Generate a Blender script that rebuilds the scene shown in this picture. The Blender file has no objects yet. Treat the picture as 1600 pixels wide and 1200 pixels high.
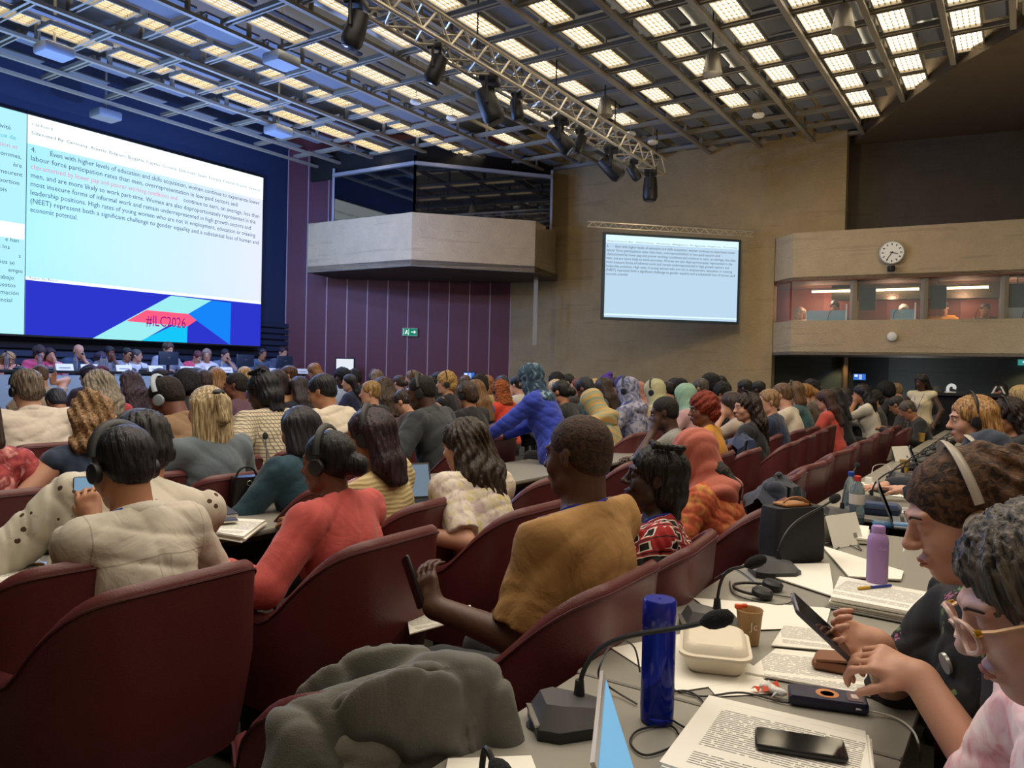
import bpy, math, random
import numpy as np
from math import sin, cos, radians, pi, sqrt, atan2
from mathutils import Vector, Matrix, Euler
random.seed(7)
RNG = np.random.default_rng(5)
COL = bpy.context.scene.collection
# ------------------------------------------------------------------ camera model (1600x1200, f = 1200 px)
PIT, ROL, CH = .016, .024, 1.45
_F = Vector((0, cos(PIT), -sin(PIT))); _U = Vector((0, sin(PIT), cos(PIT))); _R = Vector((1, 0, 0))
_X = cos(ROL)*_R + sin(ROL)*_U; _Y = -sin(ROL)*_R + cos(ROL)*_U
def ray(px, py): return _F + (px-800)/1200*_X - (py-600)/1200*_Y
def atd(px, py, d): return Vector((0, 0, CH)) + ray(px, py)*d
def onz(px, py, z=.74):
    r = ray(px, py); return Vector((0, 0, CH)) + r*((z-CH)/r.z)
A = radians(33.7)
UU = Vector((sin(A), cos(A), 0)); VV = Vector((cos(A), -sin(A), 0))   # along the rows / away from the stage
def sw(s, w, z=0): return UU*s + VV*w + Vector((0, 0, z))
def inv_sw(p): return p.dot(UU), p.dot(VV)
YAW = atan2(cos(A), sin(A))        # turns local +Y to face the stage
ROWROT = pi/2 - A                  # turns local +X along the rows
# ------------------------------------------------------------------ materials
def lin(c):
    if isinstance(c, str):
        c = c.lstrip('#'); c = [int(c[i:i+2], 16)/255 for i in (0, 2, 4)]
    return tuple((x/12.92 if x <= .04045 else ((x+.055)/1.055)**2.4) for x in c) + (1,)
_M = {}
class NB:
    def __init__(s, name):
        s.m = bpy.data.materials.new(name); s.m.use_nodes = True; s.nt = s.m.node_tree
        s.b = s.nt.nodes['Principled BSDF']
    def n(s, t, **kw):
        x = s.nt.nodes.new(t)
        for k, v in kw.items():
            if k.startswith('i_'):
                key = k[2:]; key = int(key) if key.isdigit() else key.replace('_', ' ')
                x.inputs[key].default_value = v
            else: setattr(x, k, v)
        return x
    def l(s, a, b): s.nt.links.new(a, b)
    def coord(s, kind='Object', scale=(1, 1, 1)):
        t = s.n('ShaderNodeTexCoord'); m = s.n('ShaderNodeMapping'); m.inputs['Scale'].default_value = scale
        s.l(t.outputs[kind], m.inputs['Vector']); return m.outputs[0]
    def math(s, op, a, b=None, c=None):
        x = s.n('ShaderNodeMath', operation=op)
        for i, v in enumerate((a, b, c)):
            if v is None: continue
            if isinstance(v, (int, float)): x.inputs[i].default_value = v
            else: s.l(v, x.inputs[i])
        return x.outputs[0]
    def mix(s, f, a, b):
        x = s.n('ShaderNodeMix', data_type='RGBA')
        for v, i in ((f, 0), (a, 6), (b, 7)):
            if isinstance(v, (int, float, tuple)): x.inputs[i].default_value = v
            else: s.l(v, x.inputs[i])
        return x.outputs[2]
    def bump(s, h, strength=.3, dist=.01):
        b = s.n('ShaderNodeBump'); b.inputs['Strength'].default_value = strength; b.inputs['Distance'].default_value = dist
        s.l(h, b.inputs['Height']); s.l(b.outputs[0], s.b.inputs['Normal'])
def mat(name, col='#808080', rough=.6, metal=0, noise=0, nscale=20, bump=0, bscale=60, emit=0, ecol=None, trans=0, sheen=0, spec=None, coat=0, alpha=1):
    if name in _M: return _M[name]
    k = NB(name); c = lin(col); k.b.inputs['Base Color'].default_value = c
    k.b.inputs['Roughness'].default_value = rough; k.b.inputs['Metallic'].default_value = metal
    if trans: k.b.inputs['Transmission Weight'].default_value = trans
    if sheen: k.b.inputs['Sheen Weight'].default_value = sheen
    if spec is not None: k.b.inputs['Specular IOR Level'].default_value = spec
    if coat: k.b.inputs['Coat Weight'].default_value = coat
    if alpha < 1: k.b.inputs['Alpha'].default_value = alpha
    if emit:
        k.b.inputs['Emission Color'].default_value = lin(ecol or col); k.b.inputs['Emission Strength'].default_value = emit
    if noise or bump: co = k.coord()
    if noise:
        t = k.n('ShaderNodeTexNoise', i_Scale=nscale, i_Detail=4); k.l(co, t.inputs['Vector'])
        dk = tuple(x*(1-noise) for x in c[:3])+(1,); lt = tuple(min(1, x*(1+noise)) for x in c[:3])+(1,)
        k.l(k.mix(t.outputs[0], dk, lt), k.b.inputs['Base Color'])
    if bump:
        t2 = k.n('ShaderNodeTexNoise', i_Scale=bscale, i_Detail=3); k.l(co, t2.inputs['Vector']); k.bump(t2.outputs[0], bump)
    _M[name] = k.m; return k.m
def emis(name, col, e):
    if name in _M: return _M[name]
    k = NB(name); k.b.inputs['Base Color'].default_value = (0, 0, 0, 1); k.b.inputs['Specular IOR Level'].default_value = 0
    k.b.inputs['Emission Color'].default_value = lin(col); k.b.inputs['Emission Strength'].default_value = e
    _M[name] = k.m; return k.m
def skin(col):
    n = 'skin_'+col
    if n in _M: return _M[n]
    k = NB(n); c = lin(col); co = k.coord()
    t = k.n('ShaderNodeTexNoise', i_Scale=14, i_Detail=4); k.l(co, t.inputs['Vector'])
    red = (min(1, c[0]*1.03), c[1]*.9, c[2]*.88, 1)
    k.l(k.mix(t.outputs[0], red, tuple(min(1, x*1.06) for x in c[:3])+(1,)), k.b.inputs['Base Color'])
    k.b.inputs['Roughness'].default_value = .5; k.b.inputs['Subsurface Weight'].default_value = .08
    k.b.inputs['Subsurface Radius'].default_value = (.01, .004, .002)
    t2 = k.n('ShaderNodeTexNoise', i_Scale=180, i_Detail=2); k.l(co, t2.inputs['Vector']); k.bump(t2.outputs[0], .12, .002)
    _M[n] = k.m; return k.m
def hairm(col, col2=None, curly=False):
    n = 'hair_'+col+(col2 or '')+('c' if curly else '')
    if n in _M: return _M[n]
    k = NB(n); c = lin(col); c2 = lin(col2) if col2 else tuple(min(1, x*1.9+.01) for x in c[:3])+(1,)
    co = k.coord('Object', (70, 70, 70) if curly else (120, 120, 9))
    t = k.n('ShaderNodeTexNoise', i_Scale=1, i_Detail=5, i_Distortion=.8 if curly else .3); k.l(co, t.inputs['Vector'])
    r = k.n('ShaderNodeValToRGB'); r.color_ramp.elements[0].position = .38; r.color_ramp.elements[1].position = .68
    r.color_ramp.elements[0].color = tuple(x*.6 for x in c[:3])+(1,); r.color_ramp.elements[1].color = c2
    k.l(t.outputs[0], r.inputs[0]); k.l(r.outputs[0], k.b.inputs['Base Color'])
    k.b.inputs['Roughness'].default_value = .45 if not curly else .75; k.b.inputs['Specular IOR Level'].default_value = .35
    k.bump(t.outputs[0], .9, .006)
    _M[n] = k.m; return k.m
def cloth(col, rough=.85):
    n = 'cloth_'+col
    if n in _M: return _M[n]
    k = NB(n); c = lin(col); co = k.coord()
    t = k.n('ShaderNodeTexNoise', i_Scale=5, i_Detail=4, i_Distortion=.8); k.l(co, t.inputs['Vector'])
    w = k.n('ShaderNodeTexNoise', i_Scale=400, i_Detail=1); k.l(co, w.inputs['Vector'])
    k.l(k.mix(t.outputs[0], tuple(x*.85 for x in c[:3])+(1,), tuple(min(1, x*1.12) for x in c[:3])+(1,)), k.b.inputs['Base Color'])
    k.b.inputs['Roughness'].default_value = rough; k.b.inputs['Sheen Weight'].default_value = .15
    b = k.math('ADD', t.outputs[0], k.math('MULTIPLY', w.outputs[0], .06)); k.bump(b, .6, .02)
    _M[n] = k.m; return k.m
def pattern(kind, a, b, c3='#ffffff', s=1.0):
    n = 'pat_'+kind+a+b+c3
    if n in _M: return _M[n]
    k = NB(n); ca, cb, cc = lin(a), lin(b), lin(c3); k.b.inputs['Roughness'].default_value = .85
    co = k.coord('Object', (s, s, s)); sep = k.n('ShaderNodeSeparateXYZ'); k.l(co, sep.inputs[0]); X, Y, Z = sep.outputs
    if kind == 'tweed':
        f1 = k.math('FRACT', k.math('MULTIPLY', k.math('ADD', X, k.math('MULTIPLY', Y, .6)), 45)); f2 = k.math('FRACT', k.math('MULTIPLY', Z, 45))
        f = k.math('MAXIMUM', k.math('LESS_THAN', f1, .25), k.math('LESS_THAN', f2, .25)); out = k.mix(f, ca, cb)
    elif kind == 'squares':     # white-edged black diamonds on red
        P = k.math('ADD', X, k.math('MULTIPLY', Y, .7))
        d1 = k.math('FRACT', k.math('MULTIPLY', k.math('ADD', k.math('MULTIPLY', P, .6), Z), 17)); d2 = k.math('FRACT', k.math('MULTIPLY', k.math('SUBTRACT', P, k.math('MULTIPLY', Z, .6)), 17))
        m1 = k.math('ABSOLUTE', k.math('SUBTRACT', d1, .5)); m2 = k.math('ABSOLUTE', k.math('SUBTRACT', d2, .5)); mx = k.math('MAXIMUM', m1, m2)
        o1 = k.mix(k.math('LESS_THAN', mx, .33), ca, cc); o2 = k.mix(k.math('LESS_THAN', mx, .25), o1, cb)
        out = k.mix(k.math('GREATER_THAN', m1, .455), o2, cb)
    elif kind == 'yoke':
        n1 = k.n('ShaderNodeTexNoise', i_Scale=6, i_Detail=4, i_Distortion=1.0); k.l(co, n1.inputs['Vector'])
        base = k.mix(n1.outputs[0], tuple(x*.82 for x in ca[:3])+(1,), ca)
        zl = k.math('ADD', Z, k.math('MULTIPLY', k.math('ABSOLUTE', X), .12)); m = k.math('LESS_THAN', k.math('ABSOLUTE', k.math('SUBTRACT', zl, .93)), .0022)
        pl = k.math('MULTIPLY', k.math('LESS_THAN', k.math('ABSOLUTE', k.math('SUBTRACT', k.math('ABSOLUTE', X), .018)), .0015), k.math('LESS_THAN', Z, .93))
        ah = k.math('LESS_THAN', k.math('ABSOLUTE', k.math('SUBTRACT', k.math('ABSOLUTE', X), k.math('MULTIPLY_ADD', Z, -.05, .225))), .0018)
        m = k.math('MAXIMUM', k.math('MULTIPLY', m, k.math('LESS_THAN', k.math('ABSOLUTE', X), .18)), k.math('MAXIMUM', pl, ah)); m = k.math('MULTIPLY', m, k.math('LESS_THAN', Y, .1)); out = k.mix(m, base, cb); k.bump(n1.outputs[0], .7, .02)
    elif kind == 'knit':
        n1 = k.n('ShaderNodeTexNoise', i_Scale=9, i_Detail=2); k.l(co, n1.inputs['Vector'])
        z = k.math('SINE', k.math('ADD', k.math('MULTIPLY', Z, 330), k.math('MULTIPLY', n1.outputs[0], 9)))
        out = k.mix(k.math('MULTIPLY_ADD', z, .5, .5), ca, cb); k.bump(z, .25, .006)
    elif kind == 'spots':
        v = k.n('ShaderNodeTexVoronoi', i_Scale=26); k.l(co, v.inputs['Vector']); n1 = k.n('ShaderNodeTexNoise', i_Scale=12, i_Detail=6); k.l(co, n1.inputs['Vector'])
        f = k.math('GREATER_THAN', n1.outputs[0], .6); g = k.math('LESS_THAN', v.outputs[0], .22)
        o = k.mix(f, ca, cb); out = k.mix(k.math('MULTIPLY', g, k.math('GREATER_THAN', n1.outputs[0], .5)), o, cc)
    elif kind == 'floral':
        v = k.n('ShaderNodeTexVoronoi', i_Scale=30); k.l(co, v.inputs['Vector']); n1 = k.n('ShaderNodeTexNoise', i_Scale=9, i_Detail=2); k.l(co, n1.inputs['Vector']); n2 = k.n('ShaderNodeTexNoise', i_Scale=90, i_Detail=3); k.l(co, n2.inputs['Vector'])
        s3 = k.n('ShaderNodeSeparateColor'); k.l(v.outputs['Color'], s3.inputs[0]); col = k.mix(k.math('GREATER_THAN', s3.outputs[0], .55), cb, cc)
        m = k.math('MULTIPLY', k.math('LESS_THAN', v.outputs[0], .5), k.math('MULTIPLY', k.math('GREATER_THAN', n1.outputs[0], .54), k.math('GREATER_THAN', n2.outputs[0], .5))); out = k.mix(m, ca, col)
    elif kind == 'blend':
        n1 = k.n('ShaderNodeTexNoise', i_Scale=14, i_Detail=5, i_Distortion=1.5); k.l(co, n1.inputs['Vector'])
        r = k.n('ShaderNodeValToRGB'); e = r.color_ramp.elements; e[0].color = ca; e[1].color = cb; e[0].position = .36; e[1].position = .66
        x = e.new(.5); x.color = cc; k.l(n1.outputs[0], r.inputs[0]); out = r.outputs[0]
    elif kind == 'stripes':
        f = k.math('FRACT', k.math('MULTIPLY', k.math('ADD', Z, k.math('MULTIPLY', X, .5)), 14)); r = k.n('ShaderNodeValToRGB'); r.color_ramp.interpolation = 'CONSTANT'
        e = r.color_ramp.elements; e[0].color = ca; e[1].color = cb; e[1].position = .4; x = e.new(.7); x.color = cc; k.l(f, r.inputs[0]); out = r.outputs[0]
    k.l(out, k.b.inputs['Base Color']); _M[n] = k.m; return k.m
def papertext(name='printed_paper', base='#e9e6dc', cols=1):
    if name in _M: return _M[name]
    k = NB(name); t = k.n('ShaderNodeTexCoord'); sep = k.n('ShaderNodeSeparateXYZ'); k.l(t.outputs['Generated'], sep.inputs[0]); X, Y, Z = sep.outputs
    ln = k.math('FRACT', k.math('MULTIPLY', Y, 42)); row = k.math('FLOOR', k.math('MULTIPLY', Y, 42))
    c = k.n('ShaderNodeCombineXYZ'); k.l(k.math('MULTIPLY', X, 30), c.inputs[0]); k.l(k.math('MULTIPLY', row, 7.3), c.inputs[1])
    w = k.n('ShaderNodeTexNoise', i_Scale=1.0, i_Detail=2); k.l(c.outputs[0], w.inputs['Vector'])
    rn = k.n('ShaderNodeTexWhiteNoise', noise_dimensions='1D'); k.l(k.math('FLOOR', k.math('MULTIPLY', row, .34)), rn.inputs['W'])
    on = k.math('MULTIPLY', k.math('LESS_THAN', ln, .42), k.math('GREATER_THAN', w.outputs[0], .4))
    on = k.math('MULTIPLY', on, k.math('GREATER_THAN', rn.outputs[0], .22))
    ins = k.math('MULTIPLY', k.math('GREATER_THAN', X, .12), k.math('LESS_THAN', X, .88)); ins = k.math('MULTIPLY', ins, k.math('MULTIPLY', k.math('GREATER_THAN', Y, .07), k.math('LESS_THAN', Y, .93)))
    up = k.n('ShaderNodeNewGeometry'); s2 = k.n('ShaderNodeSeparateXYZ'); k.l(up.outputs['Normal'], s2.inputs[0]); ins = k.math('MULTIPLY', ins, k.math('GREATER_THAN', k.math('ABSOLUTE', s2.outputs[2]), .35))
    k.l(k.mix(k.math('MULTIPLY', on, ins), lin(base), lin('#807e7a')), k.b.inputs['Base Color']); k.b.inputs['Roughness'].default_value = .8
    _M[name] = k.m; return k.m
# ------------------------------------------------------------------ mesh builder
class MB:
    def __init__(s): s.v = []; s.f = []; s.mi = []; s.M = Matrix.Identity(4); s.cur = 0
    def at(s, loc=(0, 0, 0), rz=0, rx=0, ry=0): s.M = Matrix.Translation(loc) @ Euler((rx, ry, rz)).to_matrix().to_4x4(); return s
    def add(s, vs, fs):
        n = len(s.v); s.v += [tuple(s.M @ Vector(p)) for p in vs]; s.f += [tuple(n+i for i in f) for f in fs]; s.mi += [s.cur]*len(fs); return s
    def box(s, c, d, bev=0):
        x, y, z = c; a, b, e = (d[0]/2, d[1]/2, d[2]/2)
        if bev <= 0:
            vs = [(x+i*a, y+j*b, z+k*e) for i in (-1, 1) for j in (-1, 1) for k in (-1, 1)]
            return s.add(vs, [(0, 1, 3, 2), (4, 6, 7, 5), (0, 4, 5, 1), (2, 3, 7, 6), (0, 2, 6, 4), (1, 5, 7, 3)])
        pts = []
        r = min(bev, a*.99, b*.99)
        for (cx, cy, a0) in ((a-r, b-r, 0), (-a+r, b-r, 90), (-a+r, -b+r, 180), (a-r, -b+r, 270)):
            for t in (0, 30, 60, 90): pts.append((cx+r*cos(radians(a0+t)), cy+r*sin(radians(a0+t))))
        rr = min(bev, e*.98)*.6; prof = [(-e, -rr), (-e+rr, 0), (e-rr, 0), (e, -rr)]; n = len(pts); vs = []
        for zz, ins in prof:
            for (px, py) in pts: q = Vector((px, py)); L = max(q.length, 1e-6); vs.append((x+px*(1+ins/L), y+py*(1+ins/L), z+zz))
        fs = [tuple(reversed(range(n))), tuple(range(3*n, 4*n))]
        for k in range(3):
            for i in range(n): j = (i+1) % n; fs.append((k*n+i, k*n+j, (k+1)*n+j, (k+1)*n+i))
        return s.add(vs, fs)
    def lathe(s, prof, n=20, c=(0, 0, 0)):
        vs = []; fs = []
        for (r, z) in prof:
            for i in range(n): t = 2*pi*i/n; vs.append((c[0]+r*cos(t), c[1]+r*sin(t), c[2]+z))
        for k in range(len(prof)-1):
            for i in range(n): j = (i+1) % n; fs.append((k*n+i, k*n+j, (k+1)*n+j, (k+1)*n+i))
        fs.append(tuple(reversed(range(n)))); fs.append(tuple(range((len(prof)-1)*n, len(prof)*n)))
        return s.add(vs, fs)
    def cyl(s, c, r, h, n=16): return s.lathe([(r, -h/2), (r, h/2)], n, c)
    def tube(s, pts, r, n=8, ry=None, up0=None):
        pts = [Vector(p) for p in pts]; vs = []; fs = []; m = len(pts); up = None
        for i, p in enumerate(pts):
            t = (pts[min(i+1, m-1)]-pts[max(i-1, 0)]).normalized()
            if up is None: up = Vector(up0) if up0 is not None else t.orthogonal().normalized()
            up = (up-t*up.dot(t)).normalized(); sd = t.cross(up); rr = r[i] if isinstance(r, (list, tuple)) else r
            for k in range(n): a = 2*pi*k/n; vs.append(tuple(p+up*cos(a)*rr+sd*sin(a)*(rr if ry is None else ry)))
        for i in range(m-1):
            for k in range(n): j = (k+1) % n; fs.append((i*n+k, i*n+j, (i+1)*n+j, (i+1)*n+k))
        fs.append(tuple(reversed(range(n)))); fs.append(tuple(range((m-1)*n, m*n)))
        return s.add(vs, fs)
    def bar(s, a, b, w, h=None):
        a, b = Vector(a), Vector(b); h = h or w; t = (b-a).normalized(); up = Vector((0, 0, 1))
        if abs(t.z) > .95: up = Vector((0, 1, 0))
        sd = t.cross(up).normalized(); up = sd.cross(t)
        vs = [tuple(p+sd*i*w/2+up*k*h/2) for p in (a, b) for i, k in ((-1, -1), (1, -1), (1, 1), (-1, 1))]
        return s.add(vs, [(3, 2, 1, 0), (4, 5, 6, 7), (0, 1, 5, 4), (1, 2, 6, 5), (2, 3, 7, 6), (3, 0, 4, 7)])
    def ell(s, c, r, n=12, m=8):
        vs = [(c[0], c[1], c[2]-r[2])]; fs = []
        for j in range(1, m):
            for i in range(n): a = 2*pi*i/n; b = -pi/2+pi*j/m; vs.append((c[0]+r[0]*cos(b)*cos(a), c[1]+r[1]*cos(b)*sin(a), c[2]+r[2]*sin(b)))
        vs.append((c[0], c[1], c[2]+r[2])); T = len(vs)-1
        for i in range(n):
            k = (i+1) % n; fs.append((0, 1+k, 1+i)); fs.append((T, T-n+i, T-n+k))
            for j in range(m-2): a = 1+j*n; fs.append((a+i, a+k, a+n+k, a+n+i))
        return s.add(vs, fs)
    def prism(s, poly, z0, z1):
        n = len(poly); vs = [(p[0], p[1], z0) for p in poly]+[(p[0], p[1], z1) for p in poly]
        return s.add(vs, [tuple(reversed(range(n))), tuple(range(n, 2*n))]+[(i, (i+1) % n, n+(i+1) % n, n+i) for i in range(n)])
    def quad(s, *p): return s.add(list(p), [tuple(range(len(p)))])
    def mesh(s, name, mats=None, smooth=False):
        me = bpy.data.meshes.new(name); me.from_pydata(s.v, [], s.f)
        for m in (mats or []): me.materials.append(m)
        me.polygons.foreach_set('material_index', s.mi)
        if smooth:
            me.polygons.foreach_set('use_smooth', [True]*len(s.f)); me.set_sharp_from_angle(angle=radians(42))
        me.update(); return me
    def build(s, name, m, parent=None, smooth=True, **kw):
        o = bpy.data.objects.new(name, s.mesh(name, m if isinstance(m, list) else [m], smooth)); COL.objects.link(o)
        if parent: o.parent = parent
        return tag(o, **kw)
def tag(o, label=None, cat=None, group=None, kind=None):
    if label: o['label'] = label
    if cat: o['category'] = cat
    if group: o['group'] = group
    if kind: o['kind'] = kind
    return o
def empty(name, loc=(0, 0, 0), rz=0, **kw):
    o = bpy.data.objects.new(name, None); o.empty_display_size = .05; COL.objects.link(o); o.location = loc; o.rotation_euler = (0, 0, rz); return tag(o, **kw)
def kids(o): return [c for c in bpy.data.objects if c.parent == o]
def copy_tree(o, loc=None, rz=None, label=None, group=None, ch=None):
    c = o.copy(); COL.objects.link(c)
    if loc is not None: c.location = loc
    if rz is not None: c.rotation_euler = (0, 0, rz)
    if label: c['label'] = label
    if group: c['group'] = group
    for k in (ch if ch is not None else kids(o)):
        d = k.copy(); COL.objects.link(d); d.parent = c
        for g in kids(k): e = g.copy(); COL.objects.link(e); e.parent = d
    return c
def struct(mb, name, m, smooth=False): return mb.build(name, m, smooth=smooth, kind='structure')
def bez(p, n=12):
    p = [Vector(q) for q in p]; out = []
    for i in range(n+1):
        t = i/n; q = list(p)
        while len(q) > 1: q = [q[j].lerp(q[j+1], t) for j in range(len(q)-1)]
        out.append(q[0])
    return out
def spline(p, n=6):
    p = [Vector(q) for q in p]; P = [p[0]]+p+[p[-1]]; out = []
    for i in range(1, len(P)-2):
        for k in range(n):
            t = k/n; a, b, c, d = P[i-1:i+3]
            out.append(.5*((2*b)+(c-a)*t+(2*a-5*b+4*c-d)*t*t+(3*b-a-3*c+d)*t**3))
    out.append(p[-1]); return out
# ------------------------------------------------------------------ signed-distance modelling
class SDF:
    def __init__(s): s.o = []; s.disp = None
    def cap(s, a, b, ra, rb=None, k=.02, sub=False, fl=None):
        s.o.append(('c', np.array(a, float), np.array(b, float), ra, ra if rb is None else rb, k, sub, fl)); return s
    def ell(s, c, r, k=.02, R=None, sub=False):
        s.o.append(('e', np.array(c, float), np.array(r, float), None if R is None else np.array(R, float), k, sub)); return s
    def plane(s, o, n, k=.004): s.o.append(('p', np.array(o, float), np.array(n, float)/np.linalg.norm(n), k)); return s
    def ev(s, P, cull=.09):
        d = np.full(len(P), 9.0, np.float32)
        for o in s.o:
            if o[0] == 'p':
                x = (P-o[1].astype(np.float32))@o[2].astype(np.float32); k = o[3]; h = np.clip(.5+.5*(x-d)/k, 0, 1); h2 = d*(1-h)+x*h + k*h*(1-h); d = np.where(d > 5, d, h2); continue
            if o[0] == 'c':
                a, b, ra, rb, k, sub = o[1:7]; c = (a+b)/2; R = np.linalg.norm(b-a)/2+max(ra, rb)+cull
            else: c, r, RR, k, sub = o[1:6]; R = r.max()+cull
            q = P-c.astype(np.float32); m = np.nonzero((q*q).sum(1) < R*R)[0]
            if not len(m): continue
            if o[0] == 'c':
                ab = (b-a).astype(np.float32); pa = P[m]-a.astype(np.float32); L = float(ab@ab)+1e-9; t = np.clip(pa@ab/L, 0, 1)
                x = np.sqrt(((pa-t[:, None]*ab)**2).sum(1))-(ra+(rb-ra)*t)
                if o[7] == 'cut': x = np.maximum(x, (pa@ab-L)/sqrt(L))
            else:
                pq = q[m]
                if RR is not None: pq = pq@RR.astype(np.float32)
                k0 = np.sqrt(((pq/r.astype(np.float32))**2).sum(1)); k1 = np.sqrt(((pq/(r*r).astype(np.float32))**2).sum(1))+1e-6; x = k0*(k0-1)/k1; x = np.where(k0 < .05, -r.min(), x)
            dm = d[m]
            if sub: h = np.clip(.5-.5*(dm+x)/k, 0, 1); d[m] = dm*(1-h)-x*h+k*h*(1-h)
            else: h = np.clip(.5+.5*(dm-x)/k, 0, 1); d[m] = np.where(dm > 5, x, dm*(1-h)+x*h-k*h*(1-h))
        if s.disp is not None:
            m = np.abs(d) < .1; d[m] += s.disp(P[m])
        return d
    def mesh(s, name, lo, hi, h, fine=None, mats=None):
        ax = []
        for i in range(3):
            xs = [lo[i]]
            while xs[-1] < hi[i]:
                hh = h
                if fine and fine[0][i]-2*h < xs[-1] < fine[1][i]: hh = fine[2]
                xs.append(xs[-1]+hh)
            while (len(xs)-1) % 4 != 3: xs.append(xs[-1]+h)
            ax.append(np.array(xs, np.float32))
        n = [len(a) for a in ax]; nb = [k//4 for k in n]
        cx = [a.reshape(-1, 4).mean(1) for a in ax]; C = np.stack(np.meshgrid(*cx, indexing='ij'), -1).reshape(-1, 3)
        H = [np.max(a.reshape(-1, 4)[:, 3]-a.reshape(-1, 4)[:, 0])+h for a in ax]; th = .5*sqrt(sum(float(x)**2 for x in H))*1.1+.006
        dc = s.ev(C, .09+th)
        near = np.nonzero(np.abs(dc) < th)[0]
        G = np.repeat(np.repeat(np.repeat(np.where(dc < 0, -1, 1).astype(np.float32).reshape(nb), 4, 0), 4, 1), 4, 2)
        bi = np.stack(np.unravel_index(near, nb), -1); off = np.stack(np.meshgrid(*[np.arange(4)]*3, indexing='ij'), -1).reshape(-1, 3)
        I = (bi[:, None, :]*4+off[None]).reshape(-1, 3)
        for k in range(0, len(I), 400000):
            J = I[k:k+400000]; P = np.stack([ax[i][J[:, i]] for i in range(3)], -1); G[J[:, 0], J[:, 1], J[:, 2]] = s.ev(P)
        ins = G < 0; cnt = np.zeros([k-1 for k in n], np.uint8)
        for i in (0, 1):
            for j in (0, 1):
                for k in (0, 1): cnt += ins[i:n[0]-1+i, j:n[1]-1+j, k:n[2]-1+k]
        idx = np.argwhere((cnt > 0) & (cnt < 8)); acc = np.zeros((len(idx), 3)); num = np.zeros(len(idx))
        cor = [(i, j, k) for i in (0, 1) for j in (0, 1) for k in (0, 1)]
        val = {c: G[idx[:, 0]+c[0], idx[:, 1]+c[1], idx[:, 2]+c[2]] for c in cor}
        for c in cor:
            for a in range(3):
                if c[a]: continue
                e = list(c); e[a] = 1; e = tuple(e); va, vb = val[c], val[e]; m = (va < 0) != (vb < 0)
                t = np.where(m, va/(va-vb+1e-12), 0); p = np.zeros((len(idx), 3)); p[:] = c; p[:, a] = t; acc[m] += p[m]; num[m] += 1
        fr = acc/np.maximum(num, 1)[:, None]; V = np.empty((len(idx), 3), np.float32)
        for i in range(3): a = ax[i]; V[:, i] = a[idx[:, i]]+fr[:, i]*(a[np.minimum(idx[:, i]+1, n[i]-1)]-a[idx[:, i]])
        ID = np.full([k-1 for k in n], -1, np.int32); ID[idx[:, 0], idx[:, 1], idx[:, 2]] = np.arange(len(idx))
        F = []
        for a in range(3):
            b, c = [(1, 2), (2, 0), (0, 1)][a]; sl0 = [slice(None)]*3; sl1 = [slice(None)]*3; sl0[a] = slice(0, n[a]-1); sl1[a] = slice(1, n[a])
            E = np.argwhere(ins[tuple(sl0)] != ins[tuple(sl1)]); E = E[(E[:, b] > 0) & (E[:, c] > 0) & (E[:, b] < n[b]-1) & (E[:, c] < n[c]-1)]
            if not len(E): continue
            fl = ins[E[:, 0], E[:, 1], E[:, 2]]
            def g(db, dc):
                q = E.copy(); q[:, b] -= db; q[:, c] -= dc; return ID[q[:, 0], q[:, 1], q[:, 2]]
            Q = np.stack([g(1, 1), g(0, 1), g(0, 0), g(1, 0)], -1); Q[~fl] = Q[~fl][:, ::-1]; F.append(Q[(Q >= 0).all(1)])
        F = np.concatenate(F); me = bpy.data.meshes.new(name); me.vertices.add(len(V)); me.vertices.foreach_set('co', V.ravel())
        me.loops.add(len(F)*4); me.loops.foreach_set('vertex_index', F.ravel().astype(np.int32)); me.polygons.add(len(F))
        me.polygons.foreach_set('loop_start', np.arange(0, len(F)*4, 4, dtype=np.int32)); me.polygons.foreach_set('use_smooth', np.ones(len(F), bool))
        for m in (mats or []): me.materials.append(m)
        me.update(); me.validate(); return me
# ================================================================== THE ROOM
ZC = 6.0
conc = None
def concrete(name, a, b, sc=3.0, bump=.5, mottle='#000000'):
    if name in _M: return _M[name]
    k = NB(name); co = k.coord(); t = k.n('ShaderNodeTexNoise', i_Scale=sc, i_Detail=8, i_Roughness=.65); k.l(co, t.inputs['Vector'])
    co2 = k.coord('Object', (.6, .6, 9)); t2 = k.n('ShaderNodeTexNoise', i_Scale=1.2, i_Detail=3); k.l(co2, t2.inputs['Vector'])
    v = k.n('ShaderNodeTexVoronoi', i_Scale=24); k.l(co, v.inputs['Vector'])
    c = k.mix(t.outputs[0], lin(a), lin(b)); c = k.mix(k.math('MULTIPLY', k.math('GREATER_THAN', t2.outputs[0], .64), .22), c, tuple(x*.5 for x in lin(a)[:3])+(1,))
    c = k.mix(k.math('MULTIPLY', k.math('LESS_THAN', v.outputs[0], .1), .35), c, tuple(x*.4 for x in lin(a)[:3])+(1,))
    n3 = k.n('ShaderNodeTexNoise', i_Scale=40, i_Detail=4); k.l(co, n3.inputs['Vector'])
    c = k.mix(k.math('MULTIPLY', n3.outputs[0], .35), c, tuple(x*.6 for x in lin(a)[:3])+(1,))
    k.l(c, k.b.inputs['Base Color']); k.b.inputs['Roughness'].default_value = .95
    k.bump(k.math('ADD', n3.outputs[0], t.outputs[0]), bump, .03); _M[name] = k.m; return k.m
beige = concrete('beige_concrete', '#93805c', '#c2a97c')
beige2 = concrete('pale_concrete', '#a5967c', '#cdb894')
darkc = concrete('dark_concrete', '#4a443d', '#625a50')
greyw = concrete('grey_render', '#585a56', '#6a6c68', sc=2)
redp = mat('red_wall_panel', '#67343f', .55, noise=.08, nscale=2)
seam = mat('panel_seam', '#b9a0a8', .4)
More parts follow.
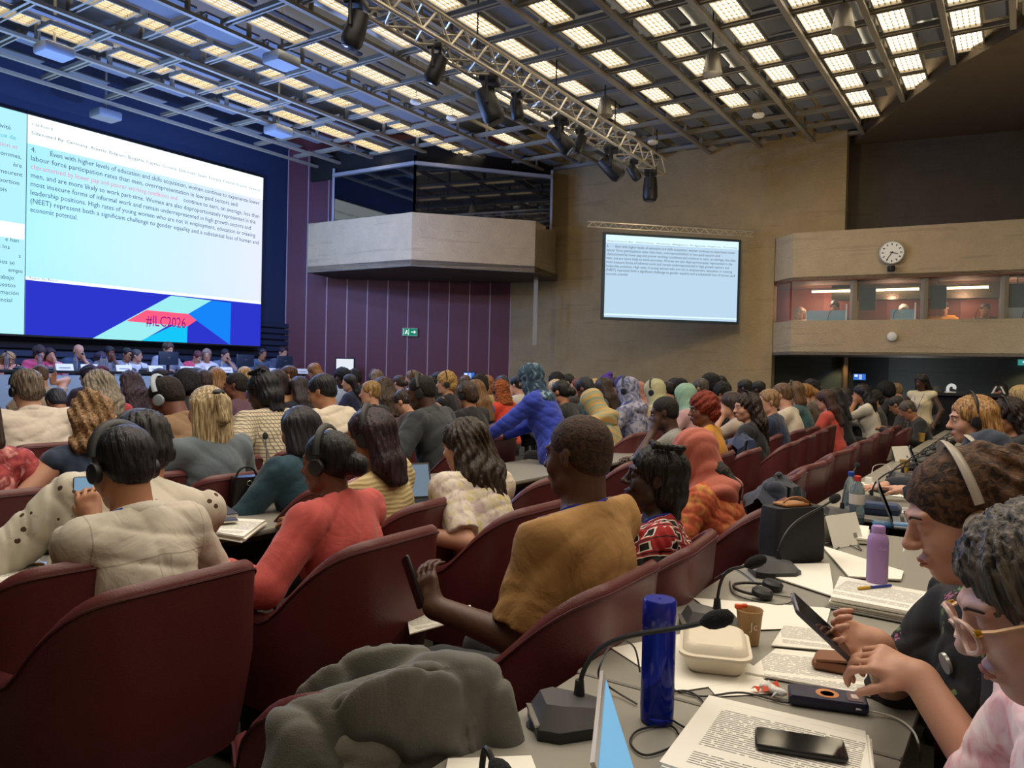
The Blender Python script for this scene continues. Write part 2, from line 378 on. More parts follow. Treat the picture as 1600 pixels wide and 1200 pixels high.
black = mat('black_plastic', '#17181b', .45); blackm = mat('matt_black', '#0d0d0f', .9)
grey = mat('grey_metal', '#8f8a80', .45, .3); white = mat('white_plastic', '#dcdcd6', .5)
gm = mat('ceiling_rail_paint', '#8b8577', .5); gdark = mat('ceiling_dark', '#3b3e44', .8); gpan = mat('acoustic_grey', '#6a6f7a', .75, bump=.25, bscale=90)
def vpt(px, py, P0, n):   # point on the vertical plane through P0 with normal n
    r = ray(px, py); C0 = Vector((0, 0, CH)); return C0+r*((P0-C0).dot(n)/r.dot(n))
def wallq(mb, a, b, z0, z1, th=.2):
    a = Vector((a[0], a[1], 0)); b = Vector((b[0], b[1], 0)); t = (b-a).normalized(); n = Vector((-t.y, t.x, 0))
    if n.dot(-a) > 0: n = -n
    n = n*th; mb.prism([tuple(a[:2]), tuple(b[:2]), tuple((b+n)[:2]), tuple((a+n)[:2])], z0, z1)
# carpet
k = NB('carpet'); co = k.coord('Object', (1, 1, 1)); t = k.n('ShaderNodeTexNoise', i_Scale=60, i_Detail=3); k.l(co, t.inputs['Vector'])
k.l(k.mix(t.outputs[0], lin('#24231c'), lin('#4a473a')), k.b.inputs['Base Color']); k.b.inputs['Roughness'].default_value = 1; k.bump(t.outputs[0], .4, .01); carpet = k.m
k = NB('bare_floor'); t = k.n('ShaderNodeTexNoise', i_Scale=3); k.b.inputs['Roughness'].default_value = .8
mb = MB(); mb.prism([(-13, -3), (11, -3), (11, 20), (-13, 20)], -.1, 0); struct(mb, 'floor', carpet)
# screen wall (dark, behind the LED screen)
PR = atd(409, 541, 17.35); PR.z = 0
mb = MB(); a = PR-UU*12-VV*.35; b = PR+UU*1.0-VV*.35; wallq(mb, a, b, 0, 7.2)
for i in range(0): pass
struct(mb, 'wall_stage', mat('stage_wall_navy', '#223356', .7))
mb = MB()
for i in range(10):
    z = 1.15+.14*i
    mb.bar(PR-UU*11.5-VV*.3+Vector((0, 0, z)), PR+UU*1.1-VV*.3+Vector((0, 0, z)), .03, .1)
mb.build('trim_1', mat('stage_slat_navy', '#202f4e', .6), kind='structure')
# red panelled wall
RA = PR+UU*.95-VV*.35; RB = Vector((-.08, 18.25, 0)); RD = (RB-RA).normalized()
mb = MB(); wallq(mb, RA, RB+RD*.0, 0, 7.2); struct(mb, 'wall_red_panels', redp)
mb = MB(); RN = Vector((RD.y, -RD.x, 0)); LW = (RB-RA).length; npan = 11
for i in range(npan+1):
    p = RA+RD*(LW*i/npan)+RN*.006; mb.bar(p+Vector((0, 0, .0)), p+Vector((0, 0, 6.6)), .022, .012)
mb.build('trim_2', seam, kind='structure', smooth=False)
# beige wall with the projection screen, and the dark wall right of the corner
WB = Vector((6.21, 14.55, 0)); WD = (WB-RB).normalized()
WM = RB+WD*((5.12-RB.x)/WD.x); mb = MB(); wallq(mb, RB, WM, 0, 7.2, .3); wallq(mb, WM, WB, 4.19, 7.2, .3); struct(mb, 'wall_beige', beige)
DD = (Vector((8.75, 13.4, 0))-WB).normalized()
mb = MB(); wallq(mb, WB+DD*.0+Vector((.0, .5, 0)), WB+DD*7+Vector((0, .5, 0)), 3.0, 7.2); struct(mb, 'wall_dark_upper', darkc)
# under the booths: recessed grey wall
mb = MB(); U0 = Vector((5.2, 15.3, 0)); U1 = U0+DD*12; wallq(mb, U0+Vector((0, .9, 0)), U1+Vector((0, .9, 0)), 0, 1.9); struct(mb, 'wall_under_booths', greyw)
# right side & rear shell so the room is closed
mb = MB(); wallq(mb, (11, 13.5), (11, -3), 0, 7.2); struct(mb, 'wall_right', beige)
mb = MB(); wallq(mb, (-13, -3), (-13, 14), 0, 7.2); struct(mb, 'wall_left', mat('stage_wall_navy', '#223356', .7))
mb = MB(); wallq(mb, (11, -3), (-13, -3), 0, 7.2); struct(mb, 'wall_rear', beige)
# ceiling: dark void above the rails; concrete soffit on the right
mb = MB(); mb.prism([(-13.2, -3.2), (11.2, -3.2), (11.2, 20), (-13.2, 20)], 7.0, 7.2); struct(mb, 'ceiling', gdark)
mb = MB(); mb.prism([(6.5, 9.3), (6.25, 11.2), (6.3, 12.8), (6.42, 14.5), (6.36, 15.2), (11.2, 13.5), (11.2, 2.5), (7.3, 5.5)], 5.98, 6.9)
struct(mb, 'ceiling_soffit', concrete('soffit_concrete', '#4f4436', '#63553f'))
# ---------------------------------------------------------------- ceiling rails, cross bars, grey panels, light panels
rails = [(-13.6, 3, 14), (-12.9, 2, 14.4), (-11.95, 1, 14.4), (-10.65, 1, 15.0), (-9.22, 1, 15.9), (-7.83, 1, 16.1), (-6.62, 1, 16.5), (-5.5, 1, 16.9), (-4.5, 1, 16.9), (-3.52, 1, 16.7), (-2.62, 2, 16.0), (-1.78, 3, 14.0), (-.98, 4, 12.7), (-.25, 5, 11.8)]
def pitch(w): return 1.05 if w < -11.5 else 1.0 if w < -10 else .957 if w < -9 else .94 if w < -7.2 else .88 if w < -6 else .85 if w < -5 else .82 if w < -4 else .8
bluem = mat('ceiling_rail_bluegrey', '#7d86a0', .5)
for i, (w, s0, s1) in enumerate(rails):
    mb = MB(); mb.bar(sw(s0, w, 6.03), sw(s1, w, 6.03), .07, .05)
    if w > -12.5:
        mb.bar(sw(s0, w+.07, 6.36), sw(s1, w+.07, 6.36), .05, .05); s = s0+.2
        while s < s1: mb.bar(sw(s, w, 6.05), sw(s, w, 6.36), .05, .07); s += pitch(w)
    mb.build('trim_%d' % (i+3), gm, kind='structure', smooth=False)
rowdef = [(-11.5, 13.15, 4.3), (-10.1, 13.75, 4.3), (-8.72, 13.1, 4.3), (-7.44, 13.1, 4.3), (-6.22, 13.1, 5), (-5.22, 13.1, 6.5), (-4.2, 13.15, 7.2), (-3.25, 13.15, 7.8), (-2.4, 14.8, 8.2), (-1.54, 13.7, 9), (-.76, 12.5, 9.5), (.02, 11.6, 10)]
lightm = emis('tube_glow', '#ffedcc', 8); louv = mat('light_louvre', '#8a7a58', .5)
def light_panel(L, W):
    e = empty('ceiling_light', cat='ceiling light', label='x')
    mb = MB(); h = .06
    for sgn in (-1, 1): mb.box((0, sgn*W/2, 0), (L, .02, h)); mb.box((sgn*L/2, 0, 0), (.02, W, h))
    mb.build('frame', gm, e, False)
    mb = MB()
    for j in range(5): mb.box((0, (j-2)*W/5, .02), (L-.04, W/5-.014, .012))
    mb.build('diffuser', lightm, e, False)
    mb = MB()
    for j in range(4): mb.box((0, (j-1.5)*W/5, .005), (L-.02, .008, .03))
    for j in range(1, 6): mb.box((-L/2+j*L/6, 0, .004), (.004, W-.03, .012))
    mb.build('louvre', louv, e, False); return e
protos = {}
names = ['nearest the blue stage screen', 'second from the stage screen', 'third from the stage screen', 'just left of the lighting truss', 'beside the lighting truss', 'first right of the truss', 'second right of the truss', 'third right of the truss', 'above the round clock side', 'right of the white projector', 'over the right-hand soffit', 'in the top right corner']
nl = 0
for i, (w, s1, s0) in enumerate(rowdef):
    p = pitch(w); L = p-.13; W = .33 if i > 0 else .36; key = (round(L, 2), W)
    fresh = key not in protos
    if fresh: protos[key] = light_panel(*key)
    pr = protos[key]; ch = kids(pr); s = s1-L/2
    while s > s0:
        skip = (i == 2 and abs(s-11.75) < .5)
        q = atd(0, 0, 1); P = sw(s, w, 6.12)
        if not skip:
            if fresh: c = pr; fresh = False
            else: c = copy_tree(pr, ch=ch)
            c.location = P; c.rotation_euler = (0, 0, ROWROT); c['label'] = 'fluorescent ceiling light panel, row '+names[i]; c['group'] = 'ceiling light panels, row '+names[i]; nl += 1
        s -= p
# cross bars and grey acoustic panels between rails
for i in range(len(rails)-1):
    w0, w1 = rails[i][0], rails[i+1][0]; s1 = min(rails[i][2], rails[i+1][2]); s0 = max(rails[i][1], rails[i+1][1]); p = pitch(w0+.2)
    mb = MB(); s = 13.22
    if w0 < -12: s = 13.6
    if w0 == -2.62: s = 14.87
    if w0 == -1.78: s = 13.77
    if w0 == -.98: s = 12.57
    top = s
    while s < s1: s += p
    while s > s0:
        if s < s1:
            mb.bar(sw(s-.03, w0, 6.1), sw(s-.03, w1, 6.1), .035, .06); mb.bar(sw(s+.05, w0, 6.1), sw(s+.05, w1, 6.1), .025, .05)
        s -= p
    mb.build('trim_%d' % (i+20), gm, kind='structure', smooth=False)
    # solid strip beside each row, dark trough beyond it
    mb = MB(); wl = w0+.48 if i < 2 or i-2 >= len(rowdef) else rowdef[i-2][0]+.2
    solid = i in (3, 5, 6, 7, 9, 11, 12) or w0 > -1
    if w0 < -12: wl = w0+.25
    wr = w1-.05 if solid or w0 < -12 else w0+.48+(w1-w0-.5)*.35
    s = top-p*30
    while s < s1-.2:
        if s > s0-p:
            a, b = s+.07, min(s+p-.06, s1)
            if w0 < -12:
                mb.cur = 0; mb.prism([tuple(sw(a+.1, wl)[:2]), tuple(sw(b-.15, wl)[:2]), tuple(sw(b-.15, wr-.15)[:2]), tuple(sw(a+.1, wr-.15)[:2])], 6.2, 6.22)
            else: mb.prism([tuple(sw(a, wl)[:2]), tuple(sw(b, wl)[:2]), tuple(sw(b, wr)[:2]), tuple(sw(a, wr)[:2])], 6.16, 6.19)
        s += p
    s = top+.07      # dark panels beyond the last light
    while s < s1-p*.6 and w0 > -12:
        a, b = s+.05, s+p-.2; mb.prism([tuple(sw(a, w0+.12)[:2]), tuple(sw(b, w0+.12)[:2]), tuple(sw(b, w0+.4)[:2]), tuple(sw(a, w0+.4)[:2])], 6.14, 6.16); s += p
    mb.build('trim_%d' % (i+40), gpan, kind='structure', smooth=False)
# air ducts in the troughs
for j, (w, a, b) in enumerate(((-3.9, 6, 15.5), (-1.25, 8, 12.2), (-2.0, 8, 13.6), (-8.0, 4, 15))):
    d = MB(); d.tube([sw(s, w, 6.42) for s in np.arange(a, b, .5)], [.13+.015*(k % 3 == 0) for k in range(len(np.arange(a, b, .5)))], 12)
    d.build('air_duct', mat('duct_metal', '#8b8f92', .4, .6), label=['silver round air duct between the light rows above the truss end', 'silver round air duct nearest the right soffit', 'silver round air duct above the round clock side', 'silver round air duct left of the truss'][j], cat='duct')
# ---------------------------------------------------------------- stage LED screen
scr = empty('led_screen', PR, label='giant blue and white LED screen showing the draft text above the podium', cat='screen')
def inS(px, py):
    p = vpt(px, py, PR, VV); return (p-PR).dot(UU), p.z
def rel(mb, P, X, N): # local frame: x along X, y = up, z = N
    M = Matrix((X, Vector((0, 0, 1)), N)).transposed().to_4x4(); M.translation = P; mb.M = M
def text_to(mb, s, x, y, h, width=None, off=.0):
    c = bpy.data.curves.new('t', 'FONT'); c.body = s; c.size = 1; c.resolution_u = 2; o = bpy.data.objects.new('t', c); COL.objects.link(o)
    me = bpy.data.meshes.new_from_object(o); v = np.array([p.co[:] for p in me.vertices]) if len(me.vertices) else np.zeros((0, 3))
    if len(v):
        w = v[:, 0].max()-v[:, 0].min(); x0 = v[:, 0].min(); sx = (width/w) if width else h
        mb.add([(x+(a[0]-x0)*sx, y+a[1]*h, off) for a in v], [tuple(p.vertices) for p in me.polygons])
    bpy.data.objects.remove(o); bpy.data.curves.remove(c); bpy.data.meshes.remove(me)
def plate(mb, pts, z): mb.add([(p[0], p[1], z) for p in pts], [tuple(range(len(pts)))])
def inP(pts): return [inS(*p) for p in pts]
k = NB('led_white'); k.b.inputs['Base Color'].default_value = (0, 0, 0, 1); tc = k.n('ShaderNodeTexCoord'); sep = k.n('ShaderNodeSeparateXYZ'); k.l(tc.outputs['Generated'], sep.inputs[0])
k.l(k.mix(sep.outputs[0], lin('#a8ecff'), lin('#e6ecff')), k.b.inputs['Emission Color']); k.b.inputs['Emission Strength'].default_value = 1.05; ledw = k.m
ledt = emis('led_ink', '#4a6a84', .55); ledr = emis('led_red_ink', '#f0a0b4', .9); ledc = emis('led_cyan_ink', '#4fc4dc', .9); deep = emis('led_deep_blue', '#2f38d0', .95)
X = Vector(UU); LOC = Vector((0, 0, 0))
def sbuild(fn, name, m, z=.0):
    mb = MB(); rel(mb, LOC, UU, VV); fn(mb); return mb.build(name, m, scr, False)
L0 = inS(43, 200)[0]; zb = inS(409, 541)[1]; zt = inS(411, 278)[1]; x1 = inS(409, 400)[0]; XL = L0-3.4
sbuild(lambda m: m.box(((XL+x1)/2, (zb+zt)/2, -.08), (x1-XL+.06, zt-zb+.06, .12)), 'housing', black)
sbuild(lambda m: plate(m, [(L0, zb), (x1, zb), (x1, zt), (L0, zt)], .0), 'english_slide', ledw)
sbuild(lambda m: plate(m, [(XL, zb), (L0-.012, zb), (L0-.012, zt), (XL, zt)], .0), 'side_slide', emis('led_cyan_white', '#b4f0ff', 1.05))
W_ = x1-L0
def zed(f): return zt-(zt-zb)*f
def wht(m):
    plate(m, [(L0, zed(.0)), (x1, zed(0)), (x1, zed(.13)), (L0, zed(.13))], .002); plate(m, [(L0, zed(.735)), (x1, zed(.735)), (x1, zed(.75)), (L0, zed(.75))], .002)
    plate(m, [(XL, zed(.5)), (L0-.03, zed(.5)), (L0-.03, zed(.57)), (XL, zed(.57))], .002)
sbuild(wht, 'slide_header', emis('led_bright', '#eefaff', 1.35))
LN = ["4.       Even with higher levels of education and skills acquisition, women continue to experience lower", "labour force participation rates than men, overrepresentation in low-paid sectors and", "characterised by lower pay and poorer working conditions and continue to earn, on average, less than", "men, and are more likely to work part-time. Women are also disproportionately represented in the", "most insecure forms of informal work and remain underrepresented in high growth sectors and", "leadership positions. High rates of young women who are not in employment, education or training", "(NEET) represent both a significant challenge to gender equality and a substantial loss of human and", "economic potential."]
WD_ = [.985, .865, .99, .965, .94, .965, .985, .165]
def slide_lines(mb, x0, w, z0, dz, h, sel=None):
    for i, (s, f) in enumerate(zip(LN, WD_)):
        if sel is None or i in sel: text_to(mb, s, x0, z0-dz*i, h, w*f, .006)
tx = L0+.06; tw = W_-.08; z0 = zed(.165); dz = (zt-zb)*.039; th = .125
sbuild(lambda m: slide_lines(m, tx, tw, z0, dz, th, [0, 1, 3, 4, 5, 6, 7]), 'slide_text', ledt)
def red(m): text_to(m, "characterised by lower pay and poorer working conditions and", tx, z0-2*dz, th, tw*.57, .006)
sbuild(red, 'slide_text_red', ledr)
sbuild(lambda m: (text_to(m, "continue to earn, on average, less than", tx+tw*.6, z0-2*dz, th, tw*.385, .006), text_to(m, "+ 36 Point 4", tx, zed(.045), .07, None, .006), text_to(m, "Submitted By: Germany, Austria, Belgium, Bulgaria, Cyprus, Croatia, Denmark, Spain, Estonia, Finland, France, Greece", tx, zed(.085), .08, tw*.985, .006), text_to(m, "Reason: No Reason", tx, zed(.745), .06, None, .006)), 'slide_small_text', ledt)
FR = ["taux d'activité", "niveaux de", "opération et", "es hommes,", "ère", "emeurent", "portion", "titue à la fois"]; ES = ["e han", "a las de los", "s", "s medios se", "empo", "de trabajo", "os puestos", "ormación", "de potencial"]
def side(m):
    for i, s in enumerate(FR):
        if i not in (1, 2): text_to(m, s, L0-.06-.085*len(s)*.62, zed(.09)-.15*i, .105, None, .006)
    for i, s in enumerate(ES): text_to(m, s, L0-.06-.085*len(s)*.62, zed(.6)-.128*i+.05, .1, None, .006)
sbuild(side, 'side_text', ledt)
sbuild(lambda m: text_to(m, FR[2], L0-.08-.6, zed(.09)-.30, .105, None, .006), 'side_text_red', ledr)
sbuild(lambda m: text_to(m, FR[1], L0-.08-.55, zed(.09)-.15, .105, None, .006), 'side_text_cyan', ledc)
def zz(pts): return [inS(x/2.6667, 150+y/2.6667) for x, y in pts]
sbuild(lambda m: plate(m, [(L0, zb), (x1, zb), (x1, zed(.75)), (L0, zed(.75))], .004), 'banner', deep)
sbuild(lambda m: (plate(m, zz([(712, 832), (880, 852), (590, 1020), (385, 1010)][::-1]), .007)), 'banner_pale_band', emis('led_pale', '#a0f0f4', 1.0))
sbuild(lambda m: plate(m, zz([(755, 940), (780, 960), (778, 1028), (585, 1020)][::-1]), .009), 'banner_cyan', emis('led_cyan', '#16c8fa', 1.0))
sbuild(lambda m: plate(m, zz([(880, 852), (962, 862), (957, 1037), (817, 935), (783, 908)][::-1]), .009), 'banner_bright_blue', emis('led_azure', '#1686fa', 1.0))
sbuild(lambda m: plate(m, zz([(608, 892), (783, 908), (817, 935), (780, 960), (525, 938)][::-1]), .012), 'banner_arrow', emis('led_coral', '#ff5c84', 1.05))
a_ = inS(607/2.6667, 150+935/2.6667); b_ = inS(772/2.6667, 150+942/2.6667)
sbuild(lambda m: text_to(m, "#ILC2026", a_[0], a_[1]-.1, .30, b_[0]-a_[0], .015), 'hashtag_text', emis('led_purple', '#a01890', .8))
# ---------------------------------------------------------------- projection screen on the beige wall
S0 = atd(943, 362, 14.6); S1 = atd(1158, 375, 15.1); SX = Vector((S1.x-S0.x, S1.y-S0.y, 0)); SWD = SX.length; SX.normalize(); SN = Vector((SX.y, -SX.x, 0)); sb = atd(939, 499, 14.6).z; st = S0.z
ps = empty('projection_screen', (S0.x, S0.y, 0), label='white rectangular projection screen with dark teal border on the beige wall', cat='screen')
def pbuild(fn, name, m):
    mb = MB(); rel(mb, LOC, SX, SN); fn(mb); return mb.build(name, m, ps, False)
pbuild(lambda m: m.box((SWD/2, (sb+st)/2, -.03), (SWD, st-sb, .05)), 'border', mat('teal_border', '#173440', .5))
b4 = .05
pbuild(lambda m: plate(m, [(b4, sb+b4), (SWD-b4, sb+b4), (SWD-b4, st-b4), (b4, st-b4)], .002), 'picture', emis('proj_white', '#c4e0f6', .95))
pbuild(lambda m: (plate(m, [(b4, st-.2), (SWD-b4, st-.2), (SWD-b4, st-b4), (b4, st-b4)], .004), plate(m, [(b4, sb+.09), (SWD-b4, sb+.09), (SWD-b4, sb+.12), (b4, sb+.12)], .004)), 'header', emis('proj_bright', '#daf4fa', 1.1))
pbuild(lambda m: (slide_lines(m, b4+.02, SWD-.15, st-.29, .075, .072), text_to(m, "Submitted By: Germany, Austria, Belgium, Bulgaria, Cyprus, Croatia", b4+.02, st-.18, .035, SWD-.15, .006)), 'screen_text', emis('proj_ink', '#5b7690', .5))
def truss(name, A0, A1, w, h, rt, step, m, label, up=Vector((0, 0, 1))):
    mb = MB(); d = (A1-A0); L = d.length; t = d.normalized(); sd = t.cross(up).normalized(); n = int(L/step)
    cs = [sd*w/2-up*h/2, -sd*w/2-up*h/2, sd*w/2+up*h/2, -sd*w/2+up*h/2] if w else [-up*h/2, up*h/2]
    e = empty(name, A0, label=label, cat='truss')
    for c in cs: mb.tube([c, A1-A0+c], rt, 6)
    mb.build('chord', m, e)
    mb = MB()
    prs = [(0, 1), (2, 3), (0, 2), (1, 3)] if w else [(0, 1)]
    for i in range(n):
        p, q = t*(L*i/n), t*(L*(i+1)/n)
        for (a, b) in prs:
            if i % 2: a, b = b, a
            mb.tube([p+cs[a], q+cs[b]], rt*.6, 5)
    mb.build('lattice', m, e); return e
alu = mat('truss_aluminium', '#c6bfae', .35, .5)
truss('screen_truss', atd(918, 350, 14.6), atd(1178, 366, 15.1), 0, .1, .012, .1, alu, 'thin pale truss spanning the wall above the projection screen')
TR0 = sw(4.6, -5.95, 5.47); TR1 = sw(14.0, -6.05, 5.47)
truss('lighting_truss', TR0, TR1, .34, .3, .025, .26, alu, 'long aluminium box lighting truss hanging below the ceiling')
# hangers are part of the truss
hb = MB()
for s in (6, 8, 10, 12, 13.8): hb.M = Matrix.Identity(4); hb.tube([sw(s, -6, 5.6)-TR0, sw(s, -6, 6.9)-TR0], .012, 5)
hb.build('hanger', black, bpy.data.objects['lighting_truss'])
def spot_light(loc, rz, tilt, s=1, kind=0, label=''):
    e = empty('moving_head_spotlight' if kind == 0 else 'stage_spotlight', loc, rz, label=label, cat='spotlight'); e.scale = (s, s, s)
    mb = MB(); mb.box((0, 0, -.03), (.24, .2, .09), .02)
    mb.tube([(0, 0, 0), (0, 0, .1)], .02); mb.build('base', black, e)
    mb = MB(); mb.tube([(-.15, 0, -.05), (-.16, 0, -.2), (-.15, 0, -.32)], .02); mb.tube([(.15, 0, -.05), (.16, 0, -.2), (.15, 0, -.32)], .02); mb.build('yoke', black, e)
    mb = MB(); mb.at((0, 0, -.3), 0, tilt); mb.lathe([(.05, .2), (.1, .17), (.115, .02), (.12, -.14), (.1, -.19), (.09, -.2)], 14); h = mb.build('head', black, e)
    mb = MB(); mb.at((0, 0, -.3), 0, tilt); mb.lathe([(.085, -.205), (.05, -.21)], 14); mb.build('lens', mat('lens_glass', '#3a4250', .1, spec=.8), h)
lbl = ['uppermost black moving spotlight at the near end of the truss', 'black moving spotlight under the truss, second from the near end', 'large tilted black spotlight in the middle of the truss', 'slim black spotlight just past the large one on the truss', 'black wash light with barn doors under the truss', 'small black spotlight beside the barn-door wash light', 'black wash light hanging near the far end of the truss', 'small dark spotlight near the far tip of the truss', 'long black cylinder spotlight at the far tip of the truss']
for i, (px, py, sc, ti) in enumerate([(600, 22, 1.05, .3), (716, 95, .95, .4), (783, 145, 1.3, -.4), (852, 163, .8, -.2), (900, 205, 1.2, -.8), (925, 222, .8, .4), (965, 250, 1.25, -.8), (1010, 268, .8, -.6), (1038, 282, 1.25, 0)]):
    s, w = inv_sw(onz(px, py, 5.1)); spot_light(sw(s, -6.0, 5.34), ROWROT+.4, ti, sc*.95, i % 2, lbl[i])
# hanging ceiling speakers / projectors / discs
def disc_lamp(px, py, z, label):
    P = onz(px, py, z); e = empty('wireless_antenna', P, label=label, cat='antenna'); mb = MB(); mb.lathe([(.02, .05), (.09, .03), (.1, 0), (.08, -.02)], 16); mb.build('housing', white, e); mb = MB(); mb.tube([(0, 0, .04), (0, 0, 6.99-z)], .006, 5); mb.build('rod', grey, e)
for px, py, l in ((650, 160, 'white disc antenna on a rod, left of the truss'), (706, 185, 'white disc antenna under the light row left of the spotlights'), (1185, 181, 'white disc antenna hanging right of the truss tip'), (1020, 223, 'white disc antenna hanging just above the truss tip'), (985, 210, 'small white antenna hanging beside the truss end')): disc_lamp(px, py, 5.75, l)
def projector(px, py, z, label, sc=1.0):
    P = onz(px, py, z); e = empty('hanging_loudspeaker', P, YAW, label=label, cat='loudspeaker'); e.scale = (sc,)*3
    mb = MB(); mb.lathe([(.05, .18), (.09, .12), (.13, -.1), (.14, -.14), (.1, -.15)], 14); mb.build('horn', grey, e); mb = MB(); mb.tube([(0, 0, .18), (0, 0, (6.99-z)/sc)], .012, 5); mb.build('bracket', black, e)
for px, py, l in ((1113, 100, 'grey bell-shaped loudspeaker among the right-hand light rows'), (945, 168, 'grey bell-shaped loudspeaker right of the truss'), (1318, 30, 'pale bell-shaped loudspeaker at the upper right')): projector(px, py, 5.8, l)
def beamer(px, py, z, label, m):
    P = onz(px, py, z); e = empty('ceiling_projector', P, YAW, label=label, cat='projector')
    mb = MB(); mb.box((0, 0, 0), (.42, .36, .14), .03); mb.build('body', m, e); mb = MB(); mb.at((0, .18, 0), 0, pi/2); mb.lathe([(.06, -.03), (.05, .02)], 12); mb.build('lens', black, e); mb = MB(); mb.tube([(0, 0, .05), (0, 0, 6.99-z)], .02, 6); mb.build('mount', grey, e)
for px, py, l in ((85, 80, 'grey ceiling projector among the blue-lit panels at the upper left'), (440, 95, 'grey ceiling projector above the light rows left of the truss'), (165, 180, 'small ceiling projector just above the stage screen'), (435, 205, 'pale ceiling projector above the right half of the stage screen')): beamer(px, py, 5.85, l, mat('beamer_grey', '#77808c', .5))
# ---------------------------------------------------------------- left gallery
def poly_wall(pts, z0, z1, th, name, m, floor=True):
    mb = MB(); n = len(pts); V_ = [Vector((p[0], p[1], 0)) for p in pts]
    cen = Vector((0, 0, 0))
    inn = []
    for i in range(n):
        t = (V_[min(i+1, n-1)]-V_[max(i-1, 0)]).normalized(); nn = Vector((-t.y, t.x, 0)); nn = nn if nn.dot(V_[i]) > 0 else -nn; inn.append(V_[i]+nn*th)
    vs = [(p.x, p.y, z) for z in (z0, z1) for p in V_]+[(p.x, p.y, z) for z in (z0, z1) for p in inn]
    fs = []
    for i in range(n-1): fs += [(i, i+1, n+i+1, n+i), (2*n+i+1, 2*n+i, 3*n+i, 3*n+i+1), (n+i, n+i+1, 3*n+i+1, 3*n+i), (i+1, i, 2*n+i, 2*n+i+1)]
    fs += [(0, n, 3*n, 2*n), (n-1, 3*n-1, 4*n-1, 2*n-1)]
    mb.add(vs, fs); return mb.build(name, m, kind='structure', smooth=False), inn
G = [atd(481, 387, 17.25), atd(643, 375, 15.7), atd(836, 386, 16.3), atd(868, 395, 17.5)]
g_o, inn = poly_wall([g[:2] for g in G], 3.58, 4.66, .3, 'wall_gallery_parapet', beige2)
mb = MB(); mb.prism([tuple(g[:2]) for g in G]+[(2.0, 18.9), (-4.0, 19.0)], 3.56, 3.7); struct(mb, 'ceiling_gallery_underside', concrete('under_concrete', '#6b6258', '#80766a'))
glassd = mat('dark_window_glass', '#0b0d12', .04, spec=.9, coat=.6)
GI = [Vector(g[:2]).to_3d()+Vector((0, .32, 0)) for g in G]; a0 = GI[0].lerp(GI[1], .22)
for j, (a, b) in enumerate(((a0, GI[1]), (GI[1], GI[2]+Vector((.35, .3, 0))))):
    mb = MB(); wallq(mb, a, b, 4.6, 5.72, .03); mb.build('window_%d' % (j+1), glassd, kind='structure', smooth=False)
    mb = MB(); o = Vector((0, -.03, 0)); mb.bar(a+Vector((0, -.03, 5.74)), b+Vector((0, -.03, 5.74)), .08, .07); mb.bar(a+Vector((0, 0, 4.6)), a+Vector((0, 0, 5.9)), .05); mb.bar(b+Vector((0, 0, 4.6)), b+Vector((0, 0, 5.9)), .05)
    mb.build('trim_%d' % (60+j), mat('window_rail', '#8a8c94', .5), kind='structure', smooth=False)
mb = MB(); a, b = GI[1]+Vector((0, .1, 0)), GI[2]+Vector((.4, .9, 0)); wallq(mb, GI[0]+Vector((-.1, .15, 0)), GI[1]+Vector((0, .1, 0)), 5.72, 6.3, .1); wallq(mb, a, b, 5.75, 6.3, .1); struct(mb, 'wall_gallery_lintel', blackm)
mb = MB(); p0 = atd(836, 500, 16.9); p0.z = 2.05; mb.bar(p0, Vector((p0.x, p0.y, 3.55)), .09, .05); mb.build('cable_conduit', mat('conduit_grey', '#a39c90', .5), label='pale vertical cable conduit on the beige wall under the gallery', cat='conduit', smooth=False)
# beige return below the gallery is the wall itself; exit sign
def wallpt(px, py, P0=RA, n=RN): return vpt(px, py, P0, n)
def flat_sign(P, X, N, w, h, name, label, cat, parts, th=.04):
    e = empty(name, (P.x, P.y, P.z), label=label, cat=cat)
    for nm, fn, m in parts:
        mb = MB(); M = Matrix((X, Vector((0, 0, 1)), N)).transposed().to_4x4(); mb.M = M; fn(mb); mb.build(nm, m, e, False)
    return e
P = wallpt(641, 519)+RN*.03
def run(m):
    m.box((-.075, .03, .04), (.035, .035, .004)); plate(m, [(-.12, -.05), (-.09, -.05), (-.055, .0), (-.07, .02), (-.1, .01)], .04); plate(m, [(-.07, -.005), (-.035, -.03), (-.03, -.06), (-.05, -.06), (-.06, -.03)], .04)
    plate(m, [(.03, -.012), (.11, -.012), (.11, .012), (.03, .012)], .04); plate(m, [(.1, -.045), (.15, 0), (.1, .045)], .04)
    plate(m, [(-.15, -.07), (-.14, -.07), (-.14, .07), (-.15, .07)], .04); plate(m, [(-.03, -.07), (-.02, -.07), (-.02, .07), (-.03, .07)], .04)
flat_sign(P, RD, RN, .36, .18, 'exit_sign', 'green and white running-man exit sign with right arrow on the red wall', 'sign', [('box', lambda m: m.box((0, 0, .015), (.36, .19, .04)), white), ('face', lambda m: plate(m, [(-.17, -.085), (.17, -.085), (.17, .085), (-.17, .085)], .037), emis('exit_green', '#1f8f74', .8)), ('pictogram', run, emis('exit_white', '#dff8ee', 1.0))])
P = wallpt(547, 574)+RN*.5
tv = flat_sign(P, RD, RN, .4, .4, 'monitor_stand', 'tall white-lit monitor on a stand before the red wall', 'monitor', [('case', lambda m: m.box((0, 0, 0), (.46, .44, .05)), black), ('screen', lambda m: plate(m, [(-.2, -.19), (.2, -.19), (.2, .19), (-.2, .19)], .03), emis('tv_white', '#e6ecf4', 1.0)), ('stand', lambda m: (m.box((0, -.7, -.03), (.05, 1.0, .04)), m.box((0, -P.z+.02, 0), (.4, .03, .3))), black)])
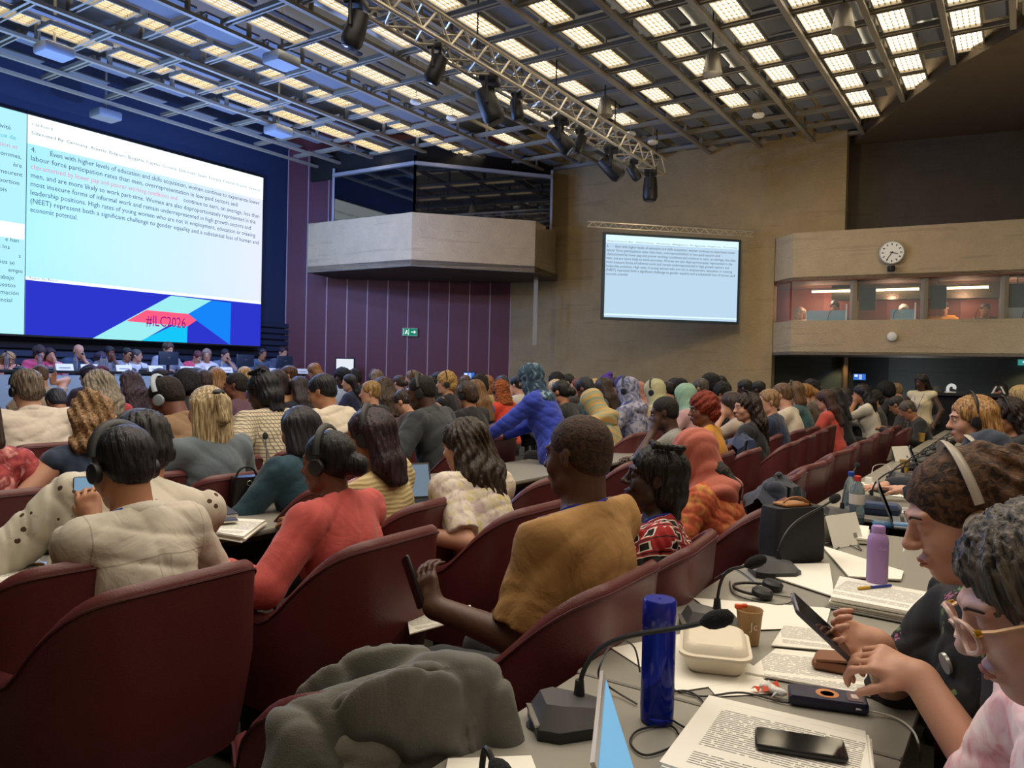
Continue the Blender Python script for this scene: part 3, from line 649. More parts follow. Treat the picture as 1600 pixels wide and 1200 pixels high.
def info_screen(P, X, N, w, h, label):
    def blk(m):
        plate(m, [(-w*.42, h*.02), (-w*.15, h*.02), (-w*.15, h*.38), (-w*.42, h*.38)], .03)
        for y in (-.3, -.1, .1, .3): plate(m, [(-w*.05, h*y-.006), (w*.2, h*y-.006), (w*.2, h*y+.006), (-w*.05, h*y+.006)], .03)
    flat_sign(P, X, N, w, h, 'info_display', label, 'display', [('case', lambda m: m.box((0, 0, 0), (w+.04, h+.04, .04)), black), ('screen', lambda m: plate(m, [(-w/2, -h/2), (w/2, -h/2), (w/2, h/2), (-w/2, h/2)], .026), emis('info_blue', '#3d78d8', .9)), ('blocks', blk, emis('info_white', '#dcecff', 1.1))])
info_screen(wallpt(733, 587)+RN*.04, RD, RN, .26, .15, 'small blue information display on the red wall'); DN = Vector((DD.y, -DD.x, 0))
# ---------------------------------------------------------------- interpreters' booths on the right
B = [atd(1200, 410, 15.45), atd(1239, 402, 14.5), atd(1567, 384, 12.9), atd(1567, 384, 12.9)+Vector((.98, -.6, 0))]
BP = [tuple(b[:2]) for b in B]
poly_wall(BP, 3.30, 4.19, .3, 'wall_booth_upper', beige2); poly_wall(BP, 1.94, 2.54, .3, 'wall_booth_lower', beige2)
end = Vector((B[3].x, B[3].y, 0))
back = [(end.x+1.3, end.y+1.6), (7.6, 15.2), (6.2, 16.2), (5.1, 16.4)]
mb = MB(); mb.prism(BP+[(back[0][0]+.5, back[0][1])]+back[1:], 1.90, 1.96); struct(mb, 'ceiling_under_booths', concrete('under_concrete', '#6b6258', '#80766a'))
mb = MB(); mb.prism(BP+[(back[0][0]+.5, back[0][1])]+back[1:], 3.28, 3.36); struct(mb, 'ceiling_booths', mat('booth_ceiling', '#6b4638', .7))
b1 = Vector((B[1].x, B[1].y, 0)); b2 = Vector((B[2].x, B[2].y, 0)); BD = (b2-b1).normalized(); BN = Vector((-BD.y, BD.x, 0)); BN = BN if BN.y > 0 else -BN
boothred = mat('booth_red_wall', '#8a4438', .5, noise=.06, nscale=3)
mb = MB(); wallq(mb, b1+BN*1.5-BD*1.3, b2+BN*1.5+BD*2.6, 2.4, 3.3, .1); struct(mb, 'wall_booth_back', boothred)
Lb = (b2-b1).length
def bp(px, d=.12): p = vpt(px, 470, b1, BN); return b1+BD*(p-b1).dot(BD)+BN*d
divs = [1332, 1444, 1570]
for i, px in enumerate(divs):
    p = bp(px); mb = MB(); mb.bar(p+Vector((0, 0, 2.5)), p+Vector((0, 0, 3.32)), .07, .12); wallq(mb, p+BN*.1, p+BN*1.4, 2.42, 3.3, .05); struct(mb, 'wall_booth_divider_%d' % (i+1), mat('divider_greige', '#8d8577', .6))
    e = empty('booth_loudspeaker', p+BN*.5+BD*.22+Vector((0, 0, 2.98)), YAW, label=['dark flat panel hanging in the leftmost booth', 'dark flat panel hanging in the middle booth', 'dark flat panel hanging in the right booth'][i], cat='panel')
    mb = MB(); mb.box((0, 0, 0), (.06, .26, .42), .02); mb.build('panel', mat('dark_felt', '#2a2c30', .9), e); mb = MB(); mb.tube([(0, 0, .2), (0, 0, .32)], .01, 5); mb.build('rod', grey, e)
gl = NB('booth_glass'); gl.b.inputs['Base Color'].default_value = (.8, .95, .95, 1); gl.b.inputs['Alpha'].default_value = .07; gl.b.inputs['Roughness'].default_value = .03; gl = gl.m
segs = [(B[0], B[1]), (B[1], bp(1332)), (bp(1332), bp(1444)), (bp(1444), bp(1570)), (bp(1570), B[3])]
for i, (a, b) in enumerate(segs):
    a = Vector((a.x, a.y+(.12 if i in (0,) else 0), 0)); b = Vector((b.x, b.y+(.12 if i in (0, 4) else 0), 0)); mb = MB(); wallq(mb, a, b, 2.54, 3.30, .015); struct(mb, 'window_%d' % (i+3), gl)
for i, (pa, pb, lab) in enumerate(((1258, 1328, 'warm tube light on the wall of the leftmost booth'), (1360, 1434, 'warm tube light in the booth under the clock'), (1469, 1549, 'warm tube light in the booth right of the clock'), (1572, 1600, 'warm tube light in the rightmost booth'))):
    a, b = bp(pa, .9), bp(pb, .9); e = empty('tube_light', a+Vector((0, 0, 3.17)), label=lab, cat='light'); mb = MB(); mb.bar((0, 0, 0), b-a, .05, .035); mb.build('tube', emis('booth_tube', '#ffdca0', 9), e, False); mb = MB(); mb.bar((0, 0, .035), b-a+Vector((0, 0, .035)), .07, .03); mb.build('housing', white, e, False)
for i, (pa, lab) in enumerate(((1312, 'reddish door in the leftmost booth'), (1412, 'reddish door in the booth under the clock'), (1530, 'reddish door in the booth right of the clock'))):
    p = b1+BD*(vpt(pa, 470, b1+BN*1.45, BN)-b1).dot(BD)+BN*1.47; mb = MB(); wallq(mb, p-BD*.3, p+BD*.3, 2.44, 3.2, .03); mb.build('door_%d' % (i+1), mat('door_red', '#a2503e', .45), kind='structure', smooth=False)
def desk_screen(px, w, label):
    p = bp(px, .35); e = empty('glass_desk_screen', p+Vector((0, 0, 2.44)), atan2(BD.y, BD.x), label=label, cat='desk screen'); mb = MB(); mb.box((0, 0, .16), (w, .012, .3)); mb.build('pane', mat('blue_pane', '#7fb4c8', .15, alpha=.55), e, False); mb = MB(); mb.box((w/2, 0, .22), (.025, .03, .42)); mb.build('post', white, e, False)
desk_screen(1288, .7, 'pale blue glass desk screen in the leftmost booth'); desk_screen(1410, .4, 'small desk screen in the booth under the clock'); desk_screen(1590, .35, 'pale blue desk screen in the rightmost booth')
for i, (px, lab) in enumerate(((1282, 'dark desk console in the leftmost booth'), (1385, 'dark desk console in the booth under the clock'), (1515, 'dark desk console in the booth right of the clock'), (1590, 'dark desk console in the rightmost booth'))):
    p = bp(px, .3); e = empty('interpreter_console', p+Vector((0, 0, 2.56)), atan2(BD.y, BD.x), label=lab, cat='console'); mb = MB(); mb.box((0, .0, -.06), (.3, .15, .1), .02); mb.build('body', black, e); mb = MB(); mb.tube([(.1, 0, 0), (.12, 0, .12), (.16, 0, .18)], .006, 5); mb.build('microphone', black, e)
_p = [b1+BD*.1+BN*.32, b2+BD*.9+BN*.32, b2+BD*.9+BN*.75, b1+BD*.1+BN*.75]; mb = MB(); mb.prism([tuple(q)[:2] for q in _p], 2.40, 2.44); mb.build('booth_desk', mat('booth_desk', '#4a3a34', .6), label='long shared desk behind the booth windows', cat='desk', smooth=False)
# clock
P = vpt(1394, 396, b1, BN)-BN*.07; ck = empty('wall_clock', P, label='round white station clock with black hands on the right balcony', cat='clock'); CX = BD; CN = -BN
def cb(fn, nm, m, par=ck):
    mb = MB(); M = Matrix((CX, Vector((0, 0, 1)), CN)).transposed().to_4x4(); mb.M = M; fn(mb); return mb.build(nm, m, par, False)
cb(lambda m: (m.lathe([(.19, -.05), (.205, -.03), (.205, .03), (.195, .04)], 36)), 'case', mat('clock_case', '#b8b8b4', .4, .3)); face = cb(lambda m: m.lathe([(.185, .04), (.185, .043)], 36), 'face', mat('clock_face', '#ecece6', .5))
def marks(m):
    for i in range(12):
        a = i*pi/6; r0, r1, w = .13, .165, .009; u_ = Vector((sin(a), cos(a))); v_ = Vector((cos(a), -sin(a)))
        plate(m, [tuple(u_*r0-v_*w)[:2], tuple(u_*r0+v_*w)[:2], tuple(u_*r1+v_*w)[:2], tuple(u_*r1-v_*w)[:2]][::-1], .046)
cb(marks, 'hour_marks', black)
def hand(a, L, w):
    def f(m):
        u_ = Vector((sin(a), cos(a))); v_ = Vector((cos(a), -sin(a))); plate(m, [tuple(q)[:2] for q in (-u_*.03+v_*w, -u_*.03-v_*w, u_*L-v_*w, u_*L+v_*w)], .05)
    return f
cb(hand(radians(105), .1, .008), 'hour_hand', black); cb(hand(radians(213), .15, .006), 'minute_hand', black)
P = vpt(1393, 421, b1, BN)-BN*.12; cam_o = empty('wall_camera', P, label='black camera mounted directly below the clock', cat='camera'); mb = MB(); mb.box((0, 0, 0), (.1, .12, .1), .02); mb.build('body', black, cam_o); mb = MB(); mb.bar((0, .02, .02), (0, .1, .02), .05); mb.build('bracket', black, cam_o)
P = vpt(1394, 526, b1, BN)-BN*.04; o = empty('wall_speaker', P, label='round white loudspeaker on the lower booth parapet', cat='loudspeaker'); mb = MB(); mb.M = Matrix((CX, Vector((0, 0, 1)), CN)).transposed().to_4x4(); mb.lathe([(.075, -.04), (.085, -.02), (.08, .02), (.06, .035)], 20); mb.build('grille', white, o)
# downlight, doors and displays under the booths
def up(px, py): return vpt(px, py, U0+Vector((0, .9, 0)), DN)
mb = MB(); a = up(1320, 590); b = up(1388, 590); wallq(mb, Vector((a.x, a.y, 0))-DN*-.05, Vector((b.x, b.y, 0))-DN*-.05, 0, 1.9, .04); mb.build('door_4', mat('door_black', '#121316', .6), kind='structure', smooth=False)
mb = MB(); mb.bar(Vector((a.x, a.y, 0))+DN*.1, Vector((a.x, a.y, 1.9))+DN*.1, .08); mb.build('trim_70', mat('oak_trim', '#7a5636', .6), kind='structure', smooth=False)
info_screen(up(1343, 589)+DN*.1, DD, DN, .22, .12, 'small blue information display on the black door panel under the booths')
P = up(1599, 566)+DN*.1; flat_sign(P, DD, DN, .2, .1, 'exit_sign', 'green exit sign at the right edge under the booths', 'sign', [('face', lambda m: m.box((0, 0, 0), (.2, .12, .03)), emis('exit_teal', '#3f9f98', .8)), ('arrow', lambda m: plate(m, [(-.03, -.02), (.03, 0), (-.03, .02)], .02), emis('exit_white', '#dff8ee', 1.0))])
# dark reception desk under booths
d0 = atd(1460, 640, 12.3); d1 = atd(1640, 640, 11.4); ang = atan2(d1.y-d0.y, d1.x-d0.x); dk = empty('black_counter', (d0+d1)/2*Vector((1, 1, 0)) if False else Vector(((d0.x+d1.x)/2, (d0.y+d1.y)/2, 0)), ang, label='long black counter under the booths at the far right', cat='counter')
mb = MB(); mb.box((0, 0, .62), (1.9, .5, 1.24)); mb.build('body', blackm, dk, False); mb = MB(); mb.box((0, 0, 1.26), (2.0, .6, .04)); mb.build('top', black, dk, False)
for px, l in ((1485, 'curved white desk lamp on the black counter, left one'), (1560, 'white folded leaflet stand on the black counter')):
    p = atd(px, 612, 12.0 if px < 1500 else 11.7); p.z = 1.285; e = empty('desk_lamp' if px < 1500 else 'leaflet_stand', p, ang, label=l, cat='lamp' if px < 1500 else 'stand')
    mb = MB()
    if px < 1500: mb.tube(bez([(-.03, 0, 0), (-.08, 0, .16), (.09, 0, .14), (.05, 0, .06)]), [.025]*13, 6); mb.build('shade', emis('lamp_white', '#e8e8e0', .7), e); mb = MB(); mb.cyl((0, 0, .01), .08, .02); mb.build('base', white, e)
    else: mb.quad((-.1, 0, 0), (-.04, 0, .12), (-.02, 0, .12), (-.07, 0, 0)); mb.quad((.1, 0, 0), (.04, 0, .12), (.02, 0, .12), (.07, 0, 0)); mb.build('leaflet', white, e, False); mb = MB(); mb.box((0, 0, .005), (.22, .1, .01)); mb.build('base', black, e, False)
# ================================================================== CHAIRS
leather = mat('maroon_leather', '#602f31', .38, noise=.1, nscale=9, bump=.12, bscale=220, spec=.45)
leatherd = mat('maroon_leather_dark', '#4a2226', .5, noise=.1, nscale=9, bump=.12, bscale=220)
def shell_mesh():
    pts = []; X0, Y1, YB, r = .285, .26, -.2, .15
    for i in range(9): pts.append((-X0, Y1-(Y1-(YB+r))*i/8))
    for i in range(1, 8): a = pi+ (pi/2)*i/8; pts.append((-X0+r+r*cos(a), YB+r+r*sin(a)))
    for i in range(11): pts.append((-X0+r+(2*X0-2*r)*i/10, YB))
    L = pts[:]; L = L+[(-p[0], p[1]) for p in pts[:16][::-1]]
    n = len(L); vs = []; fs = []; K = 10
    for i, (x, y) in enumerate(L):
        a = L[max(i-1, 0)]; b = L[min(i+1, n-1)]; t = Vector((b[0]-a[0], b[1]-a[1])).normalized(); no = Vector((t.y, -t.x)); no = -no
        if no.dot(Vector((x, y+.02))) < 0: no = -no
        e = min(1, max(0, (.08-y)/.3)); e = e*e*(3-2*e); zt = .655+.265*e; zb = .36+.02*e; th = .05-.012*e
        if i in (0, n-1): zt -= .04; th *= .6
        if i in (1, n-2): zt -= .012
        lean = lambda z: max(0, z-.45)*.17*e
        def P(off, z): return (x+no.x*(off), y+no.y*off-lean(z)*(1 if y < .1 else 0), z)
        bow = .018*e
        prof = [P(.0, zb), P(.006+bow*.6, zb+.12), P(.006+bow, (zb+zt)/2), P(.004, zt-.05), P(.004, zt-.022), P(-.004, zt-.005), P(-th/2, zt+.004), P(-th+.004, zt-.008), P(-th, zt-.04), P(-th, zb)]
        vs += prof
    for i in range(n-1):
        for k in range(K): j = (k+1) % K; fs.append((i*K+k, i*K+j, (i+1)*K+j, (i+1)*K+k))
    fs.append(tuple(range(K))); fs.append(tuple(reversed(range((n-1)*K, n*K))))
    return vs, fs, L
_sv, _sf, _sl = shell_mesh()
def make_chair():
    e = empty('armchair'); mb = MB(); mb.add(_sv, _sf); sh = mb.build('shell', leather, e)
    mb = MB(); mb.tube([_sv[i*10+4] for i in range(len(_sl))], .0045, 5); mb.build('piping', leatherd, sh)
    mb = MB(); mb.box((0, .055, .41), (.47, .46, .1), .045); mb.build('seat', leather, e)
    mb = MB(); mb.lathe([(.14, .33), (.1, .36), (.03, .345), (.03, .06), (.05, .05)], 14); mb.build('column', black, e)
    mb = MB()
    for a in range(4): c, s = cos(a*pi/2+.6), sin(a*pi/2+.6); mb.tube([(0, 0, .07), (c*.3, s*.3, .03)], [.03, .02], 6)
    mb.build('foot', black, e); return e
chair0 = make_chair(); chair_kids = [(k, kids(k)) for k in kids(chair0)]; chair_used = [False]
def chair(P, yaw, label, group=None, cush=0):
    if not chair_used[0]: c = chair0; chair_used[0] = True
    else:
        c = chair0.copy(); COL.objects.link(c)
        for k, gs in chair_kids:
            d = k.copy(); COL.objects.link(d); d.parent = c
            for g in gs: h = g.copy(); COL.objects.link(h); h.parent = d
    c.location = (P[0], P[1], 0); c.rotation_euler = (0, 0, yaw); c['label'] = label; c['category'] = 'chair'
    if group: c['group'] = group
    return c
# ================================================================== TABLES
tabtop = mat('table_laminate_grey', '#8e8b82', .38, noise=.04, nscale=60)
tabed = mat('table_edge_dark', '#3b3a38', .5); tmet = mat('table_leg_metal', '#7f838a', .4, .5)
def table(s0, s1, w0, w1, label, z=.74):
    c = sw((s0+s1)/2, (w0+w1)/2); L, W = s1-s0, w1-w0; e = empty('conference_table', c, ROWROT, label=label, cat='table', group=None)
    mb = MB(); mb.box((0, 0, z-.011), (L, W, .022), .006); mb.build('tabletop', tabtop, e)
    mb = MB(); mb.box((0, 0, z-.04), (L-.1, W-.1, .035)); mb.build('rail', tabed, e, False)
    mb = MB(); mb.box((0, W*.2, z-.24), (L-.2, .02, .36)); mb.build('modesty_panel', mat('modesty_grey', '#55565a', .6), e, False)
    for i in (-1, 1):
        for j in (-1, 1): mb = MB(); mb.bar((i*(L/2-.08), j*(W/2-.07), 0), (i*(L/2-.08), j*(W/2-.07), z-.03), .045); mb.build('leg', tmet, e, False)
    return e
table(-.1, 1.60, -.86, -.17, 'grey table at the bottom edge carrying the blue bottle and open laptop')
table(1.61, 3.9, -.87, -.17, 'long grey table with the lilac bottle, takeout box and paper piles')
for i, (a, b) in enumerate(((4.3, 6.4), (6.42, 8.5), (8.7, 10.8), (11, 13))): table(a, b, -.96, -.3, ['grey table behind the laptop, where a hand in a black sleeve rests', 'grey table before the strawberry blonde listener', 'second grey table beyond the strawberry blonde listener', 'farthest grey table along the right aisle'][i])
for i, (a, b) in enumerate(((-.2, 1.8), (1.82, 3.5), (3.52, 5.3), (5.5, 7.5), (7.7, 10), (10.2, 12.5))): table(a, b, -3.35, -2.72, ['grey table in front of the man in the white shirt', 'grey table in front of the coral blazer', 'grey table beside the standing woman in blue', 'grey table with the folded name card beside the tan shirt', 'grey table before the woman in the black T-shirt', 'farthest grey table of the second row'][i])
for i, (a, b) in enumerate(((.6, 2.5), (2.52, 4.5), (4.52, 6.6), (6.62, 8.8), (9, 11.5))): table(a, b, -5.85, -5.25, ['grey table left of the curly blonde woman in the navy top', 'grey table before the blonde ponytail', 'grey table in front of the dark suit', 'grey table in the third row right of the dark suit', 'farthest grey table of the third row'][i])
for i, (a, b) in enumerate(((2, 4.4), (4.42, 6.8), (6.82, 9.4))): table(a, b, -8.35, -7.75, ['left grey table of the fourth row', 'middle grey table of the fourth row', 'right grey table of the fourth row'][i])
for i, (a, b) in enumerate(((3.2, 6), (6.02, 9), (9.02, 12))): table(a, b, -10.5, -9.95, ['left black-edged table of the front row below the podium', 'middle table of the front row below the podium', 'right table of the front row below the podium'][i])
# ================================================================== DESK MICROPHONES
foam = mat('foam_black', '#141416', 1, bump=.6, bscale=300); mgrey = mat('mic_body_grey', '#4c4c4e', .45); chrome = mat('trim_chrome', '#b9b9b4', .25, .8)
def mic(base, rz, head, label, group=None, r=.0045):
    e = empty('gooseneck_microphone', base, rz, label=label, cat='microphone', group=group)
    L = Matrix.Rotation(-rz, 4, 'Z') @ Matrix.Translation(-Vector(base)); h = L @ Vector(head)
    mb = MB(); poly = [(-.055, -.07), (.055, -.07), (.075, -.03), (.055, .07), (.02, .1), (-.02, .1), (-.055, .07), (-.075, -.03)]
    mb.prism(poly, 0, .022); b = mb.build('base', black, e)
    mb = MB(); n = 8; lo = [(x*.97, y*.97, .022) for x, y in poly]; hi = [(x*.62, y*.7-.0, .05 + .012*(y < 0)) for x, y in poly]; mb.add(lo+hi, [tuple(reversed(range(8))), tuple(range(8, 16))]+[(i, (i+1) % 8, 8+(i+1) % 8, 8+i) for i in range(8)]); mb.build('speaker_cover', mgrey, e)
    mb = MB(); mb.box((.0, -.068, .026), (.1, .012, .006)); mb.build('button_strip', chrome, b, False)
    s = Vector((-.02, .03, .055)); d = h-s; side = s+Vector((0, 0, .06+.15*min(1, d.length))); 
    pth = bez([s, s+Vector((0, 0, .09)), s+d*.25+Vector((0, 0, .10)), s+d*.6+Vector((0, 0, .03)), h], 16)
    mb = MB(); mb.tube([s-Vector((0, 0, .01)), s+Vector((0, 0, .03))], [.013, .009], 8); mb.tube(pth, r, 7); nk = mb.build('gooseneck', black, e)
    t = (pth[-1]-pth[-3]).normalized(); mb = MB(); p = [h+t*a for a in (-.012, .0, .012, .03, .045, .052)]; mb.tube(p, [.006, .014, .017, .017, .013, .004], 10); mb.build('foam_windscreen', foam, nk)
    return e
# near microphones, measured off the table plane
mic(onz(885, 1135), ROWROT-2.4, atd(1105, 971, 1.42), 'gooseneck microphone leaning across the blue bottle', r=.0052)
mic(onz(1105, 985), ROWROT-2.6, atd(1170, 882, 2.15), 'short gooseneck microphone behind the white takeout box')
mic(onz(1205, 898), ROWROT-2.6, atd(1300, 782, 3.0), 'gooseneck microphone in front of the black tote bag')
mic(onz(1308, 812), ROWROT-2.6, atd(1338, 729, 4.3), 'long gooseneck microphone rising behind the black tote bag')
mp = mic((0, 0, 0), 0, (.05, .33, .28), 'x'); mpk = [(k, kids(k)) for k in kids(mp)]; first = [True]
def mic_copy(s, w, rz, label, group=None):
    if first[0]: c = mp; first[0] = False
    else:
        c = mp.copy(); COL.objects.link(c)
        for k, gs in mpk:
            d = k.copy(); COL.objects.link(d); d.parent = c
            for g in gs: h = g.copy(); COL.objects.link(h); h.parent = d
    c.location = sw(s, w, .74); c.rotation_euler = (0, 0, rz); c['label'] = label; c['group'] = group or 'desk microphones along the rows'
for i, s in enumerate((4.75, 5.4, 6.1, 6.9, 7.6, 8.3, 9.1, 9.9)): mic_copy(s, -.72, ROWROT-2.5, 'black desk microphone, %s along the right-hand table beyond the tote bag' % ('first', 'second', 'third', 'fourth', 'fifth', 'sixth', 'seventh', 'eighth')[i])
for i, (px, py) in enumerate(((30, 712), (425, 770), (690, 690), (985, 690), (1010, 655))): p = onz(px, py); s, w = inv_sw(p); mic_copy(s, w, YAW+.4*(-1)**i, ['grey desk microphone left of the curly blonde woman', 'desk microphone between the black handbag and the coral blazer', 'desk microphone in front of the long-haired woman', 'desk microphone beside the folded name card', 'desk microphone behind the folded name card'][i])
for i, (s, w) in enumerate(((2.9, -5.5), (4.2, -5.5), (5.6, -5.55), (7.2, -5.5), (3.2, -8), (5.2, -8), (7.5, -8), (5, -10.1), (8.2, -10.1), (8.6, -3.1), (9.6, -3.1))): mic_copy(s, w, YAW+.3, 'small black desk microphone standing on one of the middle rows of tables')
# ================================================================== PODIUM
PZ = .42
dA = onz(-60, 576, 1.3); sA, wA = inv_sw(dA); dB = onz(482, 584, 1.3); sB, wB = inv_sw(dB); WD0 = (wA+wB)/2
mb = MB(); q = [sw(sA-2, WD0-.02), sw(sB+.4, WD0-.02), sw(sB+1.0, WD0-1.0), sw(sA-2, WD0-1.0)]; mb.prism([tuple(p)[:2] for p in q], 0, PZ); struct(mb, 'floor_podium', mat('podium_carpet', '#2b2f3c', .9))
panel = mat('podium_front_bluegrey', '#9fb3c0', .5)
n = 7
for i in range(n):
    a = sA-1.5+(sB-sA+1.5)*i/n; b = sA-1.5+(sB-sA+1.5)*(i+1)/n; e = empty('podium_desk', sw((a+b)/2, WD0-.3), ROWROT, label='blue-grey fronted podium desk section, '+['partly cut by the left edge', 'before the fair-haired speaker', 'before the bald man', 'before the pair in olive and white', 'before the first monitor', 'before the pair in pink and white', 'with the two dark monitors'][i], cat='desk')
    L = b-a; mb = MB(); mb.box((0, -.28, (1.22)/2), (L-.02, .03, 1.22)); mb.build('front_panel', panel, e, False)
    mb = MB(); mb.box((0, 0, 1.27), (L, .62, .05), .01); mb.build('top', black, e, False)
    mb = MB(); mb.box((-L/2+.03, .05, .62), (.04, .5, 1.24)); mb.build('side_panel', black, e, False)
def up_at(px, w=None, z=1.295):   # point on the podium table, under pixel column px
    w = WD0-.3 if w is None else w; r = ray(px, 575); r2 = Vector((r.x, r.y, 0)); k = w/r2.dot(VV); return Vector((r2.x*k, r2.y*k, z))
card = mat('card_white', '#f2f4f6', .6)
for i, px in enumerate((100, 139, 193, 243, 292, 331, 353, 422, 452, 472)):
    e = empty('name_card', up_at(px, WD0-.12), ROWROT, label='white folded name card on the podium, '+['beside the woman in pink', 'before the bald man', 'before the dark-haired man in olive', 'before the man in white', 'left of the pair in pink and white', 'right of the pair in pink and white', 'before the man leaning on his hand', 'between the two dark monitors', 'under the right-hand dark monitor', 'at the right end'][i], cat='name card')
    mb = MB(); mb.quad((-.14, -.04, 0), (.14, -.04, 0), (.14, 0, .11), (-.14, 0, .11)); mb.quad((.14, .04, 0), (-.14, .04, 0), (-.14, 0, .11), (.14, 0, .11)); mb.build('card', card, e, False)
    mb = MB(); mb.quad((-.09, -.031, .04), (.09, -.031, .04), (.09, -.027, .052), (-.09, -.027, .052)); mb.build('name_line', mat('ink_grey', '#8a8e96'), e, False)
for i, (px, w_) in enumerate(((263, .34), (383, .36), (445, .36))):
    e = empty('monitor', up_at(px, WD0-.3), ROWROT, label='dark monitor seen from behind on the podium, '+['hiding the tallest speaker', 'right of the man leaning on his hand', 'second from the right end'][i], cat='monitor')
    mb = MB(); mb.box((0, 0, .25), (w_+.06, .04, .25), .015); mb.build('panel', mat('monitor_back', '#27364c', .4), e); mb = MB(); mb.box((0, .02, .09), (.05, .03, .14)); mb.cyl((0, .03, .01), .1, .02); mb.build('stand', black, e); mb = MB(); mb.box((0, -.022, .27), (.06, .004, .012)); mb.build('badge', grey, e, False)
def bottle(P, label, col, capc, h=.24, r=.033, name='water_bottle', lab=None, sc=1):
    e = empty(name, P, ROWROT, label=label, cat='bottle'); e.scale = (sc,)*3
    mb = MB(); mb.lathe([(r*.8, 0), (r, .008), (r*.94, h*.12), (r, h*.2), (r*.95, h*.3), (r, h*.4), (r, h*.62), (r*.8, h*.76), (r*.4, h*.88), (r*.38, h*.92)], 20); mb.build('body', col, e)
    mb = MB(); mb.lathe([(r*.42, h*.9), (r*.44, h*.92), (r*.44, h), (r*.3, h+.002)], 14); mb.build('cap', capc, e)
    if lab: mb = MB(); mb.lathe([(r*1.015, h*.42), (r*1.015, h*.63)], 20); mb.build('label_band', lab, e)
clear = NB('clear_plastic'); clear.b.inputs['Base Color'].default_value = lin('#c2d4dc'); clear.b.inputs['Transmission Weight'].default_value = .8; clear.b.inputs['Roughness'].default_value = .08; clear.b.inputs['IOR'].default_value = 1.2; clear = clear.m
for i, px in enumerate((10, 62, 118, 158, 166, 345)): bottle(up_at(px, WD0-.2), 'small clear water bottle on the podium, '+['in front of the fair-haired speaker', 'in front of the woman in pink', 'in front of the bald man', 'left one in front of the olive jacket', 'right one in front of the olive jacket', 'beside the man leaning on his hand'][i], clear, mat('cap_blue', '#3a62b8'), h=.25)
for i, px in enumerate((30, 75, 150, 205, 225, 300, 375)): s, w = inv_sw(up_at(px, WD0-.35)); c = mic_copy(s, w, YAW+.3, 'small gooseneck microphone on the podium table', 'podium microphones'); bpy.context.scene.collection.objects[-1]
for o in [x for x in bpy.data.objects if x.get('group') == 'podium microphones']: o.location.z = 1.295
for i, px in enumerate((5, 40, 75, 105, 135, 160, 188, 215, 265, 312, 355, 405, 440)):
    pass
# ================================================================== PEOPLE
def rotm(pitch=0, yaw=0, roll=0): # face +Y; pitch>0 looks down, yaw>0 turns left
    return (Euler((0, 0, yaw)).to_matrix() @ Euler((-pitch, 0, 0)).to_matrix() @ Euler((0, roll, 0)).to_matrix())
def ik(S, T, u, l, hint):
    d = T-S; D = min(d.length, (u+l)*.995); T = S+d.normalized()*D; d = (T-S).normalized(); a = (u*u-l*l+D*D)/(2*D); h = sqrt(max(0, u*u-a*a))
    p = (hint-d*hint.dot(d)).normalized(); return S+d*a+p*h, T
BASE = dict(lean=.22, side=0, twist=0, hp=.25, hy=0, hr=0, L=(-.16, .40, .79), R=(.16, .40, .79), Ld=None, Rd=None, Ln=(0, 0, -1), Rn=(0, 0, -1), curl=.45, Lc=None, Rc=None, stand=0, fat=1.0, sh=.165, fem=0, hipz=None, lh=(-1, -.2, -1), rh=(1, -.2, -1), neck=.0, hip=(0, 0))
def skeleton(p):
    J = {}; hz = (.9 if p['stand'] else .53) if p['hipz'] is None else p['hipz']
    H = Vector((p['hip'][0], p['hip'][1], hz)); sp = Vector((sin(p['side']), sin(p['lean']), cos(p['lean']))).normalized()
    rt = Matrix.Rotation(p['twist'], 3, 'Z') @ Vector((1, 0, 0)); rt = (rt-sp*rt.dot(sp)*.6).normalized(); fw = sp.cross(rt)*-1
    if fw.y < 0: fw = -fw
    J.update(H=H, sp=sp, rt=rt, fw=fw, N=H+sp*.505, C=H+sp*.34-fw*.0)
    J['SR'] = H+sp*.455+rt*p['sh']; J['SL'] = H+sp*.455-rt*p['sh']
    hR = rotm(p['hp'], p['hy']+p['twist']*.5, p['hr']); J['hR'] = hR
    J['hc'] = J['N']+sp*.05+(hR @ Vector((0, .015, .105)))*1.0+Vector((0, p['neck'], 0))
    J['ER'], J['WR'] = ik(J['SR'], Vector(p['R']), .275, .25, Vector(p['rh'])); J['EL'], J['WL'] = ik(J['SL'], Vector(p['L']), .275, .25, Vector(p['lh']))
    if p['stand']:
        for s, k in ((1, 'R'), (-1, 'L')): J['K'+k] = Vector((s*.1, .03, .48)); J['A'+k] = Vector((s*.11, -.02, .09)); J['Q'+k] = H+Vector((s*.09, 0, -.03))
    elif p['hipz'] is not None:
        for s, k in ((1, 'R'), (-1, 'L')): J['K'+k] = Vector((s*.12, .3, hz+.18)); J['A'+k] = Vector((s*.12, .36, .07)); J['Q'+k] = H+Vector((s*.09, 0, -.03))
    else:
        for s, k in ((1, 'R'), (-1, 'L')): J['K'+k] = Vector((s*.12, .42, .51)); J['A'+k] = Vector((s*.12, .38, .09)); J['Q'+k] = H+Vector((s*.09, .02, -.03))
    return J
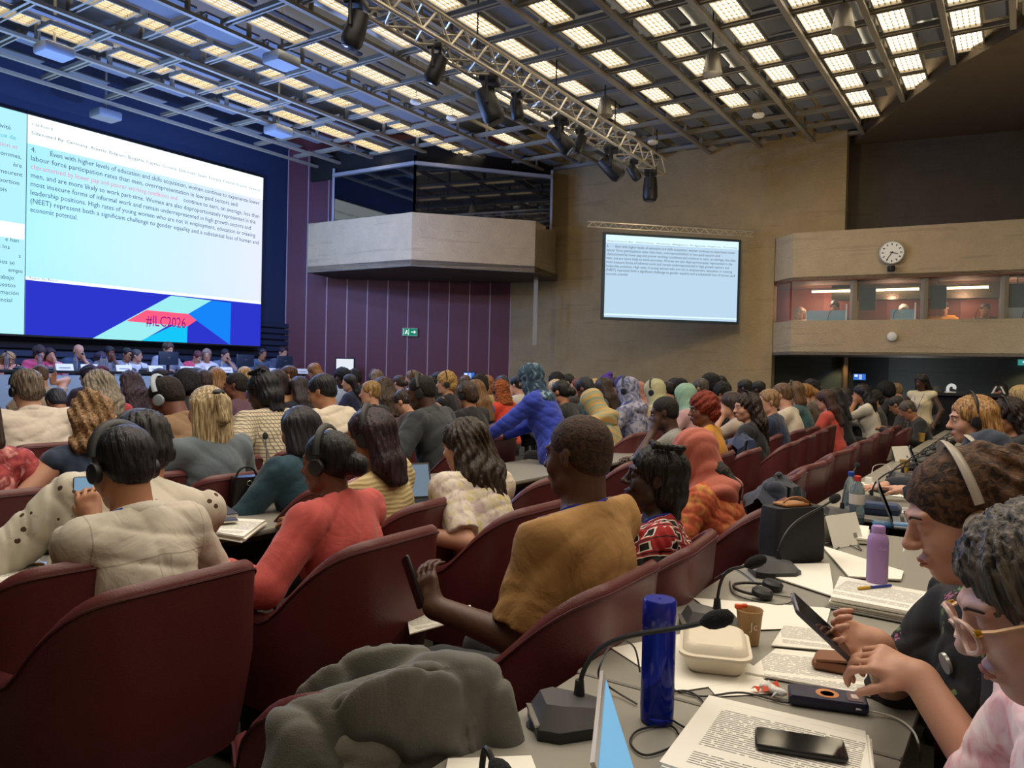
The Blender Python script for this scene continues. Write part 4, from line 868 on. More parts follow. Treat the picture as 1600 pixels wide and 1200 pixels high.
def torso(s, J, p, inf):
    f = p['fat']; H, sp, rt, fw = J['H'], J['sp'], J['rt'], J['fw']; R = np.array([rt, fw, sp]).T
    sh = p['sh']/.165
    s.ell(H+sp*.03, ((.165+.01*p['fem'])*f+inf, .12*f+inf, .12+inf), .05, R)
    s.ell(H+sp*.17+fw*.005*f, ((.145-.015*p['fem'])*f+inf, .103*f+inf, .16+inf), .06, R)
    s.ell(H+sp*.33-fw*.0, (.158*sh*(.9+.1*f)+inf, .112*(.8+.2*f)+inf, .165+inf), .06, R)
    if p['fem']:
        for q in (-1, 1): s.ell(H+sp*.31+fw*.085+rt*q*.065, (.055+inf*.5, .05+inf*.5, .06+inf*.5), .04, R)
    s.cap(J['SL']-sp*.005, J['SR']-sp*.005, .05+inf, .05+inf, .06)
    s.cap(J['N']-sp*.005-fw*.01, J['SR']+sp*.0, .042+inf, .045+inf, .045); s.cap(J['N']-sp*.005-fw*.01, J['SL'], .042+inf, .045+inf, .045)
def arm(s, J, p, k, inf, long=1, flare=0):
    S, E, W = J['S'+k], J['E'+k], J['W'+k]; f = .9+.1*p['fat'] - .08*p['fem']; g = .5+.5*p['fat']
    cl = flare > 0
    if long > 0:
        t = min(1, long*1.0); e = S.lerp(E, t); s.cap(S, e, (.052)*g+inf, ((.052-.013*t)*g+inf+(flare if long < 1 else 0)), .03, fl='cut' if cl and long < .98 else None)
    if long > 1: t = long-1; s.cap(E, E.lerp(W, t), .040*g+inf, (.040-.013*t)*g+inf+flare, .02, fl='cut' if cl else None)
def finger(s, base, d, n, seg, r, curl, k=.004):
    ax = d.cross(n).normalized(); p = base; a = 0
    for i, L in enumerate(seg):
        a += curl*(.7, 1.0, .7)[i]; q = p+(Matrix.Rotation(a, 3, ax) @ d)*L; s.cap(p, q, r*(1-.07*i), r*(1-.07*(i+1)), k); p = q
def hand(s, W, d, n, side, curl, simple, thumb=.5, sc=1.0):
    d = d.normalized(); n = (n-d*n.dot(d)).normalized(); x = d.cross(n)*(-1 if side == 'R' else 1)  # toward thumb
    # side: right palm down -> thumb points to the left
    if simple:
        s.cap(W, W+d*.05, .026, .03, .02); s.cap(W+d*.05, W+d*.09+n*.01, .028, .022, .02); s.cap(W+d*.09+n*.01, W+d*.13+n*(.02+.05*curl), .021, .014, .02); s.cap(W+x*.015+d*.02, W+x*.045+d*.075+n*.01, .014, .011, .01); return
    for i in range(4):
        o = x*(.030-.020*i)*sc; s.cap(W+o*.55+d*.005, W+o+d*(.078-.003*abs(i-1.2))*sc, .015*sc, .0125*sc, .012)
    s.cap(W-d*.01, W+d*.03*sc, .024*sc, .024*sc, .012)
    segs = [(.040, .024, .02), (.045, .028, .021), (.041, .026, .02), (.032, .02, .018)]
    for i in range(4):
        o = x*(.032-.0213*i)*sc; finger(s, W+o+d*.078*sc, (d+x*(.09-.06*i)).normalized(), n, [q*sc for q in segs[i]], (.0088, .009, .0086, .0076)[i]*sc, curl*(1+.12*i))
    tb = W+x*.02*sc+d*.02*sc; td = (d*.75+x*.75+n*(.25+.3*thumb)).normalized(); s.cap(W+d*.0, tb+td*.03*sc, .016*sc, .0135*sc, .01)
    finger(s, tb+td*.03*sc, (td+d*.3).normalized(), (n-x*.6).normalized(), [.034*sc, .028*sc], .0105*sc, .35*thumb+.1)
def head(s, J, p, h):
    R = J['hR']; Rn = np.array(R); c = J['hc']; f = p['fem']
    def E(x, y, z, a, b, cc, k=.02, sub=False, rx=0):
        RR = R @ Euler((rx, 0, 0)).to_matrix() if rx else R; s.ell(c+R @ Vector((x, y, z)), (a, b, cc), k, np.array(RR), sub)
    def C(a, b, ra, rb, k=.01, sub=False): s.cap(c+R @ Vector(a), c+R @ Vector(b), ra, rb, k, sub)
    nb = J['N']; nr = .056-.009*f+.008*(p['fat']-1)*2
    s.cap(nb-J['sp']*.05, c+R @ Vector((0, -.022, -.045)), nr+.006, nr, .03)
    E(0, -.012, .032, .074, .094, .082, .02); E(0, .03, -.03, .057, .060, .085, .03); E(0, .052, -.088, .030-.003*f, .028, .022, .03)
    C((-.045, .012, -.07), (-.01, .06, -.093), .022, .02, .02); C((.045, .012, -.07), (.01, .06, -.093), .022, .02, .02)
    if h > .0125:
        E(0, .1, -.02, .012, .018, .022, .012)
        for q in (-1, 1): E(q*.077, -.006, -.008, .009, .018, .03, .008)
        return
    for q in (-1, 1):
        E(q*.036, .056, -.032, .026, .026, .028, .02); E(q*.031, .094, .004, .017, .013, .011, .012, True); E(q*.031, .0765, .003, .0145, .0135, .0125, .004)
        C((q*.012, .089, .024), (q*.046, .074, .026), .009, .007, .012); E(q*.012, .100, -.033, .009, .011, .008, .006)
        R2 = R @ Euler((.15, 0, q*.35)).to_matrix(); s.ell(c+R @ Vector((q*.077, -.006, -.004)), (.006, .019, .031), .005, np.array(R2)); s.ell(c+R @ Vector((q*.083, -.004, -.001)), (.005, .011, .02), .004, np.array(R2), True)
    C((0, .088, .012), (0, .108, -.026), .0075, .0115, .01); E(0, .112, -.03, .0115, .009, .009, .008)
    E(0, .087, -.062, .027, .014, .0075, .008); E(0, .086, -.0735, .023, .0135, .0075, .006); C((-.021, .0965, -.0675), (.021, .0965, -.0675), .0018, .0018, .004, True)
def body_mesh(p, h, fine=None):
    J = skeleton(p); s = SDF(); simple = h > .0125
    torso(s, J, p, -.012)
    for k in 'LR':
        arm(s, J, p, k, 0, 2); W = J['W'+k]; fd = (W-J['E'+k]).normalized(); d = Vector(p[k+'d']).normalized() if p[k+'d'] else fd
        hand(s, W, d, Vector(p[k+'n']), k, p[k+'c'] if p[k+'c'] is not None else p['curl'], simple, sc=1-.07*p['fem'])
        g = .85+.15*p['fat']; s.cap(J['Q'+k], J['K'+k], .078*g, .055*g, .03); s.cap(J['K'+k], J['A'+k], .052*g, .034, .02); s.cap(J['A'+k]-Vector((0, .03, .04)), J['A'+k]+Vector((0, .16, -.055)), .038, .03, .02)
    head(s, J, p, h); return s, J
def bounds(J, ext=.16, hand_=True):
    P = [J[k] for k in ('H', 'SR', 'SL', 'ER', 'EL', 'WR', 'WL', 'KR', 'KL', 'AR', 'AL', 'hc')]; 
    return [min(q[i] for q in P)-ext-.03 for i in range(3)], [max(q[i] for q in P)+ext+.03 for i in range(3)]
def fold(seed, amp):
    r = np.random.default_rng(seed); K = r.normal(size=(6, 3)).astype(np.float32)*np.array([11, 11, 11], np.float32); ph = r.uniform(0, 6.3, 6)
    def f(P):
        d = np.zeros(len(P), np.float32); w = np.sin(P[:, 0]*9+ph[0])+np.sin(P[:, 2]*8+ph[1])
        for i in range(6):
            q = np.abs(np.sin(P@K[i]*(1+.22*i)+ph[i]+.9*w+1.2*np.sin(P@K[(i+1) % 6]*.5))); m = .5+.5*np.sin(P@K[(i+2) % 6]*.45+ph[i-1]*2)
            d += (1-q)**3*m
        return amp*(d/1.4-.55)
    return f
_c = {}
def pkey(p): return tuple(sorted((k, str(v)) for k, v in p.items()))
def get_body(p, h, fine=None):
    k = ('b', pkey(p), h)
    if k not in _c:
        s, J = body_mesh(p, h); lo, hi = bounds(J); _c[k] = s.mesh('body', lo, hi, h, fine)
    return _c[k]
def get_top(p, h, sleeve, kind='shirt', seed=1):
    k = ('t', pkey(p), h, sleeve, kind, seed)
    if k in _c: return _c[k]
    J = skeleton(p); s = SDF(); inf = {'shirt': .012, 'jacket': .022, 'loose': .019, 'vest': .012}[kind]
    torso(s, J, p, inf-.002)
    if p['stand'] and kind == 'jacket': s.ell(J['H']-Vector((0, 0, .05)), (.2, .16, .14), .05)
    for a in 'LR':
        if sleeve > 0: arm(s, J, p, a, inf, sleeve, .010 if sleeve < 1 else .004)
    s.disp = fold(seed, .011 if h < .011 else .012)
    n = J['sp']; s.plane(J['N']+n*(.022 if kind != 'loose' else .012)-J['fw']*.01, n+J['fw']*.35, .01)
    if 0 < sleeve < 1:
        pass
    if p['stand']: s.plane(J['H']-Vector((0, 0, .16 if kind == 'jacket' else .06)), (0, 0, -1), .008)
    else: s.plane(J['H']-Vector((0, 0, .075)), (0, 0, -1), .01)
    if kind != 'loose' and sleeve > 0 or kind == 'shirt':
        a, b = J['N']-n*.02, J['N']+n*.03
    lo, hi = bounds(J); _c[k] = s.mesh('top', lo, hi, h); return _c[k]
def get_legs(p, h):
    k = ('l', pkey({q: p[q] for q in ('lean', 'side', 'stand', 'fat', 'hipz', 'hip', 'fem', 'sh', 'twist')}), h)
    if k in _c: return _c[k]
    J = skeleton(p); s = SDF(); g = .85+.15*p['fat']
    s.ell(J['H'], (.17*p['fat'], .125*p['fat'], .11), .05)
    for a in 'LR':
        s.cap(J['Q'+a], J['K'+a], .092*g, .07*g, .04); s.cap(J['K'+a], J['A'+a]+Vector((0, 0, .02)), .066*g, .05, .02)
    s.disp = fold(3, .004); lo, hi = bounds(J); lo[2] = J['AR'].z-.02; hi[2] = J['H'].z+.2; s.plane(J['A'+'R']-Vector((0, 0, .0)), (0, 0, -1)); _c[k] = s.mesh('trousers', lo, hi, max(h, .012)); return _c[k]
def get_shoes(p):
    k = ('s', p['stand'], p['hipz'])
    if k in _c: return _c[k]
    J = skeleton(p); s = SDF()
    for a in 'LR': A_ = J['A'+a]; s.cap(A_+Vector((0, -.03, -.035)), A_+Vector((0, .17, -.05)), .048, .04, .02); s.cap(A_+Vector((0, -.01, .0)), A_+Vector((0, .05, -.04)), .045, .04, .02)
    s.plane(J['AR']+Vector((0, 0, .015)), (0, 0, 1)); s.plane(J['AR']-Vector((0, 0, .085)), (0, 0, -1)); lo, hi = bounds(J, .1); hi[2] = J['AR'].z+.1; lo[1] = J['AR'].y-.15; hi[1] = J['AR'].y+.3; _c[k] = s.mesh('shoes', lo, hi, .012); return _c[k]
def get_hair(style, h):
    k = ('h', style, h)
    if k in _c: return _c[k]
    s = SDF(); lo = [-.16, -.2, -.2]; hi = [.16, .16, .2]; amp = .002
    def face(y=.088, z=-.045, a=.062, b=.062, c=.083): s.ell((0, y, z), (a, b, c), .008, None, True)
    def ears():
        for q in (-1, 1): s.ell((q*.085, .004, -.015), (.022, .024, .036), .006, None, True)
    if style == 'short': s.ell((0, -.016, .04), (.082, .104, .086), .01); s.ell((0, -.05, -.015), (.066, .058, .062), .02); face(.105, -.02, .068, .07, .1); ears(); s.ell((0, .02, -.1), (.1, .1, .075), .01, None, True); amp = .0035
    elif style == 'buzz': s.ell((0, -.014, .036), (.0775, .0975, .084), .01); s.ell((0, -.045, -.01), (.066, .058, .06), .02); face(.105, -.02, .075, .06, .1); ears(); s.ell((0, .02, -.105), (.1, .1, .08), .01, None, True); amp = .0008
    elif style in ('bob', 'curlybob'):
        g = .012 if style == 'curlybob' else 0
        s.ell((0, -.02, .035), (.088+g, .108+g, .092+g), .01)
        for a in (-1.0, -.5, 0, .5, 1.0): s.cap((.07*a, -.03-.035*cos(a*1.2), .03), (.085*a*(1+g*5), -.035-.04*cos(a*1.2), -.12-g*3), .045, .04+g, .03)
        face(.1, -.04, .064, .085, .1); amp = .004 if not g else .012; lo[2] = -.26
    elif style == 'mid':
        s.ell((0, -.02, .035), (.088, .108, .092), .01)
        for a in (-1.0, -.5, 0, .5, 1.0): s.cap((.068*a, -.03-.035*cos(a*1.2), .03), (.085*a, -.05-.05*cos(a), -.12), .045, .042, .03); s.cap((.085*a, -.05-.05*cos(a), -.12), (.075*a, -.09-.04*cos(a), -.20), .042, .022, .03)
        face(.1, -.04, .064, .085, .1); amp = .005; lo = [-.18, -.24, -.3]
    elif style in ('long', 'longwave'):
        s.ell((0, -.02, .035), (.088, .108, .092), .01); g = .012 if style == 'longwave' else 0
        for a in (-1.0, -.5, 0, .5, 1.0): s.cap((.068*a, -.03-.035*cos(a*1.2), .03), (.085*a, -.05-.05*cos(a), -.14), .045, .045+g, .03); s.cap((.085*a, -.05-.05*cos(a), -.14), (.07*a, -.10-.04*cos(a), -.33), .045+g, .022, .03)
        face(.1, -.04, .064, .085, .1); amp = .005+g*.6; lo = [-.18, -.24, -.44]
    elif style == 'bun': s.ell((0, -.016, .036), (.080, .102, .087), .01); s.ell((0, -.05, -.01), (.066, .06, .06), .02); face(.102, -.035, .068, .07, .09); ears(); s.ell((0, .02, -.11), (.1, .1, .08), .01, None, True); s.ell((.01, -.125, -.02), (.045, .04, .045), .01); lo[1] = -.24; amp = .002
    elif style == 'topbun': s.ell((0, -.016, .036), (.080, .102, .087), .01); face(.102, -.035, .068, .07, .09); ears(); s.ell((0, -.09, .1), (.045, .045, .045), .015); hi[2] = .24; amp = .003; s.ell((0, .02, -.11), (.1, .1, .08), .01, None, True)
    elif style == 'pony':
        s.ell((0, -.018, .036), (.081, .103, .088), .01); s.ell((0, -.05, -.01), (.066, .06, .06), .02); face(.102, -.035, .068, .07, .09); ears(); s.cap((0, -.1, .05), (0, -.15, -.02), .03, .035, .02); s.cap((0, -.15, -.02), (0, -.15, -.22), .036, .015, .02); lo = [-.14, -.26, -.28]; amp = .003
    elif style == 'halfpony':
        s.ell((0, -.02, .035), (.087, .107, .09), .01)
        for a in (-1.0, -.5, 0, .5, 1.0): s.cap((.068*a, -.03-.035*cos(a*1.2), .03), (.078*a, -.04-.045*cos(a), -.17), .042, .034, .03)
        s.cap((0, -.11, .06), (.01, -.135, -.05), .028, .03, .02); face(.1, -.04, .064, .085, .1); amp = .005; lo = [-.16, -.24, -.26]
    elif style == 'afro': s.ell((0, -.03, .04), (.125, .13, .12), .01); s.ell((0, -.06, -.02), (.11, .1, .09), .02); face(.13, -.05, .07, .1, .1); amp = .010; lo = [-.19, -.24, -.2]; hi = [.19, .16, .24]
    elif style == 'curls': s.ell((0, -.02, .045), (.098, .115, .098), .01); s.ell((0, -.06, -.02), (.085, .075, .085), .02); face(.105, -.045, .066, .075, .09); amp = .012; lo = [-.17, -.22, -.2]
    elif style == 'bigcurls':
        s.ell((0, -.02, .035), (.09, .11, .094), .01); s.ell((0, -.06, -.05), (.105, .085, .09), .03); s.ell((0, -.07, -.13), (.125, .085, .07), .03); face(.115, -.045, .066, .085, .12); amp = .014; lo = [-.24, -.24, -.3]; hi = [.24, .16, .2]
    elif style == 'tiedcurl':
        s.ell((0, -.02, .04), (.086, .108, .092), .01); s.ell((0, -.09, .02), (.085, .085, .095), .03); s.ell((0, -.10, -.06), (.07, .06, .06), .03); face(.1, -.04, .07, .088, .092); ears(); s.ell((0, .03, -.09), (.1, .085, .08), .01, None, True); amp = .009; lo = [-.17, -.26, -.22]
    elif style == 'braids':
        s.ell((0, -.02, .035), (.09, .11, .094), .01); s.ell((0, -.06, -.05), (.088, .075, .08), .02); face(.1, -.045, .068, .078, .1); ears(); amp = .006; lo = [-.18, -.22, -.22]
        for a in np.linspace(-2.6, 2.6, 17)[4:13]: s.cap((.07*sin(a*.6), -.09, -.04), (.085*sin(a*.6), -.115+.02*abs(a), -.15-.02*(hash(round(a, 2)) % 3)/3), .02, .008, .006)
        for a in range(5): s.cap((.03*a-.06, .02, .125), (.035*a-.07, -.08, .13-.01*a), .012, .01, .004)
    elif style == 'wavyshort': s.ell((0, -.02, .042), (.088, .11, .092), .01); s.ell((0, -.06, -.02), (.075, .066, .075), .02); face(.106, -.03, .067, .075, .098); s.ell((0, .02, -.12), (.1, .1, .07), .01, None, True); ears(); amp = .007
    elif style == 'scarf':
        s.ell((0, -.015, .032), (.092, .114, .1), .01); s.ell((0, -.01, -.05), (.085, .1, .1), .03); s.cap((0, -.02, -.1), (0, -.02, -.2), .09, .125, .03); s.ell((0, -.03, -.2), (.17, .13, .06), .04); s.ell((0, .115, -.025), (.058, .06, .078), .01, None, True); amp = .006; lo = [-.24, -.24, -.3]; hi = [.24, .2, .2]
    elif style == 'cap': s.ell((0, -.014, .05), (.084, .104, .08), .01); s.plane((0, 0, .03), (0, -.1, -1)); amp = .001
    r = np.random.default_rng(hash(style) % 1000 if False else len(style)*7+ord(style[0])); K = r.normal(size=(5, 3)).astype(np.float32)*60
    curly = style in ('afro', 'curls', 'bigcurls', 'curlybob', 'tiedcurl')
    if style in ('scarf',):
        def dp(P): return -amp*np.abs(np.sin(P[:, 2]*38+P[:, 0]*30+3*np.sin(P[:, 1]*12)))
    elif curly:
        def dp(P): return -amp*(np.sin(P@K[0])*np.sin(P@K[1])+.6*np.sin(P@K[2]*1.4+2)*np.sin(P@K[3]*1.2))*.8
    elif style == 'longwave':
        def dp(P):
            a = np.arctan2(P[:, 0], -P[:, 1]-.0); return -amp*(np.abs(np.sin(a*9+2.2*np.sin(P[:, 2]*24+a*2)))+.4*np.sin(a*31+4*np.sin(P[:, 2]*20))-.5)
    elif style == 'tiedcurl': pass
    else:
        def dp(P):
            a = np.arctan2(P[:, 0], -P[:, 1]-.0); return -amp*(np.abs(np.sin(a*13+2*np.sin(P[:, 2]*14)))+.4*np.sin(a*37+P[:, 2]*20)-.5)
    if style == 'tiedcurl':
        def dp(P): return -.011*(np.sin(P@K[0])*np.sin(P@K[1])+.6*np.sin(P@K[2]*1.4+2)*np.sin(P@K[3]*1.2))*np.clip((-.02-P[:, 1])/.08, .12, 1)
    s.disp = dp; _c[k] = s.mesh('hair', lo, hi, h); return _c[k]
def sm(name, fn, key=None):
    k = key or name
    if k not in _c: mb = MB(); fn(mb); _c[k] = mb.mesh(name, None, True)
    return _c[k]
def _headset(mb):
    mb.tube([(.092*sin(a), -.012, .02+.112*cos(a)) for a in np.linspace(-1.45, 1.45, 17)], .005, 8, .013)
    for q in (-1, 1): mb.at((q*.084, -.004, -.012), 0, 0, pi/2); mb.lathe([(.018, -.011), (.028, -.009), (.031, 0), (.028, .009), (.018, .011)], 18)
    mb.at()
def _brows(mb):
    for q in (-1, 1): mb.tube([(q*.014, .0955, .021), (q*.03, .094, .027), (q*.048, .080, .022)], [.0025, .003, .0015], 6, .002)
def _eyes(mb):
    for q in (-1, 1): mb.ell((q*.031, .0785, .002), (.0115, .0118, .0062), 12, 8)
def _iris(mb):
    for q in (-1, 1): mb.ell((q*.031, .0893, .002), (.0046, .0020, .0046), 10, 6)
def _lips(mb):
    mb.tube([(-.022, .0925, -.0665), (-.01, .1000, -.0625), (0, .1010, -.0640), (.01, .1000, -.0625), (.022, .0925, -.0665)], [.001, .0034, .003, .0034, .001], 7); mb.tube([(-.02, .0925, -.069), (0, .0990, -.0735), (.02, .0925, -.069)], [.001, .0042, .001], 7)
def link_part(name, me, m, par, M=None, sc=None):
    o = bpy.data.objects.new(name, me); COL.objects.link(o); o.parent = par
    if not len(me.materials): me.materials.append(m)
    o.material_slots[0].link = 'OBJECT'; o.material_slots[0].material = m
    if M is not None: o.matrix_local = M
    return o
blue_l = mat('lanyard_blue', '#2335b8', .5); whitee = mat('eye_white', '#d8d2ca', .25); irism = mat('iris_dark', '#1c120c', .15); eb = mat('brow_brown', '#2c1c14', .8)
foamb = mat('headset_black', '#1b1c20', .5)
SK = dict(pale='#d6ab92', fair='#c49880', tan='#a97a5c', olive='#a8734e', brown='#70483a', dark='#4a3228', deep='#35251f')
TXT = lambda c: c if not isinstance(c, str) else cloth(c)
PEOPLE = []
def person(label, px, py, d, sk='fair', hair=('short', '#2a1d16'), top=('#333333', 2, 'shirt'), legs='#22242c', yaw=0, h=.016, headset=0, lan=0, group=None, seatz=None, face=None, z0=0, seed=1, fine=None, shoes=True, collar=None, sc=None, acc=None, **pp):
    if d > 2.9 and h >= .0115 and not z0 and h < .017: d = min(d*1.13, max(d, 13.3))
    p = dict(BASE); p.update(pp); J = skeleton(p); hc = J['hc']; W = atd(px, py, d)
    s = (W.z-z0)/hc.z if sc is None else sc
    if sc is None and not (.86 < s < 1.14): print('SCALE', label[:50], round(s, 2)); s = min(1.14, max(.86, s))
    yw = YAW+yaw; off = Matrix.Rotation(yw, 3, 'Z') @ Vector((hc.x, hc.y, 0))*s
    e = empty('person', (W.x-off.x, W.y-off.y, z0), yw, label=label, cat='person', group=group); e.scale = (s,)*3
    link_part('body', get_body(p, h, fine), skin(SK.get(sk, sk)), e)
    if z0 or h < .02 or True: link_part('trousers', get_legs(p, h), TXT(legs), e)
    col, sl, kind = top; link_part({'shirt': 'shirt', 'jacket': 'jacket', 'loose': 'blouse', 'vest': 'top'}[kind], get_top(p, h, sl, kind, seed), TXT(col), e)
    if shoes and h < .0125: link_part('shoes', get_shoes(p), mat('shoe_black', '#16161a', .5), e)
    HM = Matrix.Translation(hc) @ J['hR'].to_4x4()
    if hair:
        st, hcx = hair[0], hair[1]; nm = 'headscarf' if st == 'scarf' else 'cap' if st == 'cap' else 'hair'
        m = hcx if not isinstance(hcx, str) else (cloth(hcx) if st in ('scarf', 'cap') else hairm(hcx, hair[2] if len(hair) > 2 else None, st in ('afro', 'curls', 'bigcurls', 'curlybob', 'tiedcurl', 'buzz')))
        hh = .005 if h < .0075 else (.008 if h < .0125 else .013)
        # long hair hangs vertically: damp the pitch of the head
        link_part(nm, get_hair(st, hh), m, e, HM)
    if face or (face is None and h < .0125):
        link_part('eyebrows', sm('eyebrows', _brows), eb, e, HM)
        if face != 'closed': link_part('eyes', sm('eyes', _eyes), whitee, e, HM); link_part('irises', sm('irises', _iris), irism, e, HM)
        link_part('lips', sm('lips', _lips), mat('lip_'+SK.get(sk, sk), tuple_hex(SK.get(sk, sk)), .5), e, HM)
    if headset:
        hm = Matrix.Translation(hc) @ J['hR'].to_4x4() @ (Matrix.Diagonal((1.06, 1.06, 1.06, 1)))
        link_part('headset', sm('headset', _headset), foamb if headset == 1 else headset, e, hm)
    if lan:
        mb = MB(); N, fw, rt, sp = J['N'], J['fw'], J['rt'], J['sp']; q = [N+rt*x+fw*y+sp*z for x, y, z in ((0, -.072, .03), (-.058, -.05, .02), (-.078, 0, .012), (-.07, .06, -.03), (-.05, .115, -.12), (-.02, .15, -.25), (0, .155, -.33))]
        q2 = [N+rt*(-x)+fw*y+sp*z for x, y, z in ((0, -.072, .03), (-.058, -.05, .02), (-.078, 0, .012), (-.07, .06, -.03), (-.05, .115, -.12), (-.02, .15, -.25), (0, .155, -.33))][::-1]
        mb.tube(spline(q+q2[:-1][::1], 4), .0095, 6, .003, sp); mb.build('lanyard', blue_l, e)
    if collar:
        mb = MB(); N, fw, rt, sp = J['N'], J['fw'], J['rt'], J['sp']; r_ = .066-.006*p['fem']
        pts = [N+rt*r_*sin(a)*1.05+fw*(-.01-r_*1.05*cos(a))+sp*(.018-.012*(1-cos(a))*.9) for a in np.linspace(-2.5, 2.5, 20)]
        mb.tube(pts, .02, 8, .008, sp); mb.build('collar', TXT(collar), e)
    if acc: acc(e, J, p)
    PEOPLE.append((e, px, py, d, p)); return e
def tuple_hex(h):
    r, g, b = [int(h[i:i+2], 16) for i in (1, 3, 5)]; return '#%02x%02x%02x' % (int(r*.9), int(g*.64), int(b*.54))
# ================================================================== NEAR PEOPLE
HERO, NEAR, MID = .0065, .0085, .0116
def phone_obj(P, rot, label, screen='#9ec4dc', e=.0, case='#15161a', size=(.075, .152, .009)):
    o = empty('smartphone', P, label=label, cat='phone'); o.rotation_euler = rot; mb = MB(); mb.box((0, 0, 0), size, .008); mb.build('case', mat('phone_'+case, case, .25), o)
    mb = MB(); mb.box((0, 0, size[2]/2), (size[0]-.007, size[1]-.008, .0012)); mb.build('display', emis('phone_screen_'+screen, screen, e) if e else mat('phone_glass', '#0c0d10', .08, spec=.8), o, False); return o
def hand_world(e, J, side, off=(0, 0, 0)):
    M = Matrix.LocRotScale(e.location, e.rotation_euler, e.scale); return M @ (J['W'+side]+Vector(off))
# man in white shirt
def acc1(e, J, p): phone_obj(hand_world(e, J, 'L', (.03, .09, .05)), (1.3, 0, .5), 'smartphone with a lit blue screen held by the man in the white shirt', '#8fb4d0', .7)
person('man in a creased white shirt with black hair, headset and blue lanyard, seen from behind', 192, 730, 2.28, 'tan', ('short', '#14141a', '#2c2c34'), (pattern('yoke', '#cbc4b6', '#a39b8e'), 2, 'loose'), '#24262e', .05, NEAR, 1, 1, collar='#d2ccc0', seed=3, lean=.25, hp=.32, hy=-.06, L=(.05, .42, .97), R=(.17, .34, .78), Ld=(.1, .5, .8), Ln=(.6, .3, -.5), lh=(-.5, -.3, -1.2), sh=.155, fat=1.0, curl=.7, face=False, acc=acc1)
person('woman in a coral red blazer with a black bun and headset, seen from behind', 512, 722, 2.78, 'brown', ('bun', '#0d0d10', '#24242a'), ('#bd4f4b', 2, 'jacket'), '#20222a', .12, NEAR, 1, 0, seed=5, lean=.22, hp=.12, hy=.15, L=(-.30, .36, .78), R=(.1, .36, .78), fem=1, fat=1.02, sh=.168, face=False)
person('woman in a cream crinkled knit with long dark plum hair and a headset', 576, 682, 3.3, 'tan', ('mid', '#1d1219', '#3c2630'), (pattern('knit', '#b8a473', '#cbb98c'), 2, 'loose'), '#18181c', .2, NEAR, 1, 0, seed=7, lean=.1, side=-.2, hp=.12, hy=.25, L=(-.2, .4, .78), R=(.12, .4, .78), fem=1, fat=1.05)
person('woman with long loose dark hair in a pale lilac and yellow patterned blouse', 724, 695, 3.5, 'fair', ('longwave', '#241d18', '#4a3c30'), (pattern('blend', '#b9a7a4', '#cdbf86', '#d8cfc4'), .85, 'loose'), '#141418', -.05, NEAR, 0, 0, seed=9, lean=.38, side=.12, hp=.2, hy=.1, L=(-.34, .2, .80), R=(.1, .38, .78), Ld=(.8, .6, 0), fem=1, fat=1.12, sh=.18)
def acc5(e, J, p): phone_obj(hand_world(e, J, 'L', (-.0, .075, .055)), (1.3, .4, e.rotation_euler.z+.9), 'dark smartphone held upright by the man in the tan T-shirt')
person('broad bald man in a tan T-shirt with a blue lanyard, seen from behind', 903, 712, 2.27, '#513628', ('buzz', '#35251d', '#4b3529'), (pattern('yoke', '#a87f4a', '#a2743f'), .86, 'loose'), '#23242a', .02, NEAR, 0, 1, seed=11, lean=.02, hp=.06, hy=-.1, L=(-.33, .29, .78), R=(.24, .36, .66), lh=(.0, -.8, -1), Ld=(.2, .5, .75), Ln=(.9, 0, .1), curl=.5, fat=1.32, sh=.205, acc=acc5)
person('woman with black braided hair in a red dress patterned with white-edged black squares, in profile', 1022, 746, 2.68, 'deep', ('braids', '#0d0c0c', '#26221f'), (pattern('squares', '#9c1c22', '#141214', '#e6ddd0'), .8, 'loose'), '#9c1c22', .33, HERO, 0, 1, seed=13, lean=.12, hp=-.12, hy=.18, L=(-.2, .36, .74), R=(.2, .36, .74), fem=1, fat=1.12, fine=([-.12, -.05, .98], [.14, .2, 1.35], .0045))
person('woman in orange with a coral shawl over her head, behind the red patterned dress', 1085, 712, 3.55, 'brown', ('scarf', '#b2604f'), (pattern('blend', '#a8492c', '#c48a48', '#b95a3a'), 1.6, 'loose'), '#b84a24', .0, NEAR, 0, 0, seed=15, lean=.3, hp=.4, fem=1, fat=1.2, sh=.185, L=(-.2, .38, .76), R=(.2, .38, .76), face=False, acc=lambda e, J, p: link_part('ponytail', get_hair('pony', .008), hairm('#15110f'), e, Matrix.Translation(J['hc']) @ Matrix.Translation((.0, -.05, -.12))))
# writing lady beyond the two at the right
def acc8(e, J, p):
    M = Matrix.LocRotScale(e.location, e.rotation_euler, e.scale); mb = MB(); W, E_ = J['WL'], J['EL']; t = (W-E_).normalized(); c = W-t*.02
    up = t.orthogonal().normalized(); sd = t.cross(up); ring = [c+up*cos(a)*.032+sd*sin(a)*.030 for a in np.linspace(0, 2*pi, 17)]
    mb.tube(ring, .007, 6, .003); wt = mb.build('wristwatch_strap', mat('gold', '#d8a636', .25, .9), e); mb = MB(); q = c+Vector((0, 0, .034)); mb.lathe([(.0, -.004), (.017, -.004), (.017, .004), (.0, .005)], 16, tuple(q)); mb.build('watch_face', mat('watch_dial', '#d9c08a', .3, .3), wt)
person('person in a blue sequinned sleeve with a gold wristwatch, writing beyond the purple bottle', 1572, 762, 3.1, 'brown', ('bob', '#15110f'), (pattern('blend', '#24618a', '#5fa3c4', '#1c4a72'), 1.35, 'shirt'), '#22242c', .35, NEAR, 0, 0, seed=17, lean=.35, hp=.5, fem=1, L=(-.30, .52, .83), R=(.0, .48, .8), Ln=(0, 0, -1), Ld=(.15, 1, -.25), curl=.8, acc=acc8)
